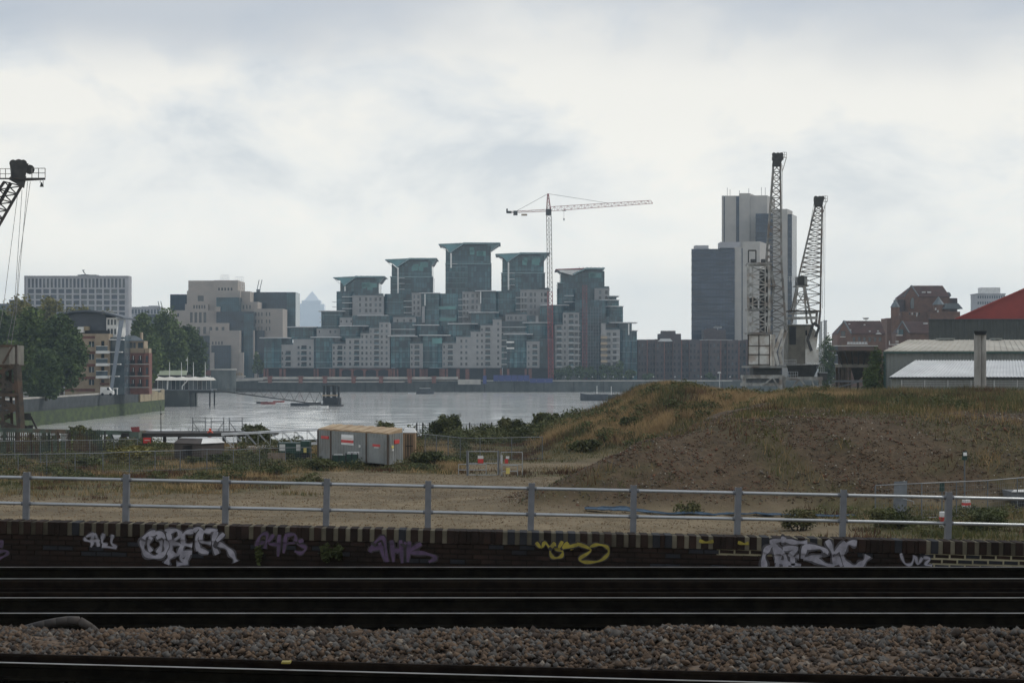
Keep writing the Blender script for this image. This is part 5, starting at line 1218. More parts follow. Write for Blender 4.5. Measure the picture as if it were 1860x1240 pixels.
# boats
def boat(label, px, py, L, W_, H_, mat, cab=None, name='rowing_boat', rot=0.0, cat='boat', inner='darkwood', mast=None):
    Y = CZ*F/(py - YH); X = PX(px, Y)
    o = thing(name, label, cat, (X, Y, 0)); n = 10
    rings = []
    for i in range(n+1):
        u = i/n; x = -L/2 + L*u; w = W_/2*(1 - max(0,(u-.55)/.45)**2.2)*(.82 + .18*min(1,u*6)); sh = H_*(1 + .28*max(0,(u-.6)/.4)**2 + .06*(1-u))
        rings.append([(x,-w,sh),(x,-w*.82,.0),(x,0,-.35),(x,w*.82,0),(x,w,sh)])
    mb = MB(); ca, sa = math.cos(rot), math.sin(rot)
    for r_ in rings: mb.v += [(p[0]*ca-p[1]*sa, p[0]*sa+p[1]*ca, p[2]) for p in r_]
    for i in range(n):
        for j in range(4): mb.f.append((i*5+j, i*5+5+j, i*5+6+j, i*5+1+j))
    mb.f.append((0,1,2,3,4))
    mb.build('hull', M[mat], o, local=True)
    md = MB()
    for i in range(n):
        a, b_ = rings[i], rings[i+1]; q = [(a[0][0],a[0][1]*.9,a[0][2]-.12*H_),(b_[0][0],b_[0][1]*.9,b_[0][2]-.12*H_),(b_[4][0],b_[4][1]*.9,b_[4][2]-.12*H_),(a[4][0],a[4][1]*.9,a[4][2]-.12*H_)]
        md.poly([(p[0]*ca-p[1]*sa, p[0]*sa+p[1]*ca, p[2]) for p in q])
    md.build('deck', M[inner], o, local=True)
    if cab:
        (cx0, cx1, ch, cm) = cab; hh = H_*.9
        mc = MB(); pts = [(cx0,-W_*.34),(cx1,-W_*.3),(cx1,W_*.3),(cx0,W_*.34)]
        pl = [(p[0]*ca-p[1]*sa, p[0]*sa+p[1]*ca) for p in pts]
        mc.prism(pl, hh, hh+ch); co = mc.build('cabin', M[cm], o, local=True)
        pl2 = [(p[0]*1.04, p[1]*1.12) for p in pl]; MB().prism(pl2, hh+ch+.003, hh+ch+.12).build('cabin_roof', M['slab'], o, local=True)
    if mast: MB().tube((mast[0]*ca,mast[0]*sa,H_*.8),(mast[0]*ca,mast[0]*sa,H_+mast[1]),.09,6).build('mast', M['white'], o, local=True)
    return o
boat('small dark rowing boat, leftmost moored under the gangway', 476, 732.5, 3.6, 1.5, .55, 'boat_b', rot=.2)
boat('red rowing boat with a white thwart moored under the gangway', 487, 733.6, 4.6, 1.7, .65, 'boat_r', inner='white', rot=.1)
boat('slim dull red dinghy moored behind the red rowing boat', 507, 730.5, 3.8, 1.4, .5, 'boat_r', rot=.5)
boat('long blue grey covered launch moored beside the landing', 545, 737, 5.6, 1.9, .85, 'boat_b', inner='slab', rot=.05)
boat('low dark dinghy tucked against the landing pontoon', 570, 735.4, 4.4, 1.6, .8, 'crane_dark', rot=.0)
boat('tiny white inflatable tender nosing round the pontoon corner', 590, 740.4, 2.4, 1.3, .5, 'white', inner='white', rot=.6)
boat('dark cabin cruiser anchored in mid river below the towers', 772, 715.4, 7.5, 2.6, 1.0, 'boat_b', cab=(-2.2,2.2,1.5,'pane'), name='motor_boat', rot=.1)
boat('small pale dinghy beside the dark cabin cruiser', 749, 715.2, 3.4, 1.4, .5, 'slab', inner='slab', rot=.2)
boat('dark flat barge moored at the point left of the mound', 1079, 727.5, 9.5, 4.0, 2.1, 'boat_b', inner='slab', name='barge', rot=math.pi, mast=(-1,3))
boat('second dark barge half hidden by the grassy mound', 1104, 727, 8.5, 3.8, 1.9, 'crane_dark', inner='slab', name='barge', rot=math.pi+.1, mast=(-1.2,3))

# ---------------------------------------------------------------- right: gabled brick buildings
def gabled(name, label, Y, gx0, gxm, gx1, rx1, yr, ye, yb, rx_hip, wallm, front_dy=0, cat='building', depth=16):
    """gable end gx0..gx1 facing the camera's left, ridge running right to rx_hip, eaves at ye"""
    o = thing(name, label, cat, (PX((gx0+rx1)/2,Y), Y, GZ))
    g0, gm, g1 = P(gx0,ye,Y+5), P(gxm,yr,Y+2.5), P(gx1,ye,Y)
    mb = MB(); zb = GZ
    # pentagonal gable, then long wall and back
    r1 = Vector((PX(rx_hip,Y+2.5), Y+2.5, gm.z)); e1 = Vector((PX(rx1,Y), Y, g1.z)); b0 = Vector((PX(gx0,Y+5), Y+depth, g1.z)); e1b = Vector((e1.x, Y+depth, g1.z))
    mb.poly([(g0.x,g0.y,zb),(g1.x,g1.y,zb),g1,gm,g0]); mb.poly([(g1.x,g1.y,zb),(e1.x,e1.y,zb),e1,g1]); mb.poly([(e1.x,e1.y,zb),(e1b.x,e1b.y,zb),e1b,e1])
    mb.poly([(e1b.x,e1b.y,zb),(g0.x,Y+depth,zb),(g0.x,Y+depth,g1.z),e1b]); mb.poly([(g0.x,Y+depth,zb),(g0.x,g0.y,zb),g0,(g0.x,Y+depth,g1.z)])
    mb.build('wall', M[wallm], o)
    rf = MB(); up = Vector((0,0,.25)); f_ = Vector((0,-.35,0))
    rf.hexa([g1+f_, e1+f_, r1, gm][::1], [g1+f_+up, e1+f_+up, r1+up, gm+up]); rf.hexa([gm, r1, e1b, Vector((g0.x,Y+depth,g0.z))], [gm+up, r1+up, e1b+up, Vector((g0.x,Y+depth,g0.z))+up]); rf.hexa([g0, gm, Vector((g0.x,Y+depth,g0.z))], [g0+up, gm+up, Vector((g0.x,Y+depth,g0.z))+up])
    rf.hexa([e1+f_, e1b, r1], [e1+f_+up, e1b+up, r1+up])
    ro = rf.build('roof', M['tile'], o)
    bg_ = MB().beam(g1+f_+up*1.2, gm+up*1.2, .35); bg_.beam(g0+up*1.2, gm+up*1.2, .35); bg_.build('bargeboard', M['slate'], o)
    return o, ro
YG = 620
gb, gro = gabled('gabled_building', 'smaller brown gabled brick building with balconies left of the turreted one', YG, 1521, 1533, 1546, 1608, 584, 607, 700, 1599, 'ochre_brick', cat='apartment building')
for (a,y) in ((1544.5,588),(1572,589.5),(1580,601.5),(1595,601),(1545,599)): unit('roof_light', M['slab'], gb, PX(a-1.6,YG), PX(a+1.6,YG), YG-.2+ (607-y)*.12-.45, YG+(607-y)*.12, PZ(y+1,YG), PZ(y-1,YG))
MB().hexa([P(1590,607,YG-.7),P(1602,607,YG-.7),P(1602,607,YG+.4),P(1590,607,YG+.4)], [P(1594,603.6,YG-.7),P(1598,603.6,YG-.7),P(1598,603.6,YG+.4),P(1594,603.6,YG+.4)]).build('dormer', M['slab'], gb)
unit('glass_balcony', M['white'], gb, PX(1538,YG-1), PX(1576,YG-1), YG-1.6, YG-1.5, PZ(625.5,YG), PZ(624.8,YG)); 
for i in range(7): unit('glass_panel', M['slab'], gb, PX(1538.5+i*5.3,YG-1), PX(1543+i*5.3,YG-1), YG-1.55, YG-1.5, PZ(624.5,YG), PZ(621,YG))
unit('balcony_slab', M['white'], gb, PX(1513,YG-1), PX(1594,YG-1), YG-1.8, YG-.02, PZ(628.4,YG), PZ(627.4,YG))
unit('gable_window', M['pane'], gb, PX(1527,YG+3), PX(1536,YG+3), YG+2.0, YG+3, PZ(610,YG), PZ(601,YG)); unit('gable_balcony', M['white'], gb, PX(1526,YG+2), PX(1535,YG+2), YG+1, YG+2, PZ(612,YG), PZ(611,YG))
for r_ in range(4):
    unit('side_wing', M['lead'], gb, PX(1512,YG+1), PX(1522,YG+1), YG+1, YG+10, PZ(644+r_*16,YG), PZ(628.6+r_*16,YG))
    unit('balcony_frame', M['white'], gb, PX(1513,YG), PX(1522,YG), YG-.6, YG+.9, PZ(645+r_*16,YG), PZ(644+r_*16,YG)); unit('balcony_frame', M['white'], gb, PX(1512.6,YG), PX(1513.6,YG), YG-.5, YG-.3, PZ(644+r_*16,YG)+.01, PZ(638+r_*16,YG))
for i in range(6): unit('window', M['pane'], gb, PX(1549+i*9.5,YG), PX(1553.5+i*9.5,YG), YG-.06, YG+.05, PZ(620,YG), PZ(612,YG))
mb = MB(); mb.tube(P(1573,584,YG+3),P(1573,580,YG+3),.12,6); mb.hexa([P(1569,580,YG+2),P(1577,580,YG+2),P(1577,580,YG+4),P(1569,580,YG+4)],[P(1566.5,577,YG+1.6),P(1578.5,577,YG+1.6),P(1578.5,577,YG+4.4),P(1566.5,577,YG+4.4)])
tag(mb.build('roof_dish', M['slab']), 'flat pale dish on the ridge of the smaller gabled building', 'dish aerial')
YK = 680
ck, cro = gabled('turreted_building', 'large brown brick building with steep roof, arched window and conical turrets', YK, 1643, 1655.5, 1668.5, 1725, 520, 540, 700, 1712, 'ochre_brick', cat='apartment building', depth=22)
mb = MB(); prof = [P(1654.5,560,YK+1.6), P(1661,560,YK+1.6), P(1661.6,550,YK+1.6), P(1660,543,YK+1.6), P(1657.6,539,YK+1.6), P(1655.4,543,YK+1.6), P(1654,550,YK+1.6)]
mb.hexa([p+Vector((0,1.3,0)) for p in prof], [p - Vector((0,.0,0)) for p in prof]); mb.build('arched_window', M['pane_l'], ck)
for (a,y) in ((1678.5,530.5),(1688.5,530.5)): unit('roof_light', M['slab'], ck, PX(a-3.4,YK), PX(a+3.4,YK), YK+.5, YK+1.4, PZ(y+1.3,YK), PZ(y-1.3,YK))
def turret(px, w, ytop, yeave, Y, m_):
    cx = PX(px,Y); r_ = w/2*Y/F; an = [2*math.pi*i/8+.39 for i in range(8)]
    MB().prism([(cx+r_*math.cos(a),Y+r_*math.sin(a)) for a in an], GZ, PZ(yeave,Y)).build('turret', M['ochre_brick'], ck)
    mb = MB(); n = 8; mb.v = [(cx+r_*1.15*math.cos(a),Y+r_*1.15*math.sin(a),PZ(yeave,Y)+.003) for a in an] + [(cx,Y,PZ(ytop,Y))]; mb.f = [(i,(i+1)%8,8) for i in range(8)] + [tuple(range(7,-1,-1))]
    mb.build('turret_roof', M['slate'], ck)
turret(1626, 16, 543, 558, YK-3, 0); turret(1704.5, 20, 538, 553.5, YK-6, 0)
MB().box(PX(1634,YK+1), PX(1645,YK+1), YK+4, YK+12, GZ, PZ(543,YK)).build('side_bay', M['brown_brick'], ck); MB().box(PX(1727,YK), PX(1742.5,YK), YK+3, YK+14, GZ, PZ(540.8,YK)).build('end_block', M['brown_brick'], ck)
MB().box(PX(1612,YK-4), PX(1640,YK-4), YK-3, YK+8, GZ, PZ(578,YK)).box(PX(1640,YK-4)+.01, PX(1690,YK-4), YK-2.5, YK+6, GZ, PZ(566,YK)).box(PX(1690,YK-8), PX(1744,YK-8), YK-8, YK+4, GZ, PZ(567,YK)).build('lower_wing', M['ochre_brick'], ck)
MB().side([(PX(1713,YK-9),PZ(562,YK)),(PX(1750,YK-9),PZ(562,YK)),(PX(1741,YK-9),PZ(552,YK)),(PX(1722,YK-9),PZ(552,YK))], YK-8.5, YK-2).build('hipped_roof', M['slate'], ck)
an8 = [math.pi*i/8 for i in range(9)]
MB().side([(PX(1723+6*math.cos(a),YK),PZ(538-8*math.sin(a),YK)) for a in an8], YK+1, YK+12).build('copper_vault', M['slate'], ck)
for i in range(5): unit('window', M['slab' if i % 2 else 'pane'], ck, PX(1652+i*4.4,YK-3), PX(1654+i*4.4,YK-3), YK-2.6, YK-2.45, PZ(572,YK), PZ(568,YK))
for (a,y) in ((1640,570),(1700,561),(1704,565),(1672,572)): unit('window', M['slab'], ck, PX(a-.8,YK-9), PX(a+.8,YK-9), YK-9.2 if a > 1690 else YK-3.1, YK-8 if a > 1690 else YK-2.4, PZ(y+2,YK-9), PZ(y-2,YK-9))
gs, gsr = gabled('gabled_building', 'front gabled brick wing with blue window below the turreted building', 640, 1628, 1639, 1651, 1690, 585, 606, 700, 1686, 'ochre_brick', cat='apartment building', depth=12)
unit('gable_window', M['mi_glass2'], gs, PX(1632,641), PX(1641,641), 641.2, 642.6, PZ(607,640), PZ(598,640)); unit('gable_balcony', M['white'], gs, PX(1629.5,640), PX(1640,640), 640.2, 642, PZ(609.4,640), PZ(608,640))
unit('roof_light', M['slab'], gs, PX(1678,640), PX(1685,640), 640.2, 641.0, PZ(588.5,640), PZ(586,640))
for (a,b_,y0,y1) in ((1615,1616.4,619,626),(1615,1626,625,626.4),(1627,1632,619,621),(1627,1632,623.5,625),(1613,1634,631,632.2)): unit('balcony_frame', M['white'], gs, PX(a,639), PX(b_,639), 638.8, 639.3, PZ(y1,639), PZ(y0,639))
# far tower top right and paired chimneys
ft = simple_block('residential_tower', 'far grey residential tower rising behind the red gabled shed', 1775, 1826, 534.5, 1250, 18, 'block', 12, 14, cat='residential tower', wmat='farglass', w=.6, h=.45)
MB().box(PX(1783,1253), PX(1817,1253), 1253, 1263, PZ(534,1253)+.01, PZ(522,1253)).build('roof_house', M['white'], ft)
for k, (a, y) in enumerate(((1490.5,585),(1499,583))):
    ch = thing('far_chimney', 'slim grey chimney, %s of the pair right of the cranes' % ('left' if k == 0 else 'right'), 'chimney', (PX(a,1500), 1500, GZ))
    MB().tube((PX(a,1500),1500,GZ),(PX(a,1500),1500,PZ(y,1500)),1.5,12,1.3).build('shaft', M['conc'], ch); MB().tube((PX(a,1500),1500,PZ(y,1500)+.01),(PX(a,1500),1500,PZ(y-1.5,1500)),1.6,12,1.6).build('rim', M['block'], ch)
# ================================================================== sheds on the right
def ribs(mb, x0, x1, z0, z1, y, step=.42, d=.06):
    """trapezoid-profile sheet facing -y"""
    n = int((x1-x0)/step)
    for i in range(n):
        a = x0 + (x1-x0)*i/n; b_ = x0 + (x1-x0)*(i+1)/n; w = b_-a
        p = [(a,y),(a+.45*w,y),(a+.55*w,y-d),(a+.9*w,y-d),(b_,y)]
        for (xa,ya),(xb,yb) in zip(p[:-1],p[1:]): mb.poly([(xa,ya,z0),(xb,yb,z0),(xb,yb,z1),(xa,ya,z1)])
YF = 262
sh = thing('corrugated_shed', 'grey corrugated shed with beige roof and white lean-to at the right edge', 'shed', (PX(1700,YF), YF, GY))
X0 = PX(1607,YF); X1 = PX(2020,YF); ze = PZ(641.5,YF)
mb = MB(); ribs(mb, X0, X1, GY-.5, ze, YF, .5, .07); mb.prism([(X0,YF+.05),(X1,YF+.05),(X1+10,YF+26),(PX(1608,YF+26),YF+26)], GY-.5, ze-.01); mb.build('wall', M['shed'], sh)
unit('corner_trim', M['trimgreen'], sh, X0-.18, X0+.12, YF-.15, YF+.1, GY-.5, ze); unit('eaves_trim', M['trimgreen'], sh, X0-.25, X1, YF-.45, YF-.1, ze-.02, ze+.22)
zr = PZ(618.5,YF+12); xr = PX(1649,YF+12)
MB().hexa([(X0-.2,YF-.4,ze+.23),(X1,YF-.4,ze+.23),(X1,YF+12,zr),(xr,YF+12,zr)],[(X0-.2,YF-.4,ze+.33),(X1,YF-.4,ze+.33),(X1,YF+12,zr+.1),(xr,YF+12,zr+.1)]).build('roof_slope', M['shedroof'], sh)
mb = MB(); mb.poly([(X0-.2,YF-.4,ze+.3),(xr,YF+12,zr+.08),(PX(1608,YF+25),YF+25,ze+.3)]); mb.poly([(xr,YF+12,zr+.08),(X1,YF+12,zr+.08),(X1,YF+25,ze+.3),(PX(1608,YF+25),YF+25,ze+.3)]); mb.build('roof_back', M['shedroof'], sh)
for i in range(36):
    u = (i+.5)/36; p0 = Vector((X0-.2+(X1-X0+.2)*u, YF-.42, ze+.36)); p1 = Vector((xr+(X1-xr)*u, YF+12, zr+.13)); MB().beam(p0, p1, .09, .07).build('roof_lap', M['shedroof'], sh)
for (a,b_) in ((1702,1732),(1800,1818)): unit('ridge_vent', M['shed'], sh, PX(a,YF+12), PX(b_,YF+12), YF+11.2, YF+12.8, zr+.11, zr+.35)
# lean-to
YL = 250
lx0, lx1 = PX(1618,YL), PX(2010,YL); lze = PZ(685,YL); lzr = PZ(655,YL+9); lxr = PX(1661,YL+9)
mb = MB(); ribs(mb, lx0, lx1, GY-.5, lze, YL, .45, .06); mb.prism([(lx0,YL+.04),(lx1,YL+.04),(lx1+3,YL+9),(PX(1619,YL+9),YL+9)], GY-.5, lze-.01); mb.build('lean_to_wall', M['shed'], sh)
mb = MB(); n = 62                                                     # ribbed white sheets, one slope
for i in range(n):
    u0, u1 = i/n, (i+.5)/n; u2 = (i+1)/n
    lo = lambda u: (lx0-.3 + (lx1-lx0+.3)*u, YL-.35, lze+.02); hi = lambda u: (lxr + (lx1-lxr)*u, YL+9, lzr)
    up = lambda p, h: (p[0],p[1],p[2]+h)
    mb.poly([lo(u0),lo(u1),hi(u1),hi(u0)]); mb.hexa([lo(u1),lo(u2),hi(u2),hi(u1)],[up(lo(u1),.09),up(lo(u2),.09),up(hi(u2),.09),up(hi(u1),.09)])
mb.build('lean_to_roof', M['shedwhite'], sh)
mb = MB().poly([(lx0-.3,YL-.35,lze),(lxr,YL+9,lzr),(PX(1618.5,YL+9),YL+9,lze)]); mb.build('lean_to_gable', M['shed'], sh)
unit('gutter', M['dark'], sh, lx0-.3, lx1, YL-.5, YL-.36, lze-.16, lze+.02)
for r_ in range(4):
    for i in range(7):
        a = 1638 + i*42
        unit('louvre', M['slab'], sh, PX(a,YL), PX(a+39.5,YL), YL-.2, YL-.08, PZ(691.6+r_*3.2+.6,YL), PZ(691.6+r_*3.2-.2,YL))
for i in range(8): unit('louvre_post', M['slab'], sh, PX(1637.4+i*42-1.1,YL), PX(1637.4+i*42+.6,YL), YL-.24, YL-.07, PZ(703,YL), PZ(690,YL))
fl = thing('flue', 'tall double concrete flue with dark cap in front of the white lean-to', 'flue', (PX(1781,246), 246, GY))
MB().tube((PX(1775.5,246),246,GY-.5),(PX(1775.5,246),246,PZ(606,246)),.43,14).build('pipe', M['flue'], fl, smooth=False); MB().tube((PX(1786.6,246),246.3,GY-.5),(PX(1786.6,246),246.3,PZ(606,246)),.40,14).build('pipe', M['flue'], fl)
MB().hexa([P(1771,608,245.4),P(1790.5,608,245.4),P(1790.5,608,246.9),P(1771,608,246.9)],[P(1768.5,601,245),P(1792.5,601,245),P(1792.5,601,247.2),P(1768.5,601,247.2)]).build('cap', M['dark'], fl)
# big dark shed with red gabled roof
YR = 345
bs_ = thing('red_roofed_shed', 'large dark green shed with a deep red gable behind the grey shed', 'shed', (PX(1800,YR), YR, GY))
mb = MB(); ribs(mb, PX(1687,YR), PX(2100,YR), GY-.5, PZ(580.5,YR), YR, 1.1, .09); mb.prism([(PX(1687,YR),YR+.05),(PX(2100,YR),YR+.05),(PX(2100,YR+40),YR+40),(PX(1688,YR+40),YR+40)], GY-.5, PZ(580.5,YR)-.02); mb.build('wall', M['shedgreen'], bs_)
unit('eaves_trim', M['lead'], bs_, PX(1686,YR), PX(2100,YR), YR-.3, YR-.12, PZ(580.5,YR)-.02, PZ(579.3,YR))
MB().side([(PX(1737,YR+4),PZ(579,YR+4)),(PX(2200,YR+4),PZ(579,YR+4)),(PX(1970,YR+4),PZ(478,YR+4))], YR+4, YR+6).build('red_gable', M['redroof'], bs_)
mb = MB().beam(P(1735,579.5,YR+3.8), P(1970,477,YR+3.8), .3); mb.build('verge', M['redroof'], bs_)

# rusty hopper on legs
YHp = 300
hp = thing('rusty_hopper', 'dark red rusty hopper on steel legs beside the small tree', 'hopper', (PX(1560,YHp), YHp, GY))
MB().hexa([P(1529,661,YHp-2),P(1588,661,YHp-2),P(1588,661,YHp+4),P(1529,661,YHp+4)],[P(1519,638,YHp-3.5),P(1600,638,YHp-3.5),P(1600,638,YHp+6),P(1519,638,YHp+6)]).build('bin', M['redpaint' if False else 'rust'], hp)
for i in range(7): MB().beam(P(1530+i*9.6,661.5,YHp-2.1), P(1521+i*13,638,YHp-3.65), .22).build('stiffener', M['rust_d'], hp)
MB().box(PX(1518,YHp), PX(1601,YHp), YHp-3.7, YHp+6.2, PZ(638,YHp)+.003, PZ(636.5,YHp)).build('rim', M['rust'], hp)
MB().box(PX(1525,YHp), PX(1590,YHp), YHp-2.2, YHp+4.2, PZ(667,YHp), PZ(661,YHp)-.003).build('ring_beam', M['olive'], hp)
for px in (1527, 1534, 1540, 1566, 1585): 
    for dy in (-1.8, 3.6): MB().beam((PX(px,YHp),YHp+dy,GY-.3),(PX(px,YHp),YHp+dy,PZ(667,YHp)),.34).build('leg', M['rust'], hp)
MB().hexa([P(1552,690,YHp),P(1560,690,YHp),P(1560,690,YHp+1),P(1552,690,YHp+1)],[P(1545,667.5,YHp-1.5),P(1584,667.5,YHp-1.5),P(1584,667.5,YHp+3),P(1545,667.5,YHp+3)]).build('chute', M['rust_d'], hp)
MB().beam(P(1512,692,YHp-2),P(1592,692,YHp-2),.3).beam(P(1515,705,YHp-2),P(1560,693,YHp-2),.18).build('walkway', M['steel_grey'], hp)

# ================================================================== dock cranes
def handrail(mb, a, b_, h, n, w=.06):
    a = Vector(a); b_ = Vector(b_); u = Vector((0,0,h))
    for i in range(n+1): p = a.lerp(b_, i/n); mb.beam(p, p+u, w)
    mb.beam(a+u, b_+u, w); mb.beam(a+u*.5, b_+u*.5, w)
YQ = 332
def q4(pxa, pxb, py, Y, dy): return [P(pxa,py,Y-dy), P(pxb,py,Y-dy), P(pxb,py,Y+dy), P(pxa,py,Y+dy)]
ca = thing('dock_crane', 'tall weathered grey dock crane with near vertical jib, left of the pair', 'dock crane', (PX(1392,YQ), YQ, GY))
pt = MB()
for (a, dy) in ((1352,-3),(1418,-3),(1352,3.5),(1418,3.5)):
    pt.beam((PX(a,YQ+dy),YQ+dy,GY-.3), (PX(a,YQ+dy),YQ+dy,PZ(684,YQ)), .55)
for dy in (-3, 3.5): pt.beam(P(1345,698,YQ+dy), P(1420,698,YQ+dy), .5); pt.beam(P(1350,684,YQ+dy), P(1420,684,YQ+dy), .6)
pt.beam((PX(1352,YQ),YQ-3,PZ(684,YQ)),(PX(1352,YQ),YQ+3.5,PZ(684,YQ)),.5); pt.beam((PX(1418,YQ),YQ-3,PZ(684,YQ)),(PX(1418,YQ),YQ+3.5,PZ(684,YQ)),.5); pt.beam(P(1386,700,YQ-3.4), P(1402,686,YQ-3.4), .25); pt.beam(P(1416,706,YQ-3.4), P(1404,686,YQ-3.4), .25)
pt.build('portal', M['crane_pale'], ca)
MB().box(PX(1350,YQ), PX(1412,YQ), YQ-2.6, YQ+3, PZ(698,YQ), PZ(685,YQ)).build('portal_room', M['steel_grey'], ca)
MB().box(PX(1365,YQ), PX(1416,YQ), YQ-2.5, YQ+2.5, PZ(683,YQ), PZ(668,YQ)).build('slew_ring', M['crane_dark'], ca)
MB().box(PX(1352,YQ), PX(1424,YQ), YQ-3.6, YQ+4, PZ(667.9,YQ), PZ(664,YQ)).build('platform', M['crane_grey'], ca)
plan = [(PX(1357,YQ),YQ-1.0),(PX(1394.5,YQ),YQ-3.2),(PX(1410,YQ),YQ+1.2),(PX(1372,YQ),YQ+3.6)]
hs = MB().prism(plan, PZ(664,YQ)+.003, PZ(607.5,YQ)).build('machine_house', M['crane_white'], ca)
mb = MB(); a_, b_ = Vector((*plan[0],0)), Vector((*plan[1],0)); nrm = Vector(((b_-a_).y,-(b_-a_).x,0)).normalized()*.07
for u in (.02,.5,.98): p = a_.lerp(b_,u)+nrm; mb.beam((p.x,p.y,PZ(663.5,YQ)),(p.x,p.y,PZ(608,YQ)),.14)
for y in (609,628,644,662): p, q_ = a_+nrm, b_+nrm; mb.beam((p.x,p.y,PZ(y,YQ)),(q_.x,q_.y,PZ(y,YQ)),.14)
mb.build('panel_frame', M['rust'], hs)
mb = MB(); 
side = [P(1411,606,YQ-1),P(1418,612,YQ-1),P(1408,640,YQ-1),P(1414,663,YQ-1),P(1420,662,YQ-1),P(1414,641,YQ-1),P(1426,600,YQ-1),P(1420,596,YQ-1)]
mb.beam(P(1413,663,YQ-1.4),P(1407,640,YQ-1.4),.75,.5); mb.beam(P(1407,640,YQ-1.4),P(1421,598,YQ-1.4),.75,.5); mb.beam(P(1420,663,YQ+1),P(1416,640,YQ+1),.5,.5); mb.beam(P(1416,640,YQ+1),P(1428,600,YQ+1),.5,.5)
mb.build('jib_rocker', M['crane_white'], ca)
mb = MB().lattice(q4(1359,1397,607,YQ,2.2), q4(1359,1397,481,YQ,2.2), 7, .42, .2, cross=True)
for x in (1367, 1390): mb.beam(P(x,607,YQ-2.2),P(x,481,YQ-2.2),.22)
mb.build('tower_frame', M['crane_pale'], ca)
MB().box(PX(1356,YQ), PX(1399,YQ), YQ-2.6, YQ+2.6, PZ(607,YQ)+.0, PZ(603.5,YQ)).box(PX(1357,YQ), PX(1398,YQ), YQ-2.5, YQ+2.5, PZ(564,YQ), PZ(560.5,YQ)).box(PX(1357,YQ), PX(1399,YQ), YQ-2.5, YQ+2.5, PZ(482,YQ), PZ(478,YQ)).build('tower_platform', M['crane_grey'], ca)
MB().box(PX(1381,YQ), PX(1392,YQ), YQ-1.2, YQ+1.2, PZ(604,YQ), PZ(490,YQ)).box(PX(1362,YQ), PX(1375,YQ), YQ-1, YQ+1, PZ(561,YQ), PZ(541,YQ)).box(PX(1381,YQ), PX(1394,YQ), YQ-1.4, YQ+1.4, PZ(528,YQ), PZ(519,YQ)).build('counterweight', M['crane_dark'], ca)
mb = MB()
for px in (1368, 1387): mb.tube(P(px-4.5,475,YQ), P(px+4.5,475,YQ), .42, 10)
mb.build('sheave', M['crane_dark'], ca)
MB().beam(P(1359.5,478,YQ),P(1359.5,455,YQ),.2).beam(P(1373,478,YQ),P(1373,455,YQ),.2).beam(P(1359,455,YQ),P(1373.5,455,YQ),.22).build('top_frame', M['crane_dark'], ca)
mb = MB().beam(P(1398,482,YQ-1.5),P(1406,518,YQ-1.5),.5); mb.beam(P(1406,518,YQ-1.5),P(1400,560,YQ-1.5),.35); mb.box(PX(1398,YQ), PX(1410,YQ), YQ-2, YQ+2, PZ(521,YQ), PZ(518.5,YQ)); mb.build('side_bracket', M['crane_grey'], ca)
jib = MB(); lo = q4(1397,1428,602,YQ+1,1.6); mid = q4(1391.5,1419.5,478,YQ+1,1.4); hi = q4(1404,1417.5,312,YQ+1,.55); tp = q4(1404.5,1418,297,YQ+1,.5)
jib.lattice(lo, mid, 8, .3, .16); jib.lattice(mid, hi, 14, .28, .14); jib.lattice(hi, tp, 1, .26, .14)
jib.build('jib', M['crane_grey'], ca)
hd = MB().hexa(q4(1402.5,1417,303,YQ+1,.7), q4(1403.5,1421,290,YQ+1,.9)); hd.box(PX(1403,YQ+1), PX(1422,YQ+1), YQ+.2, YQ+1.8, PZ(290,YQ)+.01, PZ(283,YQ)); 
for px in (1406, 1413, 1419): hd.tube(P(px,281,YQ+.3),P(px,281,YQ+1.7),.38,10)
hd.build('jib_head', M['crane_dark'], ca)
mb = MB(); handrail(mb, P(1421,286,YQ+.4), P(1428.5,286,YQ+.4), .85, 2); mb.beam(P(1421,286,YQ+.4),P(1428.5,286,YQ+.4),.12); mb.beam(P(1428.5,286,YQ+.4),P(1421,312,YQ+.4),.1); mb.build('head_railing', M['crane_grey'], ca)
mb = MB(); mb.tube(P(1403,300,YQ),P(1394,480,YQ),.035,5); mb.tube(P(1421,300,YQ),P(1421,380,YQ),.035,5); mb.build('luffing_rope', M['cable'], ca)
mb = MB(); handrail(mb, P(1424,664,YQ-3), P(1446,664,YQ-3), 1.0, 6); handrail(mb, P(1424,686,YQ-3), P(1449,686,YQ-3), 1.0, 6); mb.box(PX(1423,YQ), PX(1450,YQ), YQ-3.3, YQ-1.5, PZ(687,YQ), PZ(686,YQ)); mb.build('access_railing', M['galv'], ca)

YQ2 = 338; Yb = YQ2
cb_ = thing('dock_crane', 'shorter dock crane with leaning jib and olive machine house, right of the pair', 'dock crane', (PX(1460,Yb), Yb, GY))
pt = MB()
for (a, dy) in ((1424,-3),(1490,-3),(1424,3.5),(1490,3.5)): pt.beam((PX(a,Yb+dy),Yb+dy,GY-.3),(PX(a,Yb+dy),Yb+dy,PZ(684,Yb)),.5)
for dy in (-3,3.5): pt.beam(P(1422,687,Yb+dy),P(1494,687,Yb+dy),.55); pt.beam(P(1437,706,Yb+dy),P(1452,688,Yb+dy),.28); pt.beam(P(1467,706,Yb+dy),P(1453,688,Yb+dy),.28); pt.beam(P(1480,706,Yb+dy),P(1474,688,Yb+dy),.24)
pt.beam((PX(1424,Yb),Yb-3,PZ(687,Yb)),(PX(1424,Yb),Yb+3.5,PZ(687,Yb)),.5); pt.beam((PX(1490,Yb),Yb-3,PZ(687,Yb)),(PX(1490,Yb),Yb+3.5,PZ(687,Yb)),.5); pt.build('portal', M['crane_pale'], cb_)
MB().hexa(q4(1436,1478,685,Yb,2.2), q4(1428,1488,663,Yb,3)).build('slew_ring', M['crane_dark'], cb_)
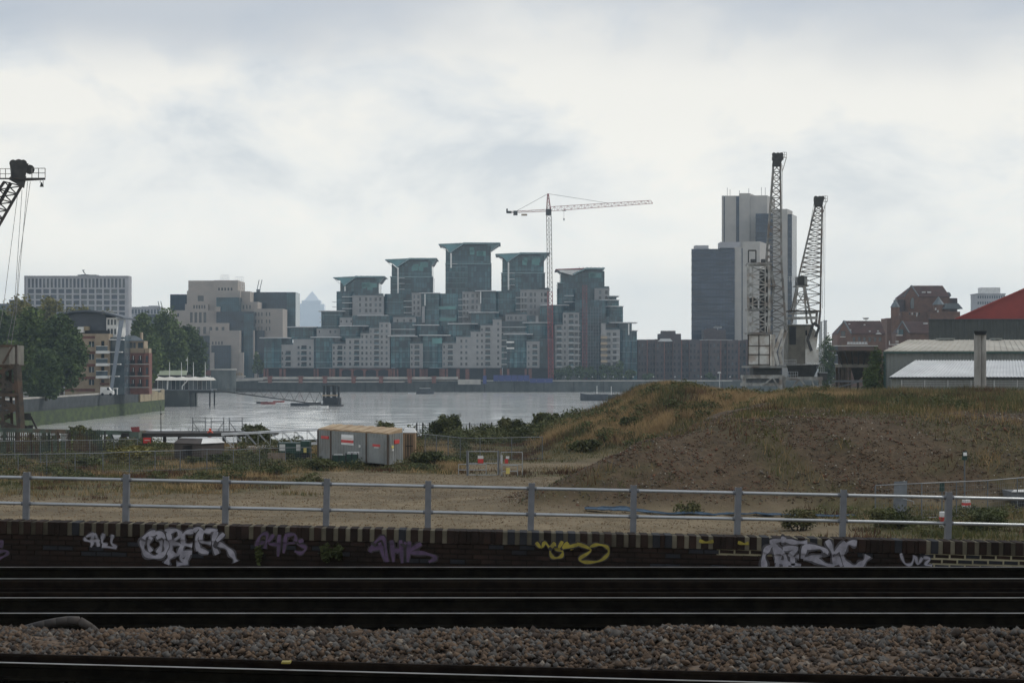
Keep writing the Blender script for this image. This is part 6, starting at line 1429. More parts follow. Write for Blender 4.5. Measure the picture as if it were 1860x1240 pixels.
MB().box(PX(1424,Yb), PX(1490,Yb), Yb-3.2, Yb+3.4, PZ(663,Yb)+.002, PZ(660.5,Yb)).build('platform', M['crane_grey'], cb_)
MB().box(PX(1428,Yb), PX(1459,Yb), Yb-2.4, Yb+3, PZ(660.5,Yb)+.003, PZ(591.5,Yb)).build('machine_house', M['olive'], cb_)
unit('house_window', M['dark'], cb_, PX(1430,Yb), PX(1442,Yb), Yb-2.5, Yb-2.38, PZ(626,Yb), PZ(594,Yb)); unit('house_roof', M['crane_grey'], cb_, PX(1426,Yb), PX(1476,Yb), Yb-2.8, Yb+3.2, PZ(591.5,Yb)+.003, PZ(589.6,Yb))
prof = [(1459.2,660),(1484,659),(1487,648),(1479,646),(1483,632),(1486,606),(1474,591.6),(1459.2,591.6)]
hs2 = MB().hexa([P(a,b_,Yb+2.4) for a,b_ in prof], [P(a,b_,Yb-1.9) for a,b_ in prof]).build('side_house', M['crane_white'], cb_)
unit('side_window', M['dark'], hs2, PX(1460,Yb), PX(1463,Yb), Yb-2.0, Yb-1.88, PZ(609,Yb), PZ(600,Yb))
mb = MB(); mb.beam(P(1474,637,Yb-2.6),P(1467,617,Yb-2.6),.55,.4); mb.beam(P(1467,617,Yb-2.6),P(1478,586,Yb-2.6),.6,.4); mb.beam(P(1478,586,Yb-2.6),P(1488,594,Yb-2.6),.45); mb.beam(P(1488,594,Yb-2.6),P(1481,612,Yb-2.6),.4); mb.build('jib_rocker', M['crane_dark'], cb_)
MB().box(PX(1459,Yb), PX(1483,Yb), Yb-2.4, Yb+1.4, PZ(660,Yb), PZ(634,Yb)).build('cab', M['crane_white'], cb_)
mb = MB(); 
for dy in (-2,2): mb.beam(P(1438,588,Yb+dy),P(1449,520,Yb+dy),.35); mb.beam(P(1475,588,Yb+dy),P(1461.5,520,Yb+dy),.32); mb.beam(P(1466,588,Yb+dy),P(1460,520,Yb+dy),.3); mb.beam(P(1432,570,Yb+dy),P(1482,568,Yb+dy),.3); mb.beam(P(1428,578,Yb+dy),P(1484,577,Yb+dy),.45); mb.beam(P(1441,545,Yb+dy),P(1470,545,Yb+dy),.18); mb.beam(P(1440,565,Yb+dy),P(1462,530,Yb+dy),.14); mb.beam(P(1446,530,Yb+dy),P(1472,566,Yb+dy),.14)
mb.build('a_frame', M['crane_pale'], cb_)
MB().box(PX(1430,Yb), PX(1484,Yb), Yb-2.6, Yb+2.6, PZ(566,Yb), PZ(564.2,Yb)).build('rust_beam', M['rust'], cb_)
MB().box(PX(1446.5,Yb), PX(1463,Yb), Yb-1.6, Yb+1.6, PZ(518.5,Yb), PZ(503,Yb)).build('winch_box', M['crane_dark'], cb_); unit('winch_side', M['crane_grey'], cb_, PX(1458.5,Yb), PX(1463.6,Yb), Yb-1.7, Yb-1.5, PZ(518,Yb), PZ(502.4,Yb)); unit('winch_platform', M['crane_grey'], cb_, PX(1443,Yb), PX(1466,Yb), Yb-2, Yb+2, PZ(521,Yb), PZ(519,Yb))
jib = MB(); lo = q4(1437,1490,566,Yb+2.8,1.5); mid = q4(1451,1491,502,Yb+2.6,1.3); tp = q4(1481,1493.5,375,Yb+2.2,.5)
jib.lattice(lo, mid, 4, .26, .13); jib.lattice(mid, tp, 15, .26, .13); jib.build('jib', M['crane_grey'], cb_)
jf = MB().beam(P(1490,566,Yb+2.8),P(1487,592,Yb+1),.35); jf.beam(P(1484,566,Yb+1.4),P(1482,592,Yb+.5),.35); jf.build('jib_foot', M['crane_grey'], cb_)
hd = MB().hexa(q4(1479,1494,376,Yb+2.2,.7), q4(1477.5,1496,362,Yb+2.2,.85))
for px in (1482, 1489, 1494): hd.tube(P(px,360,Yb+1.6),P(px,360,Yb+2.8),.4,10)
hd.build('jib_head', M['crane_dark'], cb_)
mb = MB(); handrail(mb, P(1496,366,Yb+1.6), P(1503,366,Yb+1.6), .95, 2); mb.beam(P(1496,366,Yb+1.6),P(1503,366,Yb+1.6),.12); mb.beam(P(1501,366,Yb+1.6),P(1495,386,Yb+1.6),.09); mb.build('head_railing', M['crane_grey'], cb_)
mb = MB(); mb.tube(P(1497,372,Yb+1.8),P(1494,560,Yb+1.8),.035,5); mb.tube(P(1499,372,Yb+1.8),P(1497,640,Yb+1.8),.03,5); mb.tube(P(1479,366,Yb+1.8),P(1455,503,Yb+1.5),.035,5); mb.build('luffing_rope', M['cable'], cb_)
mb = MB(); handrail(mb, P(1484,676,Yb-3), P(1497,676,Yb-3), 1.0, 4); handrail(mb, P(1484,646,Yb-2), P(1495,646,Yb-2), 1.1, 4); handrail(mb, P(1430,512,Yb-2), P(1446,512,Yb-2), .9, 4); mb.box(PX(1483,Yb), PX(1498,Yb), Yb-3.3, Yb-1, PZ(677,Yb), PZ(676,Yb)); mb.build('access_railing', M['galv'], cb_)
MB().box(PX(1483,Yb), PX(1497,Yb), Yb-3.2, Yb-1, PZ(690,Yb), PZ(677,Yb)-.01).build('cable_drum_box', M['crane_dark'], cb_)

# rusty crane at the left edge on its jetty
YJ = 206
rc = thing('dock_crane', 'dark rusty dock crane cut off by the left edge above the jetty', 'dock crane', (PX(-20,YJ), YJ, GY))
mb = MB().lattice(q4(-75,38,779,YJ,3), q4(-70,31,664,YJ,2.6), 3, .6, .34, cross=True); mb.lattice(q4(-30,22,779,YJ,1.4), q4(-28,18,664,YJ,1.4), 5, .26, .16, cross=True)
for x in (5,): mb.beam(P(x,779,YJ-3),P(x+2,664,YJ-2.6),.3)
mb.beam(P(-70,717,YJ-3),P(36,717,YJ-3),.35); mb.build('portal', M['rust'], rc)
MB().box(PX(-72,YJ), PX(30.5,YJ), YJ-3, YJ+3, PZ(662,YJ)+.003, PZ(627,YJ)).build('machine_house', M['olive'], rc); unit('house_sill', M['rust'], rc, PX(-73,YJ), PX(31.5,YJ), YJ-3.1, YJ+3.1, PZ(664,YJ), PZ(662,YJ))
MB().beam(P(5,660,YJ-3.1),P(22,630,YJ-3.1),.18).beam(P(29.5,661,YJ-3.1),P(29.5,628,YJ-3.1),.22).beam(P(-70,628,YJ-3.1),P(31,628,YJ-3.1),.22).build('house_brace', M['rust'], rc)
jib = MB(); lo = [P(-95,540,YJ-1.3),P(-62,560,YJ-1.3),P(-62,560,YJ+1.3),P(-95,540,YJ+1.3)]; tp = [P(8,330,YJ-.6),P(39,338,YJ-.6),P(39,338,YJ+.6),P(8,330,YJ+.6)]
lo = [P(-150,560,YJ-1.3),P(-96,575,YJ-1.3),P(-96,575,YJ+1.3),P(-150,560,YJ+1.3)]
jib.lattice(lo, tp, 16, .24, .12, cross=False); jib.build('jib', M['rust_d'], rc)
for dz in (0,): MB().beam(P(-100,545,YJ),P(20,332,YJ),.3).build('centre_chord', M['rust_d'], rc)
mb = MB().lattice(q4(-150,-100,570,YJ,2), q4(-110,-70,630,YJ,2.4), 3, .35, .2); mb.build('jib_foot', M['rust_d'], rc)
hd = MB().hexa([P(20,322,YJ-.6),P(46,322,YJ-.6),P(46,322,YJ+.6),P(20,322,YJ+.6)],[P(17.5,297,YJ-.8),P(52,297,YJ-.8),P(52,297,YJ+.8),P(17.5,297,YJ+.8)]); hd.hexa([P(14,325,YJ-.6),P(44,342,YJ-.6),P(44,342,YJ+.6),P(14,325,YJ+.6)],[P(20,320,YJ-.6),P(48,320,YJ-.6),P(48,320,YJ+.6),P(20,320,YJ+.6)])
for px, r_ in ((24,.4),(34,.45),(42,.4)): hd.tube(P(px,297,YJ-.7),P(px,297,YJ+.7),r_,12)
hd.tube(P(54,308,YJ-.5),P(54,308,YJ+.5),.5,12); hd.build('jib_head', M['crane_dark'], rc)
MB().box(PX(2,YJ), PX(48,YJ), YJ-1.1, YJ-.65, PZ(327,YJ), PZ(325,YJ)).hexa([P(46,329,YJ-.8),P(82.5,327,YJ-.8),P(82.5,327,YJ+.8),P(46,329,YJ+.8)],[P(46,323,YJ-.8),P(82.5,323,YJ-.8),P(82.5,323,YJ+.8),P(46,323,YJ+.8)]).build('head_platform', M['rust_d'], rc)
mb = MB(); handrail(mb, P(58,323,YJ-.7), P(82,323,YJ-.7), .98, 2, .07); handrail(mb, P(0,325,YJ-1), P(20,325,YJ-1), 1.05, 2, .06); mb.build('head_railing', M['crane_grey'], rc)
mb = MB().tube(P(73,328,YJ),P(73,333,YJ),.03,5); mb.tube(P(78.5,328,YJ),P(78.5,338,YJ),.03,5); mb.hexa([P(72,339.5,YJ-.2),P(79.5,339.5,YJ-.2),P(79.5,339.5,YJ+.2),P(72,339.5,YJ+.2)],[P(75,331,YJ-.08),P(76.3,331,YJ-.08),P(76.3,331,YJ+.08),P(75,331,YJ+.08)]); mb.build('hook_weight', M['crane_dark'], rc)
mb = MB()
for (a,b_,c,d) in ((33,345,6,560),(40,345,26,560),(50,330,30,560),(55,330,34,480)): mb.tube(P(a,b_,YJ),P(c,d,YJ),.028,5)
mb.tube(P(34,480,YJ),P(28,580,YJ),.028,5)
for (c,d,e_x) in ((6,560,-6),(26,560,12),(30,560,20)): mb.tube(P(c,d,YJ),P(e_x,626,YJ),.028,5)
mb.build('hoist_rope', M['cable'], rc)
jt = thing('jetty', 'rusty green steel jetty girder with trestle legs below the left crane', 'jetty', (PX(120,200), 200, 0))
YT_ = 200
mb = MB().beam(P(-60,779,YT_),P(236,786,YT_),.45,.4); mb.beam(P(-60,779,YT_+6),P(236,786,YT_+6),.45,.4); mb.build('girder', M['fadegreen'], jt)
for i in range(12):
    px = -40 + i*24
    a = P(px, 781+i*.5, YT_); lg = MB().beam(a, (a.x,a.y,.0-.3), .34); lg.beam(P(px,784,YT_),P(px+14,815,YT_),.16); lg.beam(P(px+24,784,YT_),P(px+12,812,YT_),.16); lg.build('trestle_leg', M['rust' if i % 2 else 'fadegreen'], jt)
MB().beam(P(-60,796,YT_),P(236,800,YT_),.2).build('lower_rail', M['silver'], jt)
MB().box(PX(238,198), PX(255,198), 197, 201, PZ(815,198), PZ(783,198)).build('end_post', M['fadegreen'], jt); MB().hexa([P(240,784,197),P(254,784,197),P(254,784,201),P(240,784,201)],[P(237,775.5,196.8),P(253,774.5,196.8),P(253,774.5,201),P(237,775.5,201)]).build('end_cap', M['redpaint'], jt)
wl_ = thing('rail_bogie', 'dark wheeled bogie with strut standing on the jetty beside the left crane', 'bogie', (PX(52,205), 205, PZ(781,205)))
MB().hexa(q4(38,57,763,205,1), q4(39,56,750,205,1)).build('motor_box', M['crane_dark'], wl_)
for px in (44, 54): MB().tube(P(px,777,204.4),P(px,777,205.6),.32,14).build('wheel', M['crane_dark'], wl_)
MB().beam(P(56,756,204.5),P(67,779,204.5),.18).beam(P(42,766,204.5),P(40,779,204.5),.18).beam(P(40,777,204.5),P(60,773,204.5),.2).build('strut', M['rust_d'], wl_)

# ================================================================== site objects
def gz(x, y): return float(site_z(np.array([x], float), np.array([y], float))[0])
def gpt(px, Y): x = PX(px, Y); return Vector((x, Y, gz(x, Y)))
# storage container, seen corner on
cc = P(672, 845, 138); cg = gz(cc.x, 138)
ct = thing('site_container', 'grey steel site container with tan rusty roof and red signs', 'container', (PX(725,134), 134, cg))
pA = Vector((PX(577.5,143.0),143.0,0)); pB = Vector((PX(706,133.2),133.2,0)); pC = Vector((PX(731,137.2),137.2,0)); pD = pA + (pC - pB)
hgt = 2.03; z0 = cg + .22; z1 = z0 + hgt
def corr(mb, a, b_, z0, z1, n, d):
    a = Vector(a); b_ = Vector(b_); t_ = (b_-a); nn = Vector((t_.y,-t_.x,0)).normalized()*d
    for i in range(n):
        q = [a.lerp(b_,(i+f)/n) for f in (0,.4,.5,.9,1)]; o_ = [0,0,1,1,0]
        for k in range(4):
            p0 = q[k]+nn*o_[k]; p1 = q[k+1]+nn*o_[k+1]; mb.poly([(p0.x,p0.y,z0),(p1.x,p1.y,z0),(p1.x,p1.y,z1),(p0.x,p0.y,z1)])
mb = MB(); corr(mb, pA, pB, z0, z1, 26, .04); mb.prism([(p.x,p.y) for p in (pA+(pC-pB)*.02, pB+(pC-pB)*.02, pC, pD)], z0, z1-.02); mb.build('side_panel', M['cont'], ct)
mb = MB(); corr(mb, pB, pC, z0, z1, 6, .05); mb.build('end_panel', M['cont'], ct)
nr = 13
for i in range(nr):
    a0 = pA.lerp(pB,(i+.03)/nr); a1 = pA.lerp(pB,(i+.97)/nr); d0 = pD.lerp(pC,(i+.03)/nr); d1 = pD.lerp(pC,(i+.97)/nr); h_ = .03 + .03*(i%2)
    MB().hexa([(p.x,p.y,z1+.003) for p in (a0,a1,d1,d0)],[(a0.x,a0.y,z1+.05+h_),(a1.x,a1.y,z1+.05+h_),(d1.x,d1.y,z1+.27+h_),(d0.x,d0.y,z1+.27+h_)]).build('roof_sheet', M['cont_roof'], ct)
nf = Vector(((pB-pA).y,-(pB-pA).x,0)).normalized()
def on_side(u0, u1, v0, v1, off, name, mat, par=ct):
    a, b_ = pA.lerp(pB,u0)+nf*(off+.045), pA.lerp(pB,u1)+nf*(off+.045); c, d = pA.lerp(pB,u1)+nf*.0, pA.lerp(pB,u0)+nf*.0
    return MB().hexa([(p.x,p.y,z0+v0*hgt) for p in (a,b_,c,d)],[(p.x,p.y,z0+v1*hgt) for p in (a,b_,c,d)]).build(name, M[mat], par)
for u in (.0,.19,.70,.985): on_side(u, u+.018, 0, 1, .02, 'rust_post', 'rust')
on_side(.36,.53,.55,.90,.03,'door_panel','steelpale'); on_side(.36,.53,.62,.72,.034,'red_sign','signred'); on_side(.37,.52,.565,.61,.034,'white_sign','white'); on_side(.37,.52,.74,.80,.034,'white_sign','white')
on_side(.06,.165,.70,.80,.02,'red_sign','signred'); on_side(.75,.95,.02,.86,.03,'door','cont'); on_side(.80,.90,.57,.65,.045,'red_sign','signred'); on_side(.82,.88,.525,.56,.045,'white_sign','white'); on_side(.605,.625,.5,.58,.02,'white_sign','white')
nE = Vector(((pC-pB).y,-(pC-pB).x,0)).normalized()
def on_end(u0,u1,v0,v1,name,mat):
    a, b_ = pB.lerp(pC,u0)+nE*.08, pB.lerp(pC,u1)+nE*.08; c, d = pB.lerp(pC,u1), pB.lerp(pC,u0)
    MB().hexa([(p.x,p.y,z0+v0*hgt) for p in (a,b_,c,d)],[(p.x,p.y,z0+v1*hgt) for p in (a,b_,c,d)]).build(name, M[mat], ct)
on_end(.36,.70,.66,.79,'red_sign','signred'); on_end(.14,.28,.53,.62,'yellow_sign','signyellow'); on_end(.18,.28,.44,.50,'white_sign','white')
# portable toilet
tl = thing('portable_toilet', 'tan portable toilet with white domed roof behind the container', 'portable toilet', (PX(744,146), 146, gz(PX(744,146),146)))
tg = tl.location.z; tx0, tx1 = PX(733,146), PX(755.5,146)
MB().box(tx0, tx1, 145.4, 146.5, tg, tg+1.95).build('cabin', M['tan'], tl); unit('door', M['wood'], tl, tx0+.16, tx1-.18, 145.33, 145.39, tg+.1, tg+1.85)
for k in range(3): unit('door_rib', M['tan'], tl, tx0+.24+k*.2, tx0+.28+k*.2, 145.29, 145.325, tg+.2, tg+1.9)
unit('door_bar', M['rust'], tl, tx0+.16, tx1-.18, 145.27, 145.325, tg+.95, tg+1.02)
MB().hexa([(tx0-.05,145.3,tg+1.952),(tx1+.05,145.3,tg+1.952),(tx1+.05,146.6,tg+1.952),(tx0-.05,146.6,tg+1.952)],[(tx0+.12,145.6,tg+2.28),(tx1-.15,145.6,tg+2.28),(tx1-.15,146.3,tg+2.28),(tx0+.12,146.3,tg+2.28)]).build('roof', M['white'], tl)
# dark crates with pale bags in front of the container
for k, (a, b_, y0, y1, lab) in enumerate(((604,628,816,841,'dark green crate, left one in front of the container'),(628.5,650,811,841,'dark green crate, right one in front of the container'))):
    Yc = 132.0; g0 = gz(PX(a,Yc),Yc); cr = thing('crate', lab, 'crate', (PX((a+b_)/2,Yc), Yc, g0), 'green crates before the container')
    x0, x1 = PX(a,Yc), PX(b_,Yc); H = .95 + .15*k
    for j in range(4): unit('slat', M['green_paint'], cr, x0, x1, Yc-.03, Yc+.0, g0+.06+j*.24, g0+.22+j*.24)
    MB().box(x0+.02, x1-.02, Yc+.02, Yc+.8, g0+.04, g0+H-.1).build('body', M['green_paint'], cr); 
    for xx in (x0, (x0+x1)/2, x1): unit('upright', M['dark'], cr, xx-.03, xx+.03, Yc-.07, Yc-.035, g0, g0+H)
    for j in range(3+k): unit('white_sack', M['slab'], cr, x0+.08+j*.2, x0+.24+j*.2, Yc+.1, Yc+.5, g0+H-.1, g0+H+.04)
# green generator / bowser
gn = thing('generator', 'dark green boxy generator with two white notices beside the gangway', 'generator', (PX(533,145), 145, gz(PX(533,145),145)))
g0 = gn.location.z; Yn = 145
MB().box(PX(505,Yn), PX(548,Yn), Yn, Yn+1.6, PZ(824,Yn), PZ(804,Yn)).build('body', M['green_paint'], gn); MB().box(PX(546,Yn)+.01, PX(562,Yn), Yn-.2, Yn+1.4, PZ(822,Yn), PZ(801,Yn)).build('end_box', M['green_paint'], gn)
MB().hexa([P(520,840,Yn+.2),P(558,840,Yn+.2),P(558,840,Yn+1.4),P(520,840,Yn+1.4)],[P(518,824,Yn+.1),P(561,822.5,Yn+.1),P(561,822.5,Yn+1.5),P(518,824,Yn+1.5)]).build('lower_tank', M['green_paint'], gn)
for a in (507.5, 538): unit('white_notice', M['white'], gn, PX(a,Yn), PX(a+10.5,Yn), Yn-.03, Yn-.005, PZ(818.5,Yn), PZ(806.5,Yn))
unit('yellow_notice', M['signyellow'], gn, PX(552,Yn), PX(557.5,Yn), Yn-.24, Yn-.205, PZ(821.5,Yn), PZ(813,Yn))
for a in (524, 555): MB().tube((PX(a,Yn),Yn+.0,g0+.25),(PX(a,Yn),Yn+.3,g0+.25),.3,12).build('wheel', M['dark'], gn)
tb = thing('plywood_board', 'brown plywood board propped in front of the generator', 'board', (PX(502,141), 141, gz(PX(502,141),141)))
MB().hexa([P(485,845,140.6),P(520,845,140.6),P(520,845,140.66),P(485,845,140.66)],[P(486,822,141.2),P(519,822,141.2),P(519,822,141.26),P(486,822,141.26)]).build('panel', M['wood'], tb); unit('batten', M['darkwood'], tb, PX(484,140.5), PX(521,140.5), 140.45, 140.52, PZ(846,140.5), PZ(843,140.5))
# brown hut with hipped metal roof
ht = thing('site_hut', 'low brown hut with hipped metal roof beyond the wire fence', 'hut', (PX(360,144), 144, gz(PX(360,144),144)))
Yt = 144; hz0 = ht.location.z - .1
MB().prism([(PX(314,Yt),Yt+.6),(PX(370,Yt),Yt-1.0),(PX(406,Yt+.6),Yt+.9),(PX(350,Yt+2),Yt+2.6)], hz0, PZ(805.5,Yt)).build('wall', M['hutbrown'], ht)
for j in range(6): unit('louvre', M['dark'], ht, PX(334,Yt), PX(357,Yt), Yt-.45, Yt-.2, PZ(826-j*3.2,Yt), PZ(824.4-j*3.2,Yt))
lo = [(PX(313,Yt),Yt+.5,PZ(804.8,Yt)),(PX(370,Yt),Yt-1.2,PZ(804.8,Yt)),(PX(407.5,Yt+.6),Yt+.9,PZ(804.8,Yt)),(PX(350,Yt+2),Yt+2.8,PZ(804.8,Yt))]
hi = [(PX(322,Yt),Yt+.9,PZ(796.5,Yt)),(PX(369,Yt),Yt-.3,PZ(796.5,Yt)),(PX(396,Yt+.6),Yt+.8,PZ(796.5,Yt)),(PX(352,Yt+2),Yt+2,PZ(796.5,Yt))]
mb = MB().hexa(lo, hi); mb.build('roof', M['hutbrown'], ht)
MB().poly([tuple(Vector(lo[1])+Vector((.01,-.02,.02))),tuple(Vector(lo[2])+Vector((.01,-.02,.02))),tuple(Vector(hi[2])+Vector((.01,-.02,.02))),tuple(Vector(hi[1])+Vector((.01,-.02,.02)))]).build('bright_roof_sheet', M['white'], ht)
MB().hexa([tuple(Vector(p)+Vector((0,0,.005))) for p in hi],[tuple(Vector(p)+Vector((0,0,.05))) for p in hi]).build('roof_top', M['slab'], ht)
# silver tubular truss walkway
tw = thing('truss_walkway', 'long bright tubular truss gangway lying between hut and container', 'gangway', (PX(490,166), 166, gz(PX(490,166),166)))
for dy, y_off in ((0,0),(1.3,-2.5)):
    Yw = 165 + dy
    a, b_ = P(402,790+y_off,Yw), P(580,781+y_off,Yw); c, d = P(402,816+y_off,Yw), P(580,806+y_off,Yw)
    MB().tube(a,b_,.05,8).build('top_tube', M['silver'], tw); MB().tube(c,d,.05,8).build('bottom_tube', M['silver'], tw)
    mb = MB()
    for i in range(8):
        u0, u1 = i/8, (i+1)/8; mb.tube(a.lerp(b_,u0),c.lerp(d,u1),.026,6); mb.tube(a.lerp(b_,u1),c.lerp(d,u1),.024,6)
    mb.build('lattice_bracing', M['galv'], tw)
mb = MB(); c, d = P(402,818,165.6), P(470,813,165.6); mb.tube(P(405,829,165),P(436,826,165),.05,6); mb.build('loose_tube', M['silver'], tw)
for i in range(9): unit('walkway_board', M['steel_grey'], tw, PX(404+i*19.5,165.7), PX(422+i*19.5,165.7), 165.2, 166.2, PZ(815.5-i*1.05,165.7), PZ(814.5-i*1.05,165.7))
jd = thing('quay_deck', 'narrow dark timber landing deck under the scaffold frames', 'deck', (PX(370,203), 203, 0))
MB().box(PX(235,203), PX(500,203), 199, 206, 5.0, 5.38).build('planking', M['darkwood'], jd)
for i in range(10): MB().tube((PX(245+i*27,200),200,-.5),(PX(245+i*27,200),200,5.0),.18,8).build('pile', M['darkwood'], jd)
# scaffold goalposts, railings, lifebuoy and pole on the jetty edge
for k, (a, b_) in enumerate(((350,373),(383.5,406.5),(416.5,440))):
    Ys = 202; sc2 = thing('scaffold_frame', 'tubular scaffold goalpost on the quay, %s of three' % ('left','middle','right')[k], 'scaffold frame', (PX((a+b_)/2,Ys), Ys, GY+.2), 'scaffold frames on the quay')
    for x_ in (a, b_): MB().tube((PX(x_,Ys),Ys,GY+.2),P(x_,757.5+k*.2-(.4 if x_==b_ else 0),Ys),.045,6).build('upright', M['steel_grey'], sc2)
    MB().tube(P(a-.8,765,Ys),P(b_+.8,765,Ys),.05,6).build('ledger', M['steel_grey'], sc2)
    MB().tube(P(a if k != 1 else b_,766,Ys),P(b_-5 if k != 1 else a+7,790,Ys),.04,6).build('brace', M['steel_grey'], sc2)
qr = thing('quay_railing', 'thin dark guard railing along the quay edge by the scaffold frames', 'railing', (PX(360,204), 204, GY+.2))
for i in range(16): px = 258 + i*14; MB().tube((PX(px,204),204,GY+.2),P(px,783 - (6 if px > 310 else 0),204),.025,5).build('post', M['steel_grey'], qr)
MB().tube(P(312,778,204),P(480,778,204),.03,5).tube(P(255,783,204),P(312,783,204),.03,5).tube(P(255,790,204),P(480,785,204),.025,5).build('rail', M['steel_grey'], qr)
lb = thing('lifebuoy', 'orange lifebuoy on its red post by the scaffold frames', 'lifebuoy', (PX(381.5,200), 200, GY+.2))
mb = MB(); nR, nr_ = 16, 6; cen = P(381.5,788,199.8)
for i in range(nR):
    for j in range(nr_):
        A_, B_ = 2*math.pi*i/nR, 2*math.pi*j/nr_; R_ = .27 + .075*math.cos(B_); mb.v.append((cen.x+R_*math.cos(A_), cen.y+.075*math.sin(B_), cen.z+R_*math.sin(A_)))
for i in range(nR):
    for j in range(nr_): mb.f.append((i*nr_+j, ((i+1)%nR)*nr_+j, ((i+1)%nR)*nr_+(j+1)%nr_, i*nr_+(j+1)%nr_))
mb.build('ring', M['orange'], lb); MB().box(PX(380,200), PX(383.5,200), 199.9, 200.05, GY+.2, PZ(777.5,200)).build('post', M['orange'], lb)
pl_ = thing('mooring_pole', 'thin dark pole standing on the quay left of the scaffold frames', 'pole', (PX(292.5,203), 203, GY))
MB().tube((PX(292.5,203),203,GY-.2),P(292,737,203),.06,6,.03).build('shaft', M['crane_dark'], pl_); MB().box(PX(290.8,203), PX(294,203), 202.9, 203.1, PZ(752.5,203), PZ(750.5,203)).build('bracket', M['crane_dark'], pl_)
rs = thing('red_sign_board', 'framed red notice board with white lettering next to the jetty end', 'sign board', (PX(267,165), 165, gz(PX(267,165),165)))
MB().box(PX(259,165), PX(276,165), 164.95, 165.05, PZ(806,165), PZ(792.5,165)).build('frame', M['crane_dark'], rs); unit('red_panel', M['signred'], rs, PX(260.5,165), PX(274.5,165), 164.9, 164.94, PZ(804.5,165), PZ(794.5,165)); unit('lettering', M['white'], rs, PX(263,165), PX(272.5,165), 164.87, 164.895, PZ(799.6,165), PZ(798.6,165))
for a in (259.5,275.3): unit('post', M['crane_dark'], rs, PX(a-.5,165), PX(a+.5,165), 165.0, 165.1, rs.location.z, PZ(806,165))

# fences -----------------------------------------------------------
M['wire'] = pm('fence_wire', (.22,.235,.245), (.16,.17,.18), scale=3, rough=.5, metal=.3)
def mesh_fence(name, label, path, h, npan, cat='fence', posts='steel_grey', vw=.16, wr=.008, droop=0, group=None):
    """welded-mesh panels between posts; path = list of (x, y)"""
    o = thing(name, label, cat, (path[0][0], path[0][1], gz(*path[0])), group)
    seg = []
    L_ = [0]
    for a, b_ in zip(path[:-1], path[1:]): L_.append(L_[-1] + math.hypot(b_[0]-a[0], b_[1]-a[1]))
    def at(s):
        for i in range(len(path)-1):
            if s <= L_[i+1] + 1e-6:
                u = (s-L_[i])/(L_[i+1]-L_[i]); return (path[i][0]+(path[i+1][0]-path[i][0])*u, path[i][1]+(path[i+1][1]-path[i][1])*u)
        return path[-1]
    T = L_[-1]
    for k in range(npan):
        a = at(T*k/npan); b_ = at(T*(k+1)/npan); za, zb = gz(*a)+.08, gz(*b_)+.08
        A0, A1, B0, B1 = Vector((*a,za)), Vector((*a,za+h)), Vector((*b_,zb)), Vector((*b_,zb+h))
        MB().tube(A0-Vector((0,0,.2)), A1, .03, 6).build('post', M[posts], o)
        MB().tube(A1, B1, .026, 6).build('top_rail', M['wire'], o); MB().tube(A0+Vector((0,0,.05)), B0+Vector((0,0,.05)), .02, 5).build('bottom_rail', M['steel_grey'], o)
        mb = MB(); n = max(4, int((B0-A0).length/vw)); s_ = Vector((wr,0,0))
        for i in range(1, n):
            p, q_ = A0.lerp(B0,i/n), A1.lerp(B1,i/n); mb.poly([p-s_*.5, p+s_*.5, q_+s_*.5, q_-s_*.5])
        for j in range(1, 8):
            p, q_ = A0.lerp(A1,j/8), B0.lerp(B1,j/8); s2 = Vector((0,0,wr*.5)); mb.poly([p-s2, q_-s2, q_+s2, p+s2])
        mb.build('wire_mesh', M['wire'], o)
    MB().tube(Vector((*path[-1],gz(*path[-1])-.1)), Vector((*path[-1],gz(*path[-1])+h+.08)), .03, 6).build('post', M[posts], o)
    return o
f1 = [(PX(-20,123),123),(PX(205,127),127),(PX(330,130),130),(PX(565,134),134)]
mesh_fence('wire_fence', 'nearest welded mesh fence running past the hut and container', f1, 1.3, 12)
mesh_fence('wire_fence', 'upper welded mesh fence in front of the jetty at far left', [(PX(-20,138),138),(PX(90,139),139),(PX(250,142),142)], 1.55, 6)
mesh_fence('wire_fence', 'welded mesh fence between the portable toilet and the grassy bank', [(PX(772,150),150),(PX(850,142),142),(PX(925,143),143),(PX(985,144),144)], 1.6, 6)
mesh_fence('wire_fence', 'drooping mesh fence in the weeds at the right edge below the mound', [(PX(1590,88),88),(PX(1690,89),89),(PX(1800,92),92),(PX(1900,95),95)], 1.6, 5, posts='steel_grey')
# palisade fences
def palisade(label, a, b_, h, n, mat='fadegreen', pale_w=.11, gap=.5):
    o = thing('palisade_fence', label, 'fence', (a[0], a[1], gz(*a)))
    A_, B_ = Vector((*a,0)), Vector((*b_,0)); d = (B_-A_)/n
    for i in range(n):
        if random.random() < .06: continue
        p = A_ + d*(i+.5); z = gz(p.x,p.y); hh = h*random.uniform(.94,1.03)
        MB().hexa([(p.x-pale_w/2,p.y,z-.1),(p.x+pale_w/2,p.y,z-.1),(p.x+pale_w/2,p.y+.03,z-.1),(p.x-pale_w/2,p.y+.03,z-.1)],[(p.x-pale_w/4,p.y,z+hh),(p.x+pale_w/4,p.y,z+hh),(p.x+pale_w/4,p.y+.03,z+hh),(p.x-pale_w/4,p.y+.03,z+hh)]).build('pale', M[mat if random.random() < .75 else 'rust'], o)
    for v in (.25,.82): z0_, z1_ = gz(*a), gz(*b_); MB().beam((a[0],a[1]+.06,z0_+h*v),(b_[0],b_[1]+.06,z1_+h*v),.05).build('rail', M['rust_d'], o)
    k = max(2, n//9)
    for i in range(k+1): p = A_.lerp(B_, i/k); z = gz(p.x,p.y); unit('post', M['rust_d'], o, p.x-.05, p.x+.05, p.y+.09, p.y+.19, z-.1, z+h*.95)
    return o
